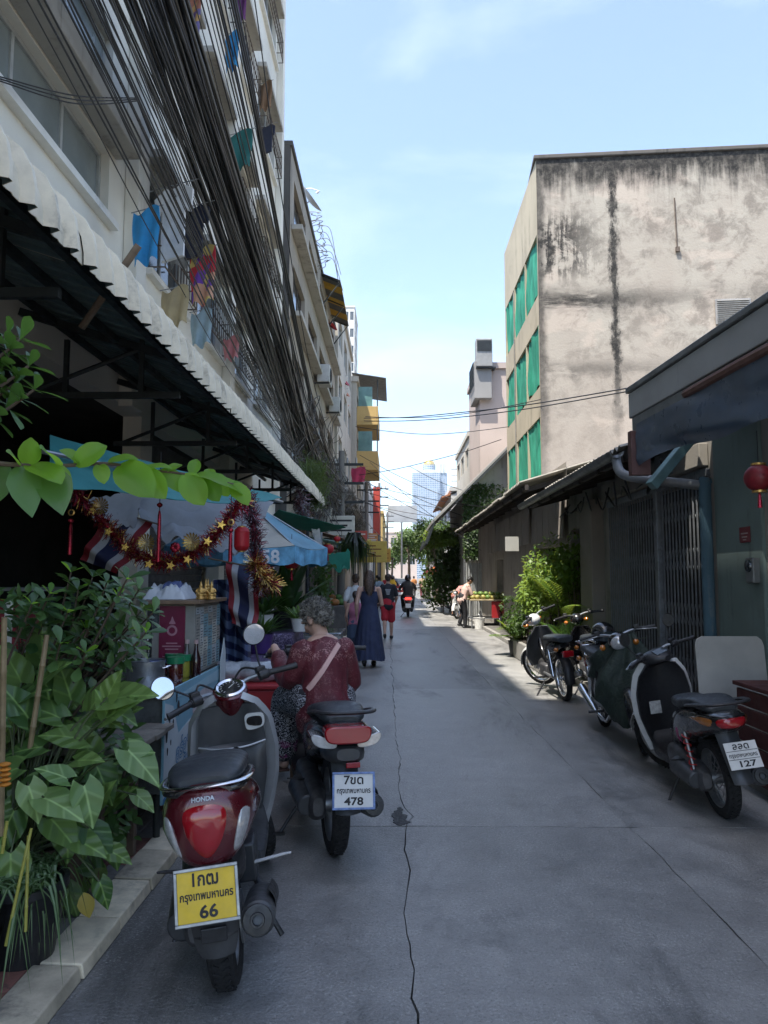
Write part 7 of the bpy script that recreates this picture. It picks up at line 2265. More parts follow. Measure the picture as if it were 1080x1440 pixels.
t5 = thing('motorcycle', 'far motorcycle standing by the hedge beyond the fruit vendor', 'motorcycle', (2.75, 29.2, 0), R(160), 'motorcycles along the right', lean=R(5))
underbone(t5, steer(R(-10)), BLKPAINT, WHTPAINT, False)
# ================================================================== people
def ruffle(me, fn):
 N = [v.normal.copy() for v in me.vertices]
 C = [v.co.copy() for v in me.vertices]
 co = []
 for c, n_ in zip(C, N):
  co.extend(c + n_ * fn(c))
 me.vertices.foreach_set('co', co)
 me.update()
SKIN = mat('skin_tan', (0.36, 0.20, 0.13), 0.55, var=0.12, scale=8)
SKINF = mat('skin_fair', (0.50, 0.31, 0.23), 0.55, var=0.12, scale=8)
SKIND = mat('skin_brown', (0.26, 0.14, 0.09), 0.55, var=0.12, scale=8)
def limb(mb_, pts, rad, n=12):
 P = [V(p) for p in pts]
 m = 4
 Q, Rr = [], []
 S_ = spline(P, m * (len(P) - 1))
 for i, q in enumerate(S_):
  f = i / (len(S_) - 1) * (len(rad) - 1)
  k = min(int(f), len(rad) - 2)
  Q.append(q)
  a, b_ = rad[k], rad[k + 1]
  if isinstance(a, tuple):
   Rr.append((lerp(a[0], b_[0], f - k), lerp(a[1], b_[1], f - k)))
  else:
   Rr.append(lerp(a, b_, f - k))
 mb_.tube(Q, Rr, n, up=V((0, 1, 0)))
 mb_.ell(Q[0], Rr[0] if not isinstance(Rr[0], tuple) else (Rr[0][0], Rr[0][1], min(Rr[0])), 10, 6)
 mb_.ell(Q[-1], Rr[-1] if not isinstance(Rr[-1], tuple) else (Rr[-1][0], Rr[-1][1], min(Rr[-1])), 10, 6)
def hand(mb_, wr, d, pn, s=1.0, side=1, curl=0.5):
 """palm and five separate fingers: d = forearm direction, pn = palm normal, side = +1 thumb towards d x pn"""
 d, pn = V(d).normalized(), V(pn)
 pn = (pn - d * d.dot(pn)).normalized()
 sd = d.cross(pn) * side
 wr = V(wr)
 Mr = Matrix((sd, d, pn)).transposed()
 mb_.ell(wr + d * 0.045 * s, (0.036 * s, 0.05 * s, 0.016 * s), 10, 8, Mr)
 for k, (off, ln) in enumerate(((0.026, 0.066), (0.009, 0.076), (-0.009, 0.07), (-0.026, 0.055))):
  b0 = wr + d * 0.082 * s + sd * off * s
  b1 = b0 + (d * math.cos(curl) + pn * math.sin(curl)) * ln * 0.5 * s
  b2 = b1 + (d * math.cos(curl * 2.2) + pn * math.sin(curl * 2.2)) * ln * 0.5 * s
  mb_.tube([b0, b1, b2], [0.0095 * s, 0.0085 * s, 0.0065 * s], 8)
 t0 = wr + d * 0.025 * s + sd * 0.03 * s
 t1 = t0 + (d * 0.6 + sd * 0.7 + pn * 0.3).normalized() * 0.035 * s
 t2 = t1 + (d * 0.9 + sd * 0.2 + pn * 0.4).normalized() * 0.03 * s
 mb_.tube([t0, t1, t2], [0.012 * s, 0.0105 * s, 0.008 * s], 8)
def head(mb_, c, Mh, s=1.0):
 """skull, jaw, nose, ears, brow: Mh turns +y forward"""
 c = V(c)
 P = lambda x, y_, z_: c + Mh @ V((x * s, y_ * s, z_ * s))
 mb_.ell(P(0, -0.012, 0.025), (0.074 * s, 0.093 * s, 0.085 * s), 18, 12, Mh)
 mb_.ell(P(0, 0.022, -0.045), (0.056 * s, 0.066 * s, 0.065 * s), 16, 10, Mh)
 mb_.ell(P(0, 0.052, -0.088), (0.028 * s, 0.028 * s, 0.022 * s), 10, 8, Mh)
 mb_.tube([P(0, 0.082, 0.012), P(0, 0.103, -0.028), P(0, 0.09, -0.038)], [0.009 * s, 0.015 * s, 0.013 * s], 8)
 for sd in (-1, 1):
  mb_.ell(P(sd * 0.076, -0.005, -0.012), (0.009 * s, 0.02 * s, 0.032 * s), 8, 8, Mh)
  mb_.ell(P(sd * 0.03, 0.08, 0.022), (0.022 * s, 0.012 * s, 0.008 * s), 8, 6, Mh)
  mb_.ell(P(sd * 0.034, 0.062, -0.022), (0.022 * s, 0.022 * s, 0.02 * s), 8, 6, Mh)
 mb_.ell(P(0, 0.083, -0.058), (0.022 * s, 0.008 * s, 0.008 * s), 8, 6, Mh)
def hair_cap(c, Mh, s, m, t, style, seed=1, name='hair'):
 rr_ = random.Random(seed)
 c = V(c)
 b = MB()
 P = lambda x, y_, z_: c + Mh @ V((x * s, y_ * s, z_ * s))
 b.ell(P(0, -0.022, 0.036), (0.084 * s, 0.098 * s, 0.088 * s), 18, 12, Mh)
 b.ell(P(0, -0.06, -0.015), (0.07 * s, 0.05 * s, 0.06 * s), 16, 10, Mh)
 me = None
 if style == 'long':
  limb(b, [P(0, -0.07, 0.03), P(0, -0.10, -0.08), P(0.0, -0.10, -0.2), P(0.01, -0.09, -0.34)], [(0.085 * s, 0.05 * s), (0.095 * s, 0.045 * s), (0.085 * s, 0.035 * s), (0.035 * s, 0.015 * s)], 14)
 elif style == 'pony':
  limb(b, [P(0, -0.10, 0.05), P(0, -0.14, 0.0), P(0, -0.13, -0.12), P(0, -0.12, -0.2)], [0.03 * s, 0.035 * s, 0.03 * s, 0.01 * s], 10)
 base = b.mesh('h', 40)
 bm_ = fused(b, 0.008 * s, 3)
 # strands
 bv = b.bvh()
 st = MB()
 V_ = [v.co.copy() for v in bm_.vertices]
 N_ = [v.normal.copy() for v in bm_.vertices]
 cnt = {'long': 1100, 'short': 900, 'curly': 2400, 'pony': 700}[style]
 for i in range(cnt):
  k = rr_.randrange(len(V_))
  p, n_ = V_[k], N_[k]
  lp = Mh.inverted() @ (p - c)
  if lp.y > 0.055 * s and lp.z < 0.05 * s:
   continue
  if style == 'curly':
   d1 = (n_ + V((rr_.gauss(0, .6), rr_.gauss(0, .6), rr_.gauss(0, .6)))).normalized()
   d2 = (d1 + V((rr_.gauss(0, 1), rr_.gauss(0, 1), rr_.gauss(0, 1)))).normalized()
   L_ = 0.03 * s
  else:
   down = Mh @ V((0, -0.3 if style != 'short' else -0.5, -1))
   d1 = (down - n_ * n_.dot(down)).normalized() + n_ * 0.15
   d2 = d1 + V((rr_.gauss(0, .15), rr_.gauss(0, .15), -0.2))
   L_ = (0.05 if style == 'long' else 0.022) * s
  e = n_.cross(d1)
  e = e.normalized() * 0.0022 * s if e.length > 1e-5 else V((0.002, 0, 0))
  q1 = p + d1 * L_ * 0.6
  q2 = q1 + d2 * L_ * 0.6
  st.add([p - e, p + e, q1 + e * 0.8, q1 - e * 0.8, q2], [(0, 1, 2, 3), (3, 2, 4)])
 ho = place(name, bm_, m, t)
 st.build('strands', m, ho, 0, kind='stuff')
 bpy.data.meshes.remove(base)
 return ho
def hairmat(name, a, b_):
 if name in MATS:
  return MATS[name]
 g = NG(name)
 p = g.co('Object')
 c = g.ramp(g.noise(p, 38, 4, 0.75), 0.40, 0.60, a, b_)
 MATS[name] = g.done(g.bsdf(Base_Color=c, Roughness=0.5, Normal=g.bump(g.noise(p, 90, 3), 0.4, 0.004)))
 return MATS[name]
def m_lace():
 g = NG('dark_red_lace_blouse')
 p = g.co('Object')
 X, Y, Z = g.sep(p)
 base = g.ramp(g.noise(p, 9, 5, 0.6), 0.3, 0.7, (0.06, 0.004, 0.009), (0.125, 0.008, 0.017))
 n1 = g.noise(p, 42, 5, 0.7, 2.2)
 n2 = g.noise(p, 11, 3, 0.6)
 reg = g.math('MAXIMUM', g.step(Z, 1.02, 1.06, 0.25, 1.0), g.step(Z, 0.74, 0.79, 1.0, 0.0))
 m = g.math('MULTIPLY', g.math('MULTIPLY', g.step(n1, 0.535, 0.575), g.step(n2, 0.42, 0.52)), reg)
 colr = g.mix(g.math('MULTIPLY', m, 0.55), base, (0.55, 0.30, 0.28))
 b = g.bsdf(Base_Color=colr, Roughness=0.6, Normal=g.bump(g.math('ADD', n1, g.noise(p, 120, 3)), 0.35, 0.006))
 b.inputs['Sheen Weight'].default_value = 0.05
 return g.done(b)
def m_swirl():
 g = NG('black_white_floral_trousers')
 p = g.co('Object')
 w_ = g.n('TexWave', wave_type='RINGS')
 g.t.links.new(p, w_.inputs['Vector'])
 w_.inputs['Scale'].default_value = 14
 w_.inputs['Distortion'].default_value = 18
 w_.inputs['Detail'].default_value = 3
 w_.inputs['Detail Scale'].default_value = 2.4
 m = g.step(w_.outputs['Fac'], 0.72, 0.85)
 colr = g.mix(m, (0.012, 0.012, 0.016), (0.42, 0.42, 0.45))
 X, Y, Z = g.sep(p)
 pk = g.math('MULTIPLY', g.step(g.noise(p, 16, 3), 0.52, 0.6), g.step(Z, 0.42, 0.55, 1.0, 0.0))
 colr = g.mix(g.math('MULTIPLY', pk, 0.6), colr, (0.30, 0.03, 0.18))
 return g.done(g.bsdf(Base_Color=colr, Roughness=0.7))
def seated_woman():
 T = thing('person', 'grey-haired person in dark red lace blouse sitting on the dark scooter', 'person', (-0.44, 4.68, 0), R(20), 'people in the street')
 Mh = Matrix.Rotation(R(38), 3, 'Z') @ Matrix.Rotation(R(-34), 3, 'X')
 pel, wai, che, nek = V((0.0, 0, 0.80)), V((0.0, 0.0, 0.92)), V((0, 0.03, 1.06)), V((0, 0.065, 1.165))
 hc = V((-0.03, 0.115, 1.285))
 hl_ = ts.matrix_world @ (Sb @ V((-0.30, 0.87, 1.05)))
 hl_ = T.matrix_world.inverted() @ hl_
 b = MB()
 limb(b, [pel, wai, che, V((0, 0.045, 1.13))], [(0.145, 0.11), (0.12, 0.095), (0.13, 0.10), (0.115, 0.07)], 16)
 limb(b, [V((0, 0.05, 1.12)), V((-0.005, 0.08, 1.18)), hc + V((0.0, -0.02, -0.02))], [0.062, 0.052, 0.05], 12)
 head(b, hc, Mh, 1.0)
 # left arm to the grip, right arm into the lap
 shl, ell_ = V((-0.135, 0.03, 1.10)), V((-0.205, 0.10, 0.90))
 wl = hl_ + V((0.0, -0.07, 0.045))
 limb(b, [shl, ell_, wl], [0.048, 0.042, 0.027])
 hand(b, wl, (hl_ + V((-0.02, 0.02, 0.0))) - wl, (0.1, 0.2, -1), 0.95, -1, 0.9)
 shr, elr, wr_ = V((0.135, 0.03, 1.10)), V((0.195, 0.07, 0.88)), V((0.10, 0.30, 0.86))
 limb(b, [shr, elr, wr_], [0.048, 0.042, 0.027])
 hand(b, wr_, (-0.6, 0.6, 0.05), (0, 0.3, -1), 0.95, 1, 0.6)
 # legs: left foot on the floorboard, right hidden by the scooter
 for sd in (-1, 1):
  hp, kn = V((sd * 0.09, 0.05, 0.79)), V((sd * 0.175, 0.40, 0.74))
  an, to = V((sd * 0.17, 0.40, 0.365)), V((sd * 0.18, 0.55, 0.325))
  limb(b, [hp, kn], [0.085, 0.06])
  limb(b, [kn, V((sd * 0.17, 0.375, 0.56)), an], [0.058, 0.054, 0.034])
  limb(b, [an + V((0, -0.035, -0.03)), an + V((0, 0.06, -0.035)), to], [0.032, 0.034, 0.022])
  for q in range(5):
   b.tube([to + V((sd * (0.022 - 0.011 * q), 0.0, 0)), to + V((sd * (0.024 - 0.012 * q), 0.03 - 0.003 * q, -0.006))], [0.009, 0.007], 6)
 place('body', fused(b, 0.0065, 3), SKINF, T)
 # blouse
 b = MB()
 limb(b, [V((0, -0.015, 0.70)), V((0, -0.01, 0.79)), wai, che, V((0, 0.045, 1.125)), V((0, 0.055, 1.145))], [(0.185, 0.165), (0.17, 0.15), (0.142, 0.128), (0.146, 0.118), (0.128, 0.085), (0.08, 0.055)], 20)
 limb(b, [shl, ell_, ell_.lerp(wl, 0.72)], [0.072, 0.064, 0.052], 14)
 for q in (shl, shr):
  b.ell(q + V((0, 0, -0.005)), (0.066, 0.068, 0.064), 12, 8)
 limb(b, [shr, elr, elr.lerp(wr_, 0.55)], [0.068, 0.064, 0.054], 14)
 me = fused(b, 0.009, 4)
 ruffle(me, lambda c: noise.noise(V((c.x * 9, c.y * 9, c.z * 4))) * 0.014 + noise.noise(V((c.x * 22, c.y * 20, c.z * 9 + 3))) * 0.007)
 bo_ = place('blouse', me, m_lace(), T)
 bvh = BVHTree.FromPolygons([v.co.copy() for v in me.vertices], [tuple(p.vertices) for p in me.polygons])
 # bag strap hugging the back
 rings = []
 for k in range(19):
  f = k / 18
  p = V((lerp(0.085, -0.125, f), -0.5, lerp(1.135, 0.87, f ** 1.15)))
  h = bvh.ray_cast(p, V((0, 1, 0)))
  q = h[0] if h[0] is not None else V((p.x, -0.12, p.z))
  q = q + V((0, -0.004, 0))
  rings.append([q + V((-0.01, 0.02, 0.011)), q + V((0.01, 0.02, -0.011)), q + V((0.01, -0.006, -0.011)), q + V((-0.01, -0.006, 0.011))])
 MB().loft(rings).build('bag_strap', mat('pale_pink_strap', (0.68, 0.42, 0.38), 0.5, var=0.1), T)
 # trousers
 b = MB()
 limb(b, [V((-0.06, 0.0, 0.765)), V((0.06, 0.0, 0.765))], [0.115, 0.115], 14)
 for sd in (-1, 1):
  kn = V((sd * 0.175, 0.40, 0.74))
  limb(b, [V((sd * 0.09, 0.02, 0.79)), V((sd * 0.14, 0.22, 0.78)), kn], [0.12, 0.11, 0.088], 14)
  limb(b, [kn, V((sd * 0.17, 0.385, 0.58)), V((sd * 0.17, 0.385, 0.43))], [0.088, 0.092, 0.088], 14)
 me = fused(b, 0.009, 4)
 ruffle(me, lambda c: noise.noise(V((c.x * 16, c.y * 16, c.z * 6))) * 0.012)
 place('trousers', me, m_swirl(), T)
 hair_cap(hc, Mh, 0.97, hairmat('grey_hair', (0.012, 0.011, 0.010), (0.30, 0.28, 0.24)), T, 'curly', 4)
 for sd in (-1, 1):
  MB().box((sd * 0.178, 0.46, 0.296), (0.08, 0.24, 0.016)).build('sandal', mat('brown_sandal', (0.10, 0.05, 0.035), 0.6), T, 0, bevel=0.006)
  MB().tube(spline([(sd * 0.178 - 0.04, 0.5, 0.305), (sd * 0.178, 0.5, 0.372), (sd * 0.178 + 0.04, 0.5, 0.305)], 10), [(0.004, 0.016)] * 11, 8).build('sandal_strap', MATS['brown_sandal'], T)
 return T
seated_woman()
def walker(label, loc, rz, h=1.66, skin=SKINF, hair=('short', 'brown_hair', (0.03, 0.018, 0.012), (0.10, 0.06, 0.04)), stride=0.3, arm=0.25, top=None, bottom=None, shoes=None, headturn=(0, 0), lean=0.0, dress=None,
   elbow=(0.12, 0.12), stout=1.0, arms=None, voxel=0.0095):
 s = h / 1.70
 T = thing('person', label, 'person', loc, rz, 'people in the street')
 L_ = Matrix.Rotation(-lean, 3, 'X')
 Z = lambda x, y_, z_: V((x * s, y_ * s, z_ * s))
 hip = Z(0, 0, 0.92)
 up = lambda x, y_, z_: hip + L_ @ Z(x, y_, z_ - 0.92)
 w_ = stout
 b = MB()
 limb(b, [hip, up(0, 0.005, 1.06), up(0, 0, 1.25), up(0, -0.01, 1.39)], [(0.155 * s * w_, 0.105 * s * w_), (0.125 * s * w_, 0.09 * s * w_), (0.155 * s * w_, 0.10 * s * w_), (0.14 * s, 0.06 * s)], 16)
 hc = up(0, 0.03, 1.585)
 Mh = L_ @ Matrix.Rotation(R(headturn[0]), 3, 'Z') @ Matrix.Rotation(R(headturn[1]), 3, 'X')
 limb(b, [up(0, -0.01, 1.37), up(0, 0.005, 1.46), hc + V((0, 0, -0.02 * s))], [0.06 * s, 0.05 * s, 0.048 * s])
 head(b, hc, Mh, s * 1.0)
 A = {}
 for sd in (-1, 1):
  sh_ = up(sd * 0.17 * (0.5 + 0.5 * w_), -0.01, 1.37)
  if arms and sd in arms:
   el_, wr = up(*arms[sd][0]), up(*arms[sd][1])
  else:
   sw = arm * sd
   el_ = up(sd * 0.225, -0.03 + sw * 0.35, 1.10)
   wr = up(sd * (0.24 - elbow[0 if sd < 0 else 1] * 0.3), 0.06 + sw * 0.8 + elbow[0 if sd < 0 else 1] * 0.5, 0.88 + elbow[0 if sd < 0 else 1] * 0.6)
  A[sd] = (sh_, el_, wr)
  limb(b, [sh_, el_], [0.046 * s, 0.038 * s])
  limb(b, [el_, el_.lerp(wr, 0.4), wr], [0.039 * s, 0.038 * s, 0.025 * s])
  hand(b, wr, wr - el_ + V((0, 0.05, -0.1)), (-sd, 0, 0), s * 0.95, sd, 0.4)
 Lg = {}
 for sd in (-1, 1):
  st = stride * sd * 0.5
  hp = Z(sd * 0.09, 0, 0.90)
  an = Z(sd * 0.085, st, 0.085 + (0.07 if st < 0 else 0.0))
  kn = hp.lerp(an, 0.49) + Z(0, 0.045 + (0.03 if st < 0 else 0), 0)
  Lg[sd] = (hp, kn, an, st)
  limb(b, [hp, hp.lerp(kn, 0.5), kn], [0.085 * s * w_, 0.075 * s * w_, 0.054 * s])
  limb(b, [kn, kn.lerp(an, 0.35) + Z(0, -0.012, 0), an], [0.053 * s, 0.054 * s, 0.034 * s])
  ft = Z(0, 0.16, -0.055) if st >= 0 else Z(0, 0.12, -0.115)
  limb(b, [an + Z(0, -0.03, -0.035), an + ft * 0.5, an + ft], [0.034 * s, 0.036 * s, 0.024 * s])
  if shoes:
   q = MB()
   limb(q, [an + Z(0, -0.045, -0.045), an + ft * 0.45 + Z(0, 0, -0.01), an + ft + Z(0, 0.02, -0.0)], [0.047 * s, 0.05 * s, 0.035 * s])
   for k in range(len(q.v)):
    x, y_, z_ = q.v[k]
    q.v[k] = (x, y_, max(z_, 0.004)) if st >= 0 else (x, y_, z_)
   place('shoe', fused(q, 0.009, 2), shoes, T)
 place('body', fused(b, voxel, 3), skin, T)
 if top:
  m_, sleeve, hem = top
  q = MB()
  limb(q, [up(0, 0, hem), up(0, 0.005, 1.06), up(0, 0, 1.25), up(0, -0.01, 1.385), up(0, -0.005, 1.42)], [(0.185 * s * w_, 0.135 * s * w_), (0.15 * s * w_, 0.115 * s * w_), (0.175 * s * w_, 0.122 * s * w_), (0.165 * s, 0.082 * s), (0.075 * s, 0.055 * s)], 18)
  if sleeve > 0:
   for sd in (-1, 1):
    sh_, el_, wr = A[sd]
    e1 = sh_.lerp(el_, min(1, sleeve * 2))
    pts = [sh_ + V((-sd * 0.03 * s, 0, 0)), sh_.lerp(el_, min(1, sleeve)), e1]
    if sleeve > 0.5:
     pts = [sh_ + V((-sd * 0.03 * s, 0, 0)), el_, el_.lerp(wr, (sleeve - 0.5) * 2)]
    limb(q, pts, [0.068 * s, 0.062 * s, 0.058 * s])
  me = fused(q, 0.011, 4)
  ruffle(me, lambda c: noise.noise(V((c.x * 12, c.y * 12, c.z * 5 + loc[0]))) * 0.012)
  place('shirt', me, m_, T)
 if bottom:
  m_, kind, ln = bottom
  q = MB()
  if kind == 'skirt':
   limb(q, [Z(0, 0, 1.0), Z(0, 0, 0.9), Z(0, 0, ln)], [(0.15 * s, 0.115 * s), (0.18 * s, 0.135 * s), (0.215 * s, 0.17 * s)], 20)
  else:
   limb(q, [Z(0, 0, 1.02), Z(0, 0, 0.90)], [(0.155 * s * w_, 0.12 * s * w_), (0.168 * s * w_, 0.13 * s * w_)], 18)
   for sd in (-1, 1):
    hp, kn, an, st = Lg[sd]
    if ln >= 1:
     limb(q, [hp, kn, an + Z(0, 0, 0.02)], [0.105 * s * w_, 0.078 * s, 0.066 * s])
    else:
     limb(q, [hp, hp.lerp(kn, ln), hp.lerp(kn, min(1.0, ln * 1.6))], [0.108 * s * w_, 0.102 * s * w_, 0.10 * s * w_])
  me = fused(q, 0.011, 4)
  ruffle(me, lambda c: noise.noise(V((c.x * 14, c.y * 14, c.z * 5))) * 0.01)
  place('skirt' if kind == 'skirt' else 'trousers', me, m_, T)
 if dress:
  rings = []
  n = 96
  rows = [(1.33, 0.15, 0.10), (1.22, 0.165, 0.118), (1.08, 0.14, 0.112), (0.98, 0.165, 0.13), (0.7, 0.215, 0.2), (0.4, 0.255, 0.27), (0.2, 0.285, 0.32), (0.13, 0.295, 0.335)]
  zz = [r_[0] for r_ in rows]
  for k in range(40):
   z_ = lerp(1.33, 0.13, k / 39)
   w2, d2 = lut([(-r_[0], r_[1], r_[2]) for r_ in rows], -z_)
   pl = max(0, (1.0 - z_)) * 0.05
   ring = []
   for i in range(n):
    a = 2 * PI * i / n
    f = 1 + pl * math.sin(a * 17 + 2 * noise.noise((a, z_ * 1.5, 0))) + 0.10 * max(0, 1 - z_) * noise.noise((math.cos(a) * 1.5, math.sin(a) * 1.5, z_ * 0.8))
    c_ = up(0, 0, z_) if z_ > 0.92 else Z(0, 0, z_)
    ring.append(c_ + Z(w2 * f * math.cos(a), d2 * f * math.sin(a), 0) + V((0, 0, (0.02 * math.sin(a * 3) if k == 39 else 0))))
   rings.append(ring)
  MB().loft(rings, False).build('dress', dress, T, 60)
  for sd in (-1, 1):
   MB().tube(spline([up(sd * 0.085, -0.108, 1.31), up(sd * 0.095, -0.082, 1.40), up(sd * 0.09, 0.0, 1.435), up(sd * 0.085, 0.08, 1.38)], 14), 0.009 * s, 6).build('shoulder_strap', dress, T)
 st_, nm, c1, c2 = hair
 hair_cap(hc, Mh, s * 1.0, hairmat(nm, c1, c2), T, st_, 3)
 return T, hc, Mh, s
def cloth(name, col, rough=0.8, var=0.2):
 return mat(name, col, rough, var=var, scale=6, bump=0.08, bscale=60)
BRH = ('long', 'brown_hair', (0.03, 0.017, 0.011), (0.13, 0.075, 0.045))
walker('person with long brown hair in an ankle-length navy dress walking away', (-0.45, 13.1, 0), R(2), 1.67, SKINF, BRH, 0.36, 0.12, dress=cloth('navy_dress', (0.022, 0.032, 0.075)), elbow=(0.05, 0.32), headturn=(0, -6), shoes=BLACK)
walker('child in pink top and denim skirt walking beside the navy dress', (-0.72, 13.7, 0), R(0), 1.30, SKINF, ('pony', 'dark_brown_hair', (0.015, 0.01, 0.008), (0.06, 0.035, 0.025)), 0.25, 0.1, (cloth('pink_top', (0.52, 0.19, 0.30)), 0.0, 0.92), (cloth('denim', (0.07, 0.11, 0.19)), 'skirt', 0.60), shoes=WHTPAINT)
walker('person in a white top walking ahead of the child', (-0.80, 15.2, 0), R(5), 1.62, SKINF, ('short', 'brown_hair', (0.03, 0.017, 0.011), (0.13, 0.075, 0.045)), 0.3, 0.2, (cloth('white_top', (0.62, 0.62, 0.6)), 0.4, 0.88), (cloth('blue_grey_shorts', (0.10, 0.12, 0.2)), 'shorts', 0.6), shoes=BLACK)
T, hc, Mh, s = walker('person in black printed shirt and red shorts walking ahead on the right', (-0.17, 18.9, 0), R(0), 1.64, SKINF, ('short', 'dark_brown_hair', (0.015, 0.01, 0.008), (0.06, 0.035, 0.025)), 0.28, 0.15, (cloth('black_tee', (0.012, 0.014, 0.022)), 0.42, 0.86), (cloth('red_shorts', (0.42, 0.02, 0.035)), 'shorts', 0.62), shoes=BLACK)
b = MB()
for k in range(5):
 b.bx(-0.07 * (1 - 0.12 * k), 0.07 * (1 - 0.12 * k), -0.134, -0.129, 1.24 - k * 0.03, 1.255 - k * 0.03)
b.build('back_print', mat('shirt_print', (0.45, 0.47, 0.5), 0.7), T, 0, kind='stuff')
walker('person in tan shirt and dark red trousers far down the street', (2.05, 55.5, 0), R(0), 1.72, SKIN, ('short', 'black_hair', (0.01, 0.01, 0.01), (0.03, 0.028, 0.026)), 0.3, 0.2, (cloth('tan_shirt', (0.40, 0.30, 0.20)), 0.45, 0.85), (cloth('dark_red_trousers', (0.12, 0.02, 0.03)), 'trousers', 1), shoes=BLACK, voxel=0.014)
walker('person in white shirt far off beside the red parasol', (2.6, 58, 0), R(0), 1.66, SKIN, ('short', 'black_hair', (0.01, 0.01, 0.01), (0.03, 0.028, 0.026)), 0.3, 0.2, (cloth('white_top', (0.6, 0.6, 0.6)), 0.45, 0.85), (cloth('black_trousers', (0.012, 0.012, 0.015)), 'trousers', 1), shoes=BLACK, voxel=0.014)
walker('person in red shirt far off among the left stalls', (-0.55, 47, 0), R(0), 1.66, SKIN, ('short', 'black_hair', (0.01, 0.01, 0.01), (0.03, 0.028, 0.026)), 0.3, 0.2, (cloth('red_shirt', (0.35, 0.03, 0.04)), 0.45, 0.85), (cloth('black_trousers', (0.012, 0.012, 0.015)), 'trousers', 1), shoes=BLACK, voxel=0.014)
BLH = ('short', 'black_hair', (0.01, 0.01, 0.01), (0.03, 0.028, 0.026))
for lab, lc, hh, cn, cc in (('person in pale blue shirt far off left of the riders', (-0.75, 36, 0), 1.6, 'pale_blue_shirt', (0.3, 0.4, 0.5)), ('person in olive shirt far ahead by the yellow stall sign', (-0.95, 40.5, 0), 1.68, 'olive_shirt', (0.14, 0.15, 0.07)),
       ('person in dark shirt at the far end beyond the red car', (1.2, 72, 0), 1.7, 'dark_shirt', (0.03, 0.03, 0.04)), ('person in orange shirt far off near the parasol', (1.6, 62, 0), 1.66, 'orange_shirt', (0.5, 0.2, 0.06))):
 walker(lab, lc, R(0), hh, SKIN, BLH, 0.3, 0.2, (cloth(cn, cc), 0.45, 0.85), (cloth('black_trousers', (0.012, 0.012, 0.015)), 'trousers', 1), shoes=BLACK, voxel=0.016)
# vendor bending over the fruit cart
walker('vendor in pale pink shirt and black trousers leaning over the fruit cart', (2.08, 23.0, 0), R(-78), 1.62, SKIN, ('short', 'black_hair', (0.01, 0.01, 0.01), (0.03, 0.028, 0.026)), 0.12, 0.0, (cloth('pale_pink_shirt', (0.58, 0.40, 0.34)), 0.45, 0.88), (cloth('black_trousers', (0.012, 0.012, 0.015)), 'trousers', 1), shoes=BLACK, lean=R(22), headturn=(0, -25),
  arms={-1: ((-0.2, 0.2, 1.15), (-0.12, 0.42, 1.16)), 1: ((0.2, 0.2, 1.15), (0.12, 0.44, 1.18))}, stout=1.1)
walker('person in pink shirt stooping over the far motorcycle by the hedge', (2.35, 29.0, 0), R(-60), 1.6, SKIN, ('short', 'black_hair', (0.01, 0.01, 0.01), (0.03, 0.028, 0.026)), 0.15, 0.0, (cloth('salmon_shirt', (0.5, 0.22, 0.2)), 0.45, 0.88), (cloth('khaki_trousers', (0.28, 0.22, 0.15)), 'trousers', 0.9), shoes=BLACK, lean=R(48), headturn=(0, 10),
  arms={-1: ((-0.2, 0.22, 1.2), (-0.15, 0.4, 1.05)), 1: ((0.2, 0.22, 1.2), (0.15, 0.4, 1.05))}, voxel=0.012)
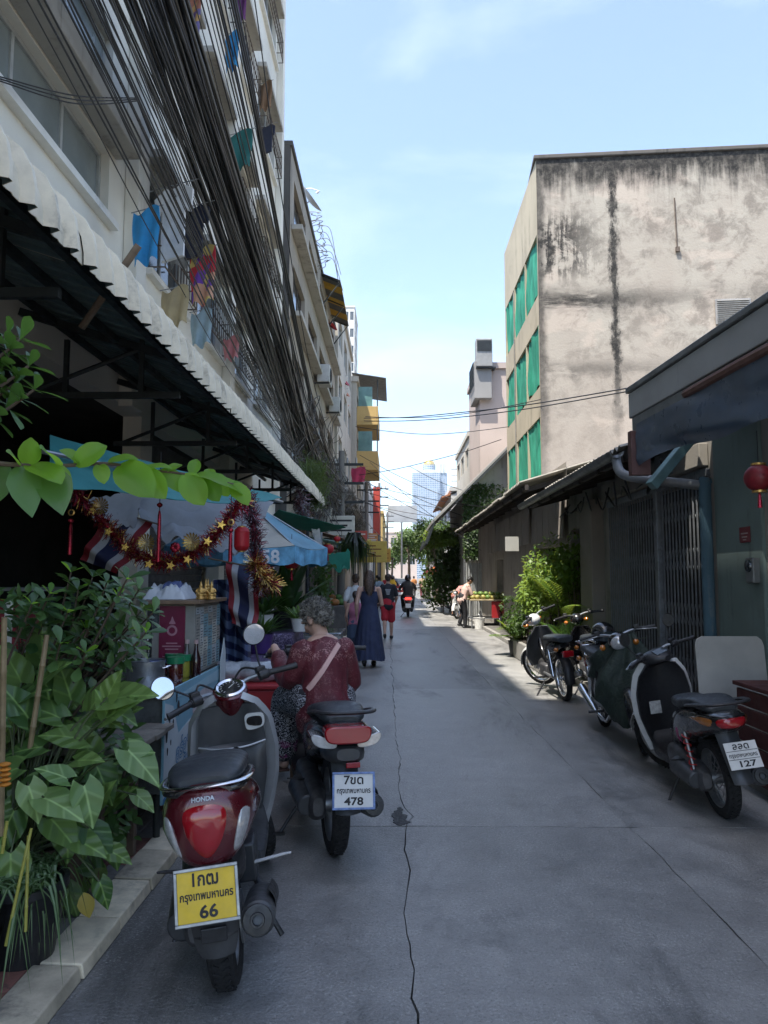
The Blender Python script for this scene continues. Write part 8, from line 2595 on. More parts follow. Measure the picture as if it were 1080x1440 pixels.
# ---------------------------------------------------------------- riders
def rider(label, blabel, loc, rz, jacket, bodym, helmet=True, vest=None):
 tb_ = thing('motorcycle', blabel, 'motorcycle', loc, rz, 'ridden motorcycles')
 commuter(tb_, steer(0), bodym, bodym, BLACK, 'wide', mirrors=True)
 plate(tb_, (0.0, -0.475, 0.465), R(-16), [], PLATEW, None)
 T = thing('person', label, 'person', loc, rz, 'people in the street')
 b, q, l_ = MB(), MB(), MB()
 for mb_, k in ((b, 1.0), (q, 1.22)):
  limb(mb_, [V((0, 0.2, 0.84)), V((0, 0.2, 1.0)), V((0, 0.23, 1.18)), V((0, 0.25, 1.33))], [(0.17 * k, 0.13 * k), (0.15 * k, 0.12 * k), (0.18 * k, 0.125 * k), (0.15 * k, 0.08 * k)], 16)
  for sd in (-1, 1):
   e_, w2 = V((sd * 0.31, 0.45, 1.12)), V((sd * 0.31, 0.78, 1.07))
   limb(mb_, [V((sd * 0.18, 0.24, 1.30)), e_, e_.lerp(w2, 0.95 if k > 1 else 1)], [0.055 * k, 0.048 * k, 0.035 * k])
 limb(b, [V((0, 0.25, 1.3)), V((0, 0.27, 1.42))], [0.06, 0.055])
 head(b, V((0, 0.29, 1.50)), Matrix.Identity(3), 1.0)
 for sd in (-1, 1):
  hand(b, V((sd * 0.31, 0.78, 1.07)), (0, 1, -0.2), (0, 0, -1), 1.0, -sd, 0.9)
  hp, kn, an = V((sd * 0.1, 0.22, 0.84)), V((sd * 0.22, 0.62, 0.76)), V((sd * 0.2, 0.62, 0.36))
  for mb_, k in ((b, 1.0), (l_, 1.25)):
   limb(mb_, [hp, kn], [0.09 * k, 0.06 * k])
   limb(mb_, [kn, an], [0.06 * k, 0.04 * k])
  limb(b, [an, an + V((0, 0.16, -0.03))], [0.038, 0.03])
  sq = MB()
  limb(sq, [an + V((0, -0.03, -0.02)), an + V((0, 0.18, -0.03))], [0.05, 0.04])
  place('shoe', fused(sq, 0.012, 2), BLACK, T)
 place('body', fused(b, 0.012, 3), SKIN, T)
 place('jacket', fused(q, 0.014, 4), jacket, T)
 place('trousers', fused(l_, 0.014, 4), cloth('black_trousers', (0.012, 0.012, 0.015)), T)
 if vest:
  b = MB()
  limb(b, [V((0, 0.2, 0.92)), V((0, 0.2, 1.02)), V((0, 0.225, 1.2)), V((0, 0.25, 1.34))], [(0.213, 0.165), (0.193, 0.155), (0.226, 0.16), (0.17, 0.105)], 16)
  place('vest', fused(b, 0.014, 4), vest, T)
 hm = thing('helmet', label.split(' riding')[0].replace('person', 'round helmet worn by the person'), 'helmet', tb_.matrix_world @ V((0, 0.28, 1.53)), rz)
 MB().ell((0, 0, 0), (0.125, 0.145, 0.135), 22, 14).build('shell', BLKPAINT, hm)
 MB().grid(lambda u, v: V((0.127 * math.sin(lerp(-1.2, 1.2, u)), 0.147 * math.cos(lerp(-1.2, 1.2, u)), lerp(-0.07, 0.04, v))), 16, 4, thick=-0.003).build('visor', GLASSD, hm)
rider('person in dark grey jacket riding away down the middle of the street', 'motorcycle with lit red tail light riding away mid-street', (0.52, 29.2, 0), R(0), cloth('charcoal_jacket', (0.025, 0.026, 0.028)), BLKPAINT)
rider('person in yellow vest riding away further down on the left', 'red motorcycle ridden by the person in the yellow vest', (-0.12, 43, 0), R(0), cloth('black_tee', (0.012, 0.014, 0.022)), mat('red_bike_paint', (0.3, 0.02, 0.025), 0.3, coat=0.6), True, cloth('yellow_vest', (0.65, 0.42, 0.03)))
TL = NG('lit_tail_lamp')
bq = TL.bsdf(Base_Color=(0.5, 0.01, 0.01), Roughness=0.2)
bq.inputs['Emission Color'].default_value = (1, 0.03, 0.02, 1)
bq.inputs['Emission Strength'].default_value = 1.2
TLM = TL.done(bq)
for o in list(bpy.data.objects):
 if o.name.startswith('tail_light') and o.parent is not None and o.parent.get('group') == 'ridden motorcycles':
  o.data = o.data.copy()
  setmats(o.data, TLM)
# ---------------------------------------------------------------- fruit cart, far car, parasol
fc = thing('fruit_cart', 'fruit cart heaped with green fruit at the right kerb', 'cart', (2.75, 23.2, 0))
MB().bx(-0.45, 0.75, -0.5, 0.7, 0.84, 0.88).build('tray', mat('cart_tray', (0.42, 0.34, 0.20), 0.6, var=0.3), fc, 0, bevel=0.01)
for x in (-0.4, 0.7):
 for y_ in (-0.45, 0.65):
  MB().cyl((x, y_, 0), (x, y_, 0.84), 0.02, n=8).build('leg', STEEL, fc)
MB().bx(0.2, 0.7, -0.46, -0.44, 0.3, 0.82).build('side_panel', REDP, fc, 0)
MB().bx(-0.45, 0.75, -0.48, 0.68, 0.3, 0.32).build('shelf', STEEL, fc, 0)
for sd in (-1, 1):
 wheel(fc, (0.15 + sd * 0.3, -0.52, 0.27), 0.27, 0.05, None, True, STEEL, 0.04)
rr = random.Random(12)
fm_ = []
for k in range(3):
 b = MB()
 b.ell((0, 0, 0), (0.085, 0.075, 0.07), 10, 8)
 q = b.mesh('fruit', 60)
 setmats(q, mat('fruit_%d' % k, [(0.20, 0.26, 0.05), (0.36, 0.32, 0.10), (0.12, 0.2, 0.04)][k], 0.5, var=0.3, scale=14))
 fm_.append(q)
for k in range(46):
 lay = 0 if k < 32 else 1
 x = -0.35 + 0.15 * (k % 8) if lay == 0 else -0.25 + 0.17 * ((k - 32) % 7)
 y_ = -0.36 + 0.3 * ((k // 8) % 4) if lay == 0 else -0.2 + 0.4 * ((k - 32) // 7)
 o = place('fruit', fm_[rr.randrange(3)], None, None, M=Matrix.Translation((2.75 + x + rr.uniform(-.02, .02), 23.2 + y_ * 0.9 + rr.uniform(-.03, .03), 0.95 + 0.1 * lay)) @ Matrix.Rotation(rr.uniform(0, 6), 4, 'Z'))
 tag(o, 'round green fruit heaped on the cart tray', 'fruit', 'fruit heaped on the cart')
t = thing('bucket', 'pale plastic bucket standing under the fruit cart', 'bucket', (2.55, 22.55, 0.0))
MB().lathe([(0.001, 0.004), (0.13, 0.004), (0.17, 0.34), (0.18, 0.34), (0.165, 0.345), (0.125, 0.02), (0.001, 0.015)], 20).build('pail', WHITEPAINT, t)
MB().tube(spline([(-0.17, 0, 0.33), (0, -0.06, 0.45), (0.17, 0, 0.33)], 12), 0.006, 6).build('handle', STEEL, t)
t = thing('parked_car', 'red and white car far down the street behind the riders', 'car', (0.35, 66, 0), R(0))
b = MB()
b.loft([[V((x * wv, y_, z_)) for x, z_ in ((-1, z0_), (1, z0_), (1, z1_), (0.86, z2_), (-0.86, z2_), (-1, z1_))] for y_, wv, z0_, z1_, z2_ in
  ((-2.1, 0.78, 0.4, 0.75, 0.85), (-2.0, 0.84, 0.3, 0.85, 0.95), (-1.2, 0.86, 0.25, 0.9, 1.0), (1.0, 0.86, 0.25, 0.9, 0.98), (2.0, 0.8, 0.3, 0.75, 0.82), (2.1, 0.7, 0.4, 0.65, 0.7))])
b.build('body', mat('red_car_paint', (0.4, 0.03, 0.03), 0.3, coat=0.8), t, 30, bevel=0.03)
b = MB()
b.loft([[V((x * wv, y_, z_)) for x, z_ in ((-1, 0.93), (1, 0.93), (0.82, zt_), (-0.82, zt_))] for y_, wv, zt_ in ((-1.85, 0.76, 0.98), (-1.3, 0.76, 1.42), (0.3, 0.76, 1.46), (1.0, 0.74, 0.98))])
b.build('cabin', GLASSD, t, 30, bevel=0.02)
MB().bx(-0.6, 0.6, -1.25, 0.28, 1.44, 1.485).build('roof', WHTPAINT, t, 0, bevel=0.02)
for sd in (-1, 1):
 for y_ in (-1.25, 1.3):
  wheel(t, (sd * 0.78, y_, 0.3), 0.3, 0.18)
 MB().bx(sd * 0.55 - 0.14, sd * 0.55 + 0.14, -2.12, -2.06, 0.65, 0.78).build('tail_light', REDLENS, t, 0)
MB().bx(-0.26, 0.26, -2.13, -2.1, 0.5, 0.62).build('license_plate', PLATEW, t, 0)
t = thing('parasol', 'red and orange parasol over a far stall on the right', 'parasol', (2.75, 52, 0))
for k in range(8):
 a0, a1 = 2 * PI * k / 8, 2 * PI * (k + 1) / 8
 MB().add([(0, 0, 2.35), (0.8 * math.cos(a0), 0.8 * math.sin(a0), 1.85), (0.8 * math.cos(a1), 0.8 * math.sin(a1), 1.85), (0.78 * math.cos(a1), 0.78 * math.sin(a1), 1.72), (0.78 * math.cos(a0), 0.78 * math.sin(a0), 1.72)], [(0, 1, 2), (1, 4, 3, 2)]).build('panel', mat('parasol_%d' % (k % 2), [(0.45, 0.04, 0.03), (0.6, 0.25, 0.05)][k % 2], 0.7), t, 0)
MB().cyl((0, 0, 0), (0, 0, 2.4), 0.025, n=8).build('pole', STEEL, t)
# ================================================================== clutter on the far facades
rk = random.Random(31)
ACM = mat('ac_white', (0.45, 0.45, 0.43), 0.6, var=0.2, scale=3, dirt=0.3)
for k in range(12):
 Y, z_ = rk.uniform(20, 60), rk.choice([3.4, 5.6, 6.2, 8.1, 8.6])
 t = thing('wall_air_conditioner', 'boxy air conditioner bracketed to the far left facades', 'air conditioner', (-2.3, Y, z_), group='air conditioners on the left facades')
 MB().bx(-0.3, 0.12, -0.42, 0.42, 0, 0.6).build('casing', ACM, t, 0, bevel=0.02)
 MB().lathe([(0.02, 0.0), (0.24, 0.0), (0.25, 0.02), (0.2, 0.03)], 18, Matrix.Translation((0.12, -0.05, 0.3)) @ Matrix.Rotation(PI / 2, 4, 'Y')).build('fan_grille', DARKSTEEL, t)
 MB().bx(-0.45, 0.1, -0.35, -0.31, -0.05, -0.002).build('bracket', DARKSTEEL, t, 0)
SG = [(24, 3.2, (0.5, 0.48, 0.4), 'cream shop sign'), (28, 2.9, (0.1, 0.25, 0.4), 'blue shop sign'), (35, 3.4, (0.5, 0.08, 0.06), 'red shop sign'), (41, 3.3, (0.6, 0.5, 0.12), 'yellow shop sign'), (52, 3.8, (0.45, 0.45, 0.45), 'grey shop sign'), (57, 4.6, (0.55, 0.25, 0.08), 'orange shop sign'), (71, 4.2, (0.1, 0.35, 0.2), 'green shop sign')]
for k, (Y, z_, c, nm) in enumerate(SG):
 t = thing('shop_sign', nm + ' jutting from the far left facades under the cables', 'sign', (-1.75, Y, z_))
 MB().bx(-0.45, 0.45, -0.05, 0.05, -0.3, 0.35).build('panel', mat('sign_' + nm.split()[0], c, 0.55, var=0.25, scale=3), t, 0, bevel=0.02)
 MB().bx(-0.95, -0.45, -0.02, 0.02, 0.1, 0.14).build('bracket', DARKSTEEL, t, 0)
 b = MB()
 for j in range(3):
  b.bx(-0.36, 0.36 - 0.14 * (j % 2), -0.056, -0.0515, 0.16 - 0.16 * j, 0.22 - 0.16 * j)
 b.build('print_lines', INK if sum(c) > 0.9 else WHITEPAINT, t, 0, kind='stuff')
for k, (Y, z_, w_) in enumerate(((22, 3.0, 2.4), (30, 3.1, 2.8), (37, 3.3, 3.0), (48, 3.4, 3.0), (58, 3.6, 4.0))):
 t = thing('sheet_awning', 'rusty sheet awning ' + ['nearest the cable tangle', 'behind the hanging fern', 'under the ochre balconies', 'past the ochre balconies', 'by the red vertical sign'][k] + ' on the left', 'awning', (-2.2, Y, z_), group='sheet awnings on the left')
 MB().grid(lambda u, v: V((lerp(-0.5, 0.75, u), (v - 0.5) * w_, -0.35 * u + 0.02 * math.sin(v * 60))), 2, 60, thick=0.01).build('sheet', ASB if k % 2 else mat('rusty_sheet', (0.20, 0.10, 0.06), 0.8, var=0.4, scale=3), t, 40)
 for sd in (-1, 1):
  MB().cyl((-0.5, sd * w_ * 0.45, -0.5), (0.7, sd * w_ * 0.45, -0.36), 0.018, n=6).build('strut', DARKSTEEL, t)
# ================================================================== plants
def leaf_mesh(L_, W_, shape='ovate', curl=0.25, fold=0.25, nu=8, nv=4, wav=0.0):
 """leaf in its own frame: base at the origin, +y to the tip, +z up"""
 pr_ = {'ovate': [(0, 0.05), (0.12, 0.55), (0.35, 1.0), (0.6, 0.88), (0.82, 0.5), (0.95, 0.14), (1, 0.02)],
   'obovate': [(0, 0.06), (0.2, 0.35), (0.5, 0.8), (0.72, 1.0), (0.9, 0.75), (0.98, 0.3), (1, 0.08)],
   'heart': [(0, 0.5), (0.06, 0.82), (0.2, 1.0), (0.4, 0.92), (0.65, 0.62), (0.85, 0.28), (1, 0.02)],
   'round': [(0, 0.1), (0.15, 0.7), (0.4, 1.0), (0.65, 0.98), (0.85, 0.7), (0.97, 0.25), (1, 0.04)],
   'strap': [(0, 0.5), (0.1, 0.9), (0.4, 1.0), (0.7, 0.8), (0.9, 0.4), (1, 0.03)]}[shape]
 b = MB()
 def fn(u, v):
  s_ = 2 * v - 1
  hw = lut(pr_, u)[0] * W_ / 2
  y_ = L_ * u
  back = 0.0
  if shape == 'heart' and u < 0.15:
   back = -0.22 * L_ * (abs(s_) ** 1.5) * (1 - u / 0.15)
  return V((s_ * hw * (1 - 0.15 * fold), y_ * (1 - 0.12 * curl) + back, -curl * L_ * u * u * 0.55 + fold * abs(s_) * hw * 0.8 + wav * L_ * math.sin(u * 11) * s_ * s_))
 b.grid(fn, nu, nv)
 return b
def aim(p, d, n):
 """matrix: +y along d, +z as near n as possible"""
 d = V(d).normalized()
 n = V(n)
 n = n - d * d.dot(n)
 n = n.normalized() if n.length > 1e-5 else d.orthogonal().normalized()
 x = d.cross(n)
 return Matrix(((x.x, d.x, n.x, p[0]), (x.y, d.y, n.y, p[1]), (x.z, d.z, n.z, p[2]), (0, 0, 0, 1)))
LM_DARK = leafmat('leaf_dark_glossy', (0.025, 0.065, 0.02), (0.11, 0.20, 0.055), 0.35, 0.22)
LM_MID = leafmat('leaf_mid_veined', (0.05, 0.115, 0.03), (0.19, 0.29, 0.08), 0.32, 0.34, vein=True)
LM_PALE = leafmat('leaf_pale_veined', (0.14, 0.25, 0.075), (0.32, 0.44, 0.17), 0.4, 0.38, vein=True)
LM_BRIGHT = leafmat('leaf_bright_backlit', (0.10, 0.26, 0.02), (0.22, 0.42, 0.04), 0.38, 0.62, (0.55, 0.85, 0.08), vein=False)
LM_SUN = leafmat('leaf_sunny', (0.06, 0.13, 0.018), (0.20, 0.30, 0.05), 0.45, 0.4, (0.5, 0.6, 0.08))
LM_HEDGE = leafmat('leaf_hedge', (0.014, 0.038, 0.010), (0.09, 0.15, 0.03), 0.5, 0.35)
LM_FAR = leafmat('leaf_far_tree', (0.03, 0.06, 0.015), (0.12, 0.18, 0.05), 0.6, 0.35)
STEM = mat('green_stem', (0.06, 0.08, 0.03), 0.6, var=0.3, scale=20)
BARK = mat('brown_stem', (0.09, 0.065, 0.045), 0.8, var=0.35, scale=12, bump=0.2)
rp_ = random.Random(21)
def mkleaves(shape, sizes, m, **kw):
 out = []
 for L_, W_ in sizes:
  me = leaf_mesh(L_, W_, shape, **kw).mesh('leaf', 80)
  setmats(me, m)
  out.append(me)
 return out
def put_leaf(t, me, p, d, n, sc=1.0):
 return place('leaf', me, None, t, M=t.matrix_world.inverted() @ aim(p, d, n) @ Matrix.Scale(sc, 4))
CAMP = V((0, 0, H_CAM))
# ---------------------------------------------------------------- big-leaved plant in the left foreground
HE = mkleaves('heart', [(0.21, 0.17), (0.25, 0.20), (0.18, 0.14)], LM_MID, curl=0.3, fold=0.18, nu=10, nv=6, wav=0.008)
HP = mkleaves('heart', [(0.22, 0.17), (0.18, 0.145)], LM_PALE, curl=0.35, fold=0.15, nu=10, nv=6, wav=0.01)
big = thing('leafy_plant', 'big heart-leaved plant crowding the left kerb in front of the table', 'plant', (-1.66, 3.2, 0.05))
rootp = V((-1.62, 3.3, 0.35))
def petiole_leaf(px, py, Y, ang, me, sc=1.0, tilt=0.35, root=rootp, m=STEM, t=big):
 """leaf whose base sits at the pixel; ang = direction of the tip in the picture (degrees, 0 right, 90 up)"""
 p = at(px, py, Y)
 d = V((math.cos(R(ang)), -0.25, math.sin(R(ang))))
 n = (CAMP - p).normalized() * (1 - tilt) + V((0.1, 0, 1)) * (0.55 + tilt)
 put_leaf(t, me, p, d, n, sc)
 mid_ = root.lerp(p, 0.55) + V((rp_.uniform(-.04, .04), 0, 0.12))
 b = W(t)
 b.tube(spline([root + V((rp_.uniform(-.06, .06), rp_.uniform(-.06, .06), 0)), mid_, p], 10), [0.006, 0.006, 0.006, 0.005, 0.005, 0.005, 0.005, 0.004, 0.004, 0.004, 0.004][:11], 5)
 b.build('stalk', m, t)
for px, py, Y, ang, k, sc in ((150, 985, 3.4, 15, 1, 1.15), (125, 1000, 3.5, 55, 0, 1.1), (100, 985, 3.5, 100, 0, 1.1), (70, 990, 3.45, 95, 2, 1.2), (150, 1010, 3.35, 35, 1, 0.9), (85, 1010, 3.4, 150, 0, 1.0),
        (120, 1040, 3.35, 165, 1, 0.9), (60, 1050, 3.3, 185, 0, 0.9), (95, 1135, 3.2, -80, 1, 1.0), (70, 1150, 3.15, -35, 0, 1.0), (125, 1165, 3.2, -40, 0, 0.9), (105, 1180, 3.15, -15, 2, 1.0),
        (40, 1010, 3.3, 120, 0, 1.1), (25, 1080, 3.2, 200, 0, 1.0), (20, 1140, 3.1, -110, 1, 0.9), (150, 1195, 3.2, -15, 2, 0.8), (140, 1130, 3.3, 60, 2, 0.8), (55, 1100, 3.2, -120, 0, 0.9),
        (10, 1010, 3.2, 150, 0, 1.0), (60, 930, 3.6, 85, 2, 1.3), (30, 960, 3.5, 110, 0, 1.1), (175, 1040, 3.45, -20, 2, 0.9), (105, 1070, 3.3, 10, 2, 0.9), (15, 1200, 3.0, -80, 0, 1.0), (140, 1240, 3.1, -60, 2, 0.7)):
 petiole_leaf(px, py, Y, ang, HE[k], sc * 0.92)
for px, py, Y, ang, k, sc in ((180, 1055, 3.3, -35, 0, 1.0), (62, 1122, 3.1, -15, 0, 0.95), (118, 1105, 3.15, -65, 1, 1.0), (95, 1095, 3.15, 150, 1, 0.8), (192, 1118, 3.4, -30, 1, 0.65), (172, 1065, 3.35, 20, 1, 0.9), (40, 1105, 3.1, -60, 1, 0.9)):
 petiole_leaf(px, py, Y, ang, HP[k], sc)
for k in range(60):
 px, py = rp_.uniform(-15, 175), rp_.uniform(960, 1250)
 petiole_leaf(px, py, rp_.uniform(3.35, 3.75), rp_.uniform(-120, 160), HE[rp_.randrange(3)], rp_.uniform(0.6, 0.95))
# potted pieces
CLAY = mat('clay_pot', (0.16, 0.11, 0.08), 0.85, var=0.35, scale=8, dirt=0.3)
def pot(label, loc, r_, h_, m, soil=True, name='plant_pot'):
 t = thing(name, label, 'pot', loc)
 MB().lathe([(0.001, 0.0), (r_ * 0.72, 0.0), (r_ * 0.78, 0.02), (r_ * 0.96, h_ * 0.9), (r_ * 1.06, h_ * 0.9), (r_ * 1.06, h_), (r_ * 0.95, h_), (r_ * 0.9, h_ * 0.8)], 28).build('vessel', m, t)
 MB().lathe([(0.001, h_ * 0.84), (r_ * 0.5, h_ * 0.85), (r_ * 0.92, h_ * 0.82)], 20).build('soil', mat('potting_soil', (0.03, 0.022, 0.016), 0.95, var=0.5, scale=30, bump=0.5), t)
 return t
pot('black plastic pot cut off by the lower left corner', V((-1.60, 2.72, 0.05)), 0.16, 0.30, BLACK)
pot('round clay pot under the big leaves beside the table leg', (-1.60, 3.55, 0.055), 0.17, 0.28, CLAY)
pot('grey tub holding the tall shrub at the left edge', (-2.0, 3.7, 0.055), 0.22, 0.36, GRIME)
# strappy spider plant
sp = thing('spider_plant', 'striped spider plant spilling over the kerb at lower left', 'plant', (-1.47, 3.05, 0.05))
b = W(sp)
for k in range(150):
 a = rp_.uniform(0, 2 * PI)
 L_ = rp_.uniform(0.28, 0.52)
 base = V((-1.47 + rp_.uniform(-.09, .09), 3.05 + rp_.uniform(-.16, .16), 0.34))
 out_ = V((math.cos(a), math.sin(a), 0)) * rp_.uniform(0.25, 0.8)
 P = [base + out_ * L_ * 0.75 * f + V((0, 0, L_ * (0.75 * f - 1.25 * f * f) * (1.1 if rp_.random() < 2 else 1))) for f in (0, 0.2, 0.4, 0.6, 0.8, 1.0)]
 wv = rp_.uniform(0.006, 0.011)
 sdv = V((-math.sin(a), math.cos(a), 0))
 for i in range(5):
  w0, w1 = wv * (1 - (i / 5) ** 2), wv * (1 - ((i + 1) / 5) ** 2)
  for s0, s1, mi in ((-1, -0.45, 0), (-0.45, 0.45, 1), (0.45, 1, 0)):
   b.add([P[i] + sdv * w0 * s0, P[i] + sdv * w0 * s1, P[i + 1] + sdv * w1 * s1, P[i + 1] + sdv * w1 * s0], [(0, 1, 2, 3)], mi)
b.build('foliage', [leafmat('spider_edge', (0.05, 0.11, 0.03), (0.10, 0.19, 0.06), 0.45, 0.3), leafmat('spider_mid', (0.16, 0.22, 0.11), (0.26, 0.32, 0.17), 0.45, 0.3)], sp, 80, kind='stuff')
MB().lathe([(0.001, 0), (0.11, 0), (0.15, 0.27), (0.16, 0.27), (0.16, 0.3), (0.14, 0.3), (0.13, 0.24)], 20).build('pot', BLACK, sp)
# fallen yellow leaf and low sprigs
YL_ = mkleaves('ovate', [(0.09, 0.06)], leafmat('leaf_yellowed', (0.30, 0.20, 0.03), (0.5, 0.38, 0.08), 0.5, 0.3))[0]
t = thing('withered_leaf', 'yellow withered leaf hanging over the kerb by the clay pot', 'leaf', at(118, 1255, 3.15))
put_leaf(t, YL_, at(118, 1255, 3.15), (0.3, -0.1, -1), (0.3, -1, 0.3), 1.2)
# canes
for k, (xa, ya, Ya, xb, yb2, Yb) in enumerate(((50, 1000, 3.3, 66, 893, 3.3), (3, 1060, 2.95, 6, 868, 2.9), (8, 1330, 2.75, 44, 1165, 2.8), (36, 1310, 2.8, 40, 1175, 2.85), (3, 1200, 2.7, 10, 1155, 2.7))):
 t = thing('garden_cane', ['thick bamboo cane standing above the big leaves', 'pale bamboo cane at the very left edge', 'slanting yellow cane over the black pot', 'upright yellow cane beside the slanting one', 'short yellow cane low at the left edge'][k], 'cane', at(xa, ya, Ya), group='canes among the left plants')
 b = W(t)
 A_, B_ = at(xa, ya, Ya), at(xb, yb2, Yb)
 A_ = B_ + (A_ - B_) * (1.6 if k < 2 else 1.0)
 r_ = 0.012 if k < 2 else 0.006
 b.tube([A_.lerp(B_, f) for f in (0, .24, .25, .26, .49, .5, .51, .74, .75, .76, 1)], [r_, r_, r_ * 1.2, r_, r_, r_ * 1.2, r_, r_, r_ * 1.2, r_, r_ * 0.9], 8)
 b.build('shaft', mat('bamboo', (0.26, 0.19, 0.10), 0.6, var=0.3, scale=14) if k < 2 else mat('yellow_cane', (0.34, 0.32, 0.06), 0.5, var=0.25, scale=14), t)
t = thing('flower_garland', 'orange marigold garland tied to the cane at the left edge', 'garland', at(6, 1085, 2.85))
for k in range(5):
 p = at(7, 1075 + k * 7, 2.85)
 b = W(t)
 b.ell(p, (0.022, 0.022, 0.009), 10, 6)
 b.build('flower', mat('marigold', (0.55, 0.20, 0.02), 0.7, var=0.4, scale=60), t)
# ---------------------------------------------------------------- upper shrub: whorls of small leaves
OB = mkleaves('obovate', [(0.085, 0.045), (0.105, 0.055), (0.07, 0.036)], LM_DARK, curl=0.25, fold=0.2, nu=6, nv=4)
OBL = mkleaves('obovate', [(0.07, 0.036)], LM_BRIGHT, curl=0.2, fold=0.3, nu=6, nv=4)
def shrub(label, base, tips, per, meshes, bright, t_name='shrub', stemm=BARK, spread=0.9, extra=0, blob=None):
 t = thing(t_name, label, 'shrub', base)
 base = V(base)
 n_l = 0
 for tp in tips:
  tp = V(tp)
  m_ = base.lerp(tp, 0.5) + V((rp_.uniform(-.1, .1), rp_.uniform(-.1, .1), 0.08))
  P = spline([base + V((rp_.uniform(-.05, .05), rp_.uniform(-.05, .05), 0)), m_, tp], 14)
  b = W(t)
  b.tube(P, [lerp(0.012, 0.004, k / (len(P) - 1)) for k in range(len(P))], 6)
  b.build('branch', stemm, t)
  ax = (P[-1] - P[-3]).normalized()
  for lvl in range(3):
   c = P[-1] - ax * 0.045 * lvl
   for k in range(per):
    a = 2 * PI * k / per + lvl * 0.6 + rp_.uniform(-.2, .2)
    o1 = ax.orthogonal().normalized()
    o2 = ax.cross(o1)
    d = (o1 * math.cos(a) + o2 * math.sin(a)) * spread + ax * (0.75 - 0.35 * lvl)
    me = bright[0] if (bright and lvl == 0 and rp_.random() < 0.3) else meshes[rp_.randrange(len(meshes))]
    put_leaf(t, me, c, d, ax + V((0, 0, 0.4)), rp_.uniform(0.8, 1.15))
    n_l += 1
 return t
tips = []
for px, py in ((130, 812), (150, 820), (178, 815), (195, 830), (110, 830), (70, 835), (45, 850), (95, 862), (140, 850), (165, 862), (200, 858), (215, 862), (60, 880), (30, 885), (120, 885), (150, 890), (180, 885), (85, 905), (45, 915), (120, 918), (160, 920), (190, 912), (205, 890), (20, 850), (100, 805), (165, 840)):
 tips.append(at(px, py, rp_.uniform(3.4, 3.9)))
shrub('dark glossy shrub with whorled leaves above the big-leaved plant', (-1.95, 3.75, 0.35), tips, 4, OB, OBL)
# dense dark filler low in the bed
b = MB()
for k in range(1500):
 px, py, Y = rp_.uniform(-20, 190), rp_.uniform(830, 1300), rp_.uniform(3.55, 4.1)
 if py > 1180 and px > 130:
  continue
 p = at(px, py, Y)
 if p.z < 0.07:
  continue
 d = V((rp_.uniform(-1, 1), rp_.uniform(-.8, .2), rp_.uniform(-.6, .8)))
 lf = leaf_mesh(rp_.uniform(0.05, 0.10), rp_.uniform(0.025, 0.05), 'ovate', nu=3, nv=2)
 M_ = aim(p, d, V((0, -0.6, 1)))
 b.add([M_ @ V(q) for q in lf.v], lf.f)
t = thing('undergrowth', 'tangle of small dark leaves filling the bed behind the big leaves', 'plants', (-2.0, 3.8, 0.05))
tag(t, kind='stuff')
b.M = None
b2_ = W(t)
b2_.add(b.v, b.f)
b2_.build('foliage', LM_DARK, t, 80, kind='stuff')
# upper-left rosette
tips = [at(px, py, 2.1) for px, py in ((10, 470), (28, 478), (12, 500), (40, 515), (20, 540), (-5, 545), (48, 548), (8, 575))]
OBU = mkleaves('obovate', [(0.10, 0.042), (0.085, 0.036)], leafmat('leaf_upper', (0.03, 0.08, 0.02), (0.09, 0.2, 0.05), 0.4, 0.4), curl=0.25, fold=0.2, nu=6, nv=4)
shrub('leafy twigs hanging in at the left edge above the bright branch', (-1.62, 1.84, 1.35), tips, 3, OBU, None)
# ---------------------------------------------------------------- bright branch reaching across the foreground
br = thing('leafy_branch', 'bright green backlit branch reaching in from the left foreground', 'branch', at(0, 655, 1.45))
P = spline([at(-60, 640, 1.3), at(0, 652, 1.4), at(80, 655, 1.48), at(150, 652, 1.52), at(200, 660, 1.55), at(270, 668, 1.6), at(345, 685, 1.65)], 36)
b = W(br)
b.tube(P, [lerp(0.0055, 0.002, k / (len(P) - 1)) for k in range(len(P))], 7)
b.build('twig', BARK, br)
b = W(br)
b.tube(spline([(-1.65, 1.8, 0.25), (-1.64, 1.82, 0.8), (-1.6, 1.8, 1.4), (-1.25, 1.55, 1.72), P[0]], 24), [lerp(0.02, 0.0058, k / 24) for k in range(25)], 8)
b.build('stem', BARK, br)
b = W(br)
b.tube([(-1.62, 1.84, 1.37), (-1.64, 1.82, 0.8)], 0.012, 6)
b.build('stem', BARK, br)
pot('dark tub of the branching plant outside the left edge', (-1.65, 1.8, 0.055), 0.17, 0.3, GRIME)
RL = mkleaves('round', [(0.085, 0.062), (0.10, 0.066), (0.075, 0.054)], LM_BRIGHT, curl=0.4, fold=0.3, nu=8, nv=6, wav=0.012)
RD = mkleaves('ovate', [(0.12, 0.066)], leafmat('leaf_branch_dark', (0.05, 0.12, 0.03), (0.10, 0.2, 0.05), 0.36, 0.4, (0.25, 0.5, 0.06)), curl=0.2, fold=0.15, nu=8, nv=6)
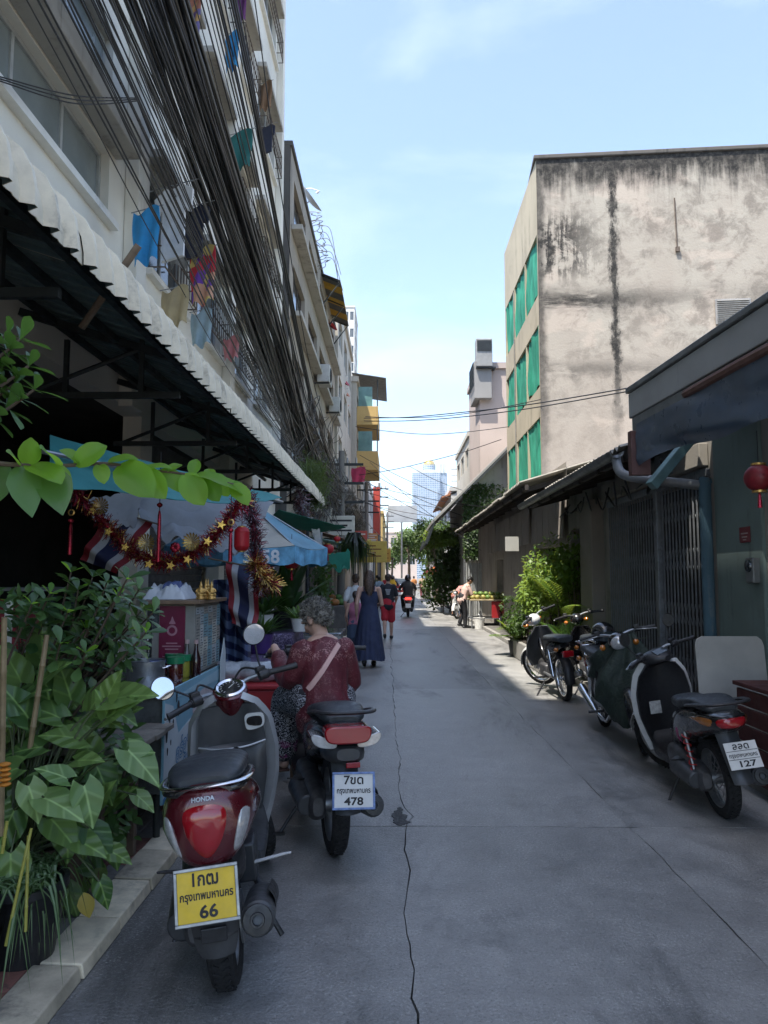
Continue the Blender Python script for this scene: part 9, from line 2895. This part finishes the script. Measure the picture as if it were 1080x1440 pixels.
# base x, y, tip x, y, mesh, how much it faces up
rb_ = random.Random(77)
XTRA = []
for k in range(9):
 xa = rb_.uniform(-10, 335)
 ya = 652 + max(0, xa - 150) * 0.16
 a_ = rb_.uniform(0, 2 * PI)
 XTRA.append((xa, ya, xa + 25 + 42 * math.cos(a_), ya + 45 * math.sin(a_), rb_.choice([0, 2, 2, 3]), rb_.uniform(0.2, 0.7)))
BL = XTRA + [(62, 652, 48, 585, 0, .4), (45, 648, 8, 612, 2, .5), (105, 652, 176, 600, 1, .3), (90, 650, 60, 610, 2, .5), (30, 660, -30, 745, 3, .4), (40, 662, 55, 752, 3, .3), (85, 660, 128, 705, 0, .3), (75, 662, 95, 740, 3, .3), (120, 648, 80, 620, 2, .6),
  (150, 655, 205, 632, 0, .7), (165, 655, 225, 700, 1, .3), (180, 656, 172, 690, 2, .4), (200, 660, 262, 645, 1, .7), (200, 664, 240, 710, 1, .2), (225, 664, 300, 705, 1, .4), (240, 668, 268, 640, 2, .6), (255, 668, 300, 728, 0, .3), (270, 668, 345, 672, 0, .8), (290, 675, 322, 718, 2, .4), (300, 676, 362, 690, 2, .7), (325, 682, 368, 694, 2, .5), (320, 682, 345, 715, 2, .3), (10, 655, -20, 690, 1, .4), (140, 652, 150, 690, 2, .4), (215, 662, 190, 640, 2, .6)]
for xa, ya, xb, yb2, k, up_ in BL:
 f = min(max((xa + 60) / 405, 0), 1)
 Yb = lerp(1.3, 1.66, f)
 pa, pb = at(xa, ya, Yb), at(xb, yb2, Yb + rp_.uniform(-0.05, 0.05))
 base = min(P, key=lambda q: (q - pa).length)
 d = pb - base
 me = (RL + RD)[k]
 n = (CAMP - pa).normalized() * (1 - up_) + V((0, 0, 1)) * up_ + V((rp_.uniform(-.2, .2), 0, 0))
 L0 = [0.085, 0.10, 0.075, 0.12][k]
 put_leaf(br, me, base, d, n, d.length / L0 * rp_.uniform(0.5, 0.85))
# ---------------------------------------------------------------- potted plants on the flowered table
def strap_plant(label, loc, n, L0, L1, wv, m, upb=0.8, pot_m=None, pot_r=0.14, pot_h=0.22, name='potted_plant', nu=7, droop=0.6):
 t = thing(name, label, 'plant', loc)
 if pot_m is not None:
  MB().lathe([(0.001, 0), (pot_r * 0.75, 0), (pot_r, pot_h), (pot_r * 1.05, pot_h), (pot_r * 0.93, pot_h), (pot_r * 0.9, pot_h * 0.8), (0.001, pot_h * 0.8)], 22).build('pot', pot_m, t)
 for k in range(n):
  a = rp_.uniform(0, 2 * PI)
  L_ = rp_.uniform(L0, L1)
  me = leaf_mesh(L_, wv * rp_.uniform(0.8, 1.2), 'strap' if wv < 0.1 else 'ovate', curl=droop * rp_.uniform(0.5, 1.3), fold=0.25, nu=nu, nv=4).mesh('leaf', 80)
  setmats(me, m)
  tl = rp_.uniform(0.25, 1.0)
  place('leaf', me, None, t, M=aim((0.04 * math.cos(a), 0.04 * math.sin(a), pot_h * 0.85), (math.cos(a) * (1 - upb * tl), math.sin(a) * (1 - upb * tl), upb * (0.4 + tl)), (-math.cos(a), -math.sin(a), 0.8)))
 return t
PURP = mat('purple_pot', (0.07, 0.03, 0.17), 0.45, var=0.2)
LBR = leafmat('leaf_broad_dark', (0.014, 0.045, 0.012), (0.05, 0.11, 0.03), 0.36, 0.3)
pp = at(366, 905, 7.3)
strap_plant('bushy plant in a ribbed purple pot on the nearer flowered table', (pp.x, 7.3, 0.815), 60, 0.16, 0.34, 0.035, LBR, 0.7, PURP, 0.13, 0.19)
pp = at(402, 870, 8.4)
strap_plant('tall broad-leaved plant behind the seated person', (pp.x - 0.02, 8.4, 0.975), 22, 0.45, 0.85, 0.15, LBR, 0.95, BLACK, 0.15, 0.2, nu=9, droop=0.45)
strap_plant('leafy dark plant beside the striped sheet', (at(345, 880, 7.0).x, 7.9, 0.98), 70, 0.2, 0.42, 0.04, LBR, 0.75, WHITEPAINT, 0.12, 0.18)
strap_plant('small variegated plant at the table edge near the seated person', (at(420, 890, 7.9).x, 8.0, 0.975), 40, 0.14, 0.28, 0.05, LM_MID, 0.6, WHITEPAINT, 0.1, 0.14)
# creepers on the stall end
def leaf_cloud(t, name, m, n, fn, size, shape='ovate', bright=None, seed=0, nu=3, nv=2):
 rr_ = random.Random(seed)
 b = W(t)
 tm_ = [leaf_mesh(1.0, 0.55, shape, curl=c, fold=0.2, nu=nu, nv=nv) for c in (0.1, 0.35, 0.6)]
 for k in range(n):
  p, nrm = fn(rr_)
  d = V((rr_.gauss(0, 1), rr_.gauss(0, 1), rr_.gauss(-0.2, 0.8))).normalized()
  s_ = size * rr_.uniform(0.6, 1.3)
  M_ = aim(p, d, nrm) @ Matrix.Scale(s_, 4)
  q = tm_[rr_.randrange(3)]
  b.add([M_ @ V(v) for v in q.v], q.f)
 return b.build(name, m, t, 80, kind='stuff')
t = thing('creeper', 'thin creeper climbing the post left of the walking group', 'plant', (-1.15, 11.5, 0))
leaf_cloud(t, 'foliage', LM_HEDGE, 500, lambda r_: (at(r_.gauss(452, 6), r_.uniform(790, 880), 11.5 + r_.uniform(-.2, .2)), V((0, -1, 0.4))), 0.09, seed=1)
W(t).tube(spline([V((-1.15, 11.5, 0.0)), at(450, 850, 11.5), at(455, 790, 11.5)], 10), 0.012, 6).build('stem', BARK, t)
# wispy shrub growing on the awning end
t = thing('wispy_shrub', 'wispy brown-green shrub growing over the end of the awning', 'shrub', at(440, 680, 14.8))
b = W(t)
for k in range(420):
 base = at(rp_.gauss(440, 7), rp_.uniform(660, 720), 14.9 + rp_.uniform(-.5, .5))
 d = V((rp_.gauss(0.1, 0.4), rp_.gauss(0, 0.4), rp_.uniform(0.1, 1))).normalized() * rp_.uniform(0.2, 0.55)
 e = V((0.006, 0.004, 0))
 b.add([base - e, base + e, base + d * 0.6 + e + V((0, 0, -0.02)), base + d * 0.6 - e + V((0, 0, -0.02)), base + d + V((0, 0, -0.08))], [(0, 1, 2, 3), (3, 2, 4)])
 for j in range(4):
  f = rp_.uniform(0.3, 1)
  p = base + d * f
  q = V((rp_.gauss(0, .05), rp_.gauss(0, .05), rp_.gauss(0, .05)))
  b.add([p, p + q, p + q * 0.5 + V((0.012, 0, 0.012))], [(0, 1, 2)])
b.build('foliage', leafmat('leaf_wispy', (0.05, 0.07, 0.02), (0.14, 0.16, 0.05), 0.6, 0.3), t, 0, kind='stuff')
# ---------------------------------------------------------------- sunlit planting on the right
pb = thing('planter_box', 'low concrete planter of sunlit bushes by the motorcycles', 'planter', (2.95, 13.6, 0))
PLC = m_wall('planter_concrete', (0.26, 0.25, 0.23), (0.07, 0.07, 0.06), 0.6, scale=3)
MB().bx(-0.62, 0.25, -1.5, 1.6, 0, 0.34).build('trough', PLC, pb, 0, bevel=0.02)
MB().bx(-0.56, 0.19, -1.44, 1.54, 0.3405, 0.352).build('soil', MATS['potting_soil'], pb, 0)
def cloud_bush(label, c, rx, ry, rz_, n, size, m, seed, shape='ovate', stems=5, name='bush', cat='bush', holes=0.35):
 t = thing(name, label, cat, (c[0], c[1], 0.3 if c[0] > 2.4 and c[1] < 16 else 0.0))
 c = V(c)
 rs_ = random.Random(seed)
 lobes = [(c + V((rs_.uniform(-.6, .6) * rx, rs_.uniform(-.6, .6) * ry, rs_.uniform(-.6, .6) * rz_)), rs_.uniform(0.3, 0.55)) for _ in range(14)]
 def fn(r_):
  q, s_ = lobes[r_.randrange(len(lobes))]
  d = V((r_.gauss(0, 1), r_.gauss(0, 1), r_.gauss(0, 1))).normalized()
  f = r_.uniform(0.55, 1.08) ** 0.6
  p = q + V((d.x * rx * s_, d.y * ry * s_, d.z * rz_ * s_)) * f
  return p, d * 0.6 + V((0, 0, 0.8))
 leaf_cloud(t, 'crown', m, n, fn, size, shape, seed=seed)
 for k in range(stems):
  q, s_ = lobes[k]
  base = V((c.x + rs_.uniform(-.15, .15), c.y + rs_.uniform(-.15, .15), 0.3 if c[0] > 2.4 and c[1] < 16 else 0.0))
  W(t).tube(spline([base, base.lerp(q, 0.5) + V((rs_.uniform(-.1, .1), 0, 0)), q], 10), [lerp(0.02, 0.006, j / 10) for j in range(11)], 6).build('stem', BARK, t)
 return t
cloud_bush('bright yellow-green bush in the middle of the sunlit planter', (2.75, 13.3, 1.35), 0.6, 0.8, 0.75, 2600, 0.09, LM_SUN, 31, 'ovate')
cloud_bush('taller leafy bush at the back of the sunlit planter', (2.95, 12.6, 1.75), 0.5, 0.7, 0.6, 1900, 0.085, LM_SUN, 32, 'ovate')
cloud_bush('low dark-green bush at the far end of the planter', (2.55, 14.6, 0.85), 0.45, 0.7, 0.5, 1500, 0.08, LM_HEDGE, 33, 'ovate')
def frond(t, base, d, L_, m, leaflets=22, wid=0.3, droop=0.6, name='frond'):
 base, d = V(base), V(d).normalized()
 P = [base + d * L_ * f + V((0, 0, -droop * L_ * f * f * 0.6)) for f in [k / 10 for k in range(11)]]
 b = W(t)
 b.tube(P, [lerp(0.008, 0.002, k / 10) for k in range(11)], 5)
 for k in range(leaflets):
  f = 0.15 + 0.85 * k / leaflets
  i = min(int(f * 10), 9)
  p = P[i].lerp(P[i + 1], f * 10 - i)
  tg = (P[i + 1] - P[i]).normalized()
  for sd in (-1, 1):
   s_ = tg.cross(V((0, 0, 1))).normalized() * sd
   l2 = wid * math.sin(PI * (0.12 + 0.85 * f)) * 0.9
   q = leaf_mesh(l2, 0.028 + 0.012 * wid, 'strap', curl=0.3, fold=0.2, nu=3, nv=2)
   M_ = aim(p, s_ + tg * 0.6, V((0, 0, 1)))
   b.add([t.matrix_world @ V((0, 0, 0)) * 0 + M_ @ V(v) for v in q.v], q.f)
 b.build(name, m, t, 80)
def palm(label, loc, n, L_, m, seed, pot_=True, upb=1.0):
 t = thing('potted_palm', label, 'palm', loc)
 rs_ = random.Random(seed)
 if pot_:
  MB().lathe([(0.001, 0), (0.13, 0), (0.17, 0.3), (0.18, 0.3), (0.155, 0.3), (0.15, 0.25), (0.001, 0.25)], 20).build('pot', BLACK, t)
 for k in range(n):
  a = 2 * PI * k / n + rs_.uniform(-.3, .3)
  frond(t, V(loc) + V((0, 0, 0.28)), (math.cos(a), math.sin(a), rs_.uniform(0.6, 2.0) * upb), L_ * rs_.uniform(0.75, 1.1), m)
 return t
palm('feathery palm rising over the planter beside the gate', (3.0, 12.3, 0.34), 11, 1.75, LM_SUN, 3, False, 1.3)
palm('potted palm with arching fronds at the near end of the planter', (2.72, 11.6, 0.085), 12, 0.95, LBR, 4)
palm('small pale palm at the left of the sunlit planter', (2.42, 14.9, 0.0), 12, 0.8, LM_SUN, 5)
palm('dark palm behind the white-nosed motorcycle', (2.95, 10.9, 0.085), 11, 0.9, LBR, 6)
strap_plant('broad dark-leaved pot plant beside the steel gate', (2.85, 11.1, 0.085), 20, 0.35, 0.65, 0.12, LBR, 0.9, BLACK, 0.15, 0.25)
strap_plant('pot of glossy broad leaves behind the motorcycle handlebars', (2.55, 12.0, 0.0), 22, 0.3, 0.55, 0.10, LM_MID, 0.8, WHITEPAINT, 0.17, 0.3)
# hedge-like bush and trees further on
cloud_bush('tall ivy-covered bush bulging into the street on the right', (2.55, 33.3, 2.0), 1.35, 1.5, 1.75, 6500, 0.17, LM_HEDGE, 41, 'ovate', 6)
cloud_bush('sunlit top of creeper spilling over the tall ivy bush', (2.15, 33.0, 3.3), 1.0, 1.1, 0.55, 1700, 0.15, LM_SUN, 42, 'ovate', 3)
t = thing('ivy', 'ivy spreading over the gable wall under the concrete roof', 'ivy', (wx + 0.5, 30.35, 3))
def ivy_fn(r_):
 u = abs(r_.gauss(0, 0.75))
 x = wx + u
 z_ = r_.uniform(2.3, min(5.4, ga.z + sl_ * (x - ga.x) - 0.1))
 return V((x, 30.36 - r_.uniform(0, 0.12), z_)), V((r_.gauss(0, .3), -1, 0.4))
leaf_cloud(t, 'foliage', LM_HEDGE, 2600, ivy_fn, 0.14, seed=7)
def tree(label, x, y_, h_, cr, n, size, m, seed):
 t = thing('tree', label, 'tree', (x, y_, 0))
 rs_ = random.Random(seed)
 top = V((x + rs_.uniform(-.3, .3), y_, h_ * 0.62))
 W(t).tube(spline([(x, y_, 0), (x + 0.15, y_, h_ * 0.3), top], 12), [lerp(0.2, 0.08, k / 12) * h_ / 6 for k in range(13)], 8).build('trunk', BARK, t)
 lobes = []
 for k in range(9):
  a = rs_.uniform(0, 2 * PI)
  q = V((x + cr * 0.6 * math.cos(a), y_ + cr * 0.6 * math.sin(a), h_ * rs_.uniform(0.55, 0.9)))
  lobes.append((q, cr * rs_.uniform(0.35, 0.6)))
  W(t).tube(spline([top + V((0, 0, -0.3)), top.lerp(q, 0.5) + V((0, 0, 0.2)), q], 8), [lerp(0.07, 0.02, j / 8) * h_ / 6 for j in range(9)], 6).build('limb', BARK, t)
 def fn(r_):
  q, s_ = lobes[r_.randrange(9)]
  d = V((r_.gauss(0, 1), r_.gauss(0, 1), r_.gauss(0, 1))).normalized()
  return q + d * s_ * r_.uniform(0.4, 1.05) ** 0.6, d + V((0, 0, 0.8))
 leaf_cloud(t, 'crown', m, n, fn, size, 'ovate', seed=seed)
tree('pale green street tree beyond the ivy bush', 2.6, 47, 5.2, 1.5, 3000, 0.2, LM_FAR, 51)
tree('larger tree closing the right side of the far street', 2.9, 70, 6.6, 2.3, 3000, 0.3, LM_FAR, 52)
tree('far tree in front of the pink-grey house', 1.9, 105, 8.5, 3.0, 2600, 0.45, LM_FAR, 53)
tree('furthest tree over the end of the street', -0.6, 128, 8.0, 3.2, 2400, 0.5, LM_FAR, 54)
# ================================================================== laundry on the cream building
def garment(kind, label, px, py, X, w_, h_, m, sway=0.0):
 c = atx(px, py, X)
 t = thing('hanging_' + kind, label, 'laundry', c, group='laundry on the cream building')
 b = W(t)
 if kind == 'shirt':
  ol = [(-0.5, 0.38), (-0.2, 0.5), (-0.1, 0.46), (0.1, 0.46), (0.2, 0.5), (0.5, 0.38), (0.42, 0.12), (0.27, 0.18), (0.29, -0.5), (-0.29, -0.5), (-0.27, 0.18), (-0.42, 0.12)]
  b.prism(ol, lambda p, k: c + V((p[0] * w_ * 0.72, p[0] * w_ * -0.3 + 0.05 * k + 0.03 * math.sin(p[1] * 7 + p[0] * 4), p[1] * h_)))
 else:
  b.grid(lambda u, v: c + V(((u - 0.5) * w_ * 0.72 * (1 + 0.1 * math.sin(v * 5)), 0.035 * math.sin(u * 11 + 2 * v) * (0.3 + v) - 0.3 * (u - 0.5) * w_, (0.5 - v) * h_ - 0.04 * math.sin(u * PI * 2) * (1 - v) + 0.03 * math.sin(u * 9) * v)), 18, 12, thick=0.006)
 b.build('cloth', m, t, 60)
 W(t).tube([c + V((-w_ * 0.45, w_ * 0.19 + 0.02, h_ * 0.5 + 0.02)), c + V((w_ * 0.45, -w_ * 0.19 + 0.02, h_ * 0.5 + 0.02))], 0.006, 6).build('hanger', STEEL, t)
def m_batik(name, cols):
 g = NG(name)
 p = g.co('Object')
 v = g.n('TexVoronoi')
 g.t.links.new(p, v.inputs['Vector'])
 v.inputs['Scale'].default_value = 7
 r_ = g.n('ValToRGB')
 r_.color_ramp.interpolation = 'CONSTANT'
 g.t.links.new(g.sep(v.outputs['Color'])[0], r_.inputs['Fac'])
 e = r_.color_ramp.elements
 e[0].color = (*cols[0], 1)
 e[1].position = 0.3
 e[1].color = (*cols[1], 1)
 for k, c in enumerate(cols[2:]):
  q = e.new(0.55 + 0.2 * k)
  q.color = (*c, 1)
 return g.done(g.bsdf(Base_Color=r_.outputs['Color'], Roughness=0.8))
garment('shirt', 'white T-shirt hung outside the cream building', 243, 312, -2.3, 0.66, 0.78, cloth('laundry_white', (0.68, 0.68, 0.69)))
garment('towel', 'bright blue towel left of the white T-shirt', 205, 332, -2.5, 0.42, 0.55, cloth('laundry_blue', (0.03, 0.26, 0.55)))
garment('shirt', 'dark shirt hanging just behind the white T-shirt', 272, 325, -2.4, 0.6, 0.62, cloth('laundry_navy', (0.02, 0.025, 0.05)))
garment('cloth', 'grey folded cloth below the white T-shirt', 258, 358, -2.6, 0.55, 0.28, cloth('laundry_grey', (0.36, 0.36, 0.36)))
garment('cloth', 'red and yellow patterned cloth below the T-shirt', 285, 388, -2.3, 0.45, 0.68, m_batik('batik_red_yellow', [(0.5, 0.03, 0.05), (0.6, 0.45, 0.15), (0.15, 0.05, 0.35), (0.55, 0.3, 0.2)]))
garment('cloth', 'beige cloth hung low beside a wooden prop', 246, 432, -2.4, 0.45, 0.42, cloth('laundry_beige', (0.42, 0.34, 0.2)))
garment('cloth', 'pale blue cloth low under the cable bundle', 283, 462, -2.45, 0.4, 0.45, cloth('laundry_pale', (0.35, 0.48, 0.55)))
garment('cloth', 'dark green cloth hanging alone high on the facade', 333, 214, -2.2, 0.62, 0.55, cloth('laundry_green', (0.015, 0.12, 0.11)))
garment('cloth', 'blue cloth high on the facade above the green one', 326, 72, -2.5, 0.3, 0.6, cloth('laundry_blue', (0.03, 0.26, 0.55)))
garment('cloth', 'striped brown and purple garment at the top of the facade', 268, 20, -2.62, 0.4, 1.0, m_batik('batik_brown', [(0.3, 0.12, 0.08), (0.1, 0.06, 0.2), (0.4, 0.25, 0.1), (0.12, 0.1, 0.25)]))
garment('cloth', 'purple garment near the top edge of the picture', 338, 10, -2.68, 0.3, 0.6, cloth('laundry_purple', (0.12, 0.03, 0.13)))
garment('shirt', 'dark shirt hanging by the far corner of the cream building', 376, 195, -2.7, 0.5, 0.6, cloth('laundry_navy', (0.02, 0.025, 0.05)))
garment('cloth', 'brown cloth by the far corner of the cream building', 373, 135, -2.7, 0.4, 0.6, cloth('laundry_brown', (0.22, 0.13, 0.07)))
garment('cloth', 'pinkish cloth caught among the cables near the awning end', 325, 490, -2.5, 0.35, 0.35, cloth('laundry_pink', (0.5, 0.2, 0.22)))
garment('cloth', 'crimson cloth on the ochre balcony rail far off', 504, 668, -1.9, 1.0, 0.8, cloth('laundry_crimson', (0.5, 0.05, 0.12)))
# ================================================================== hazy air
g = NG('thin_city_haze')
pv = g.n('VolumePrincipled')
pv.inputs['Color'].default_value = (0.80, 0.88, 1.0, 1)
pv.inputs['Density'].default_value = 0.00011
g.t.links.new(pv.outputs[0], g.out.inputs['Volume'])
hz = MB().bx(-650, 650, -80, 2050, -1.2, 275).build('haze', g.m, None, 0)
tag(hz, 'thin bright city haze over the far street', 'haze', kind='stuff')
# ------------------------------------------------------------------ link everything
for o in PEND:
 COL.objects.link(o)
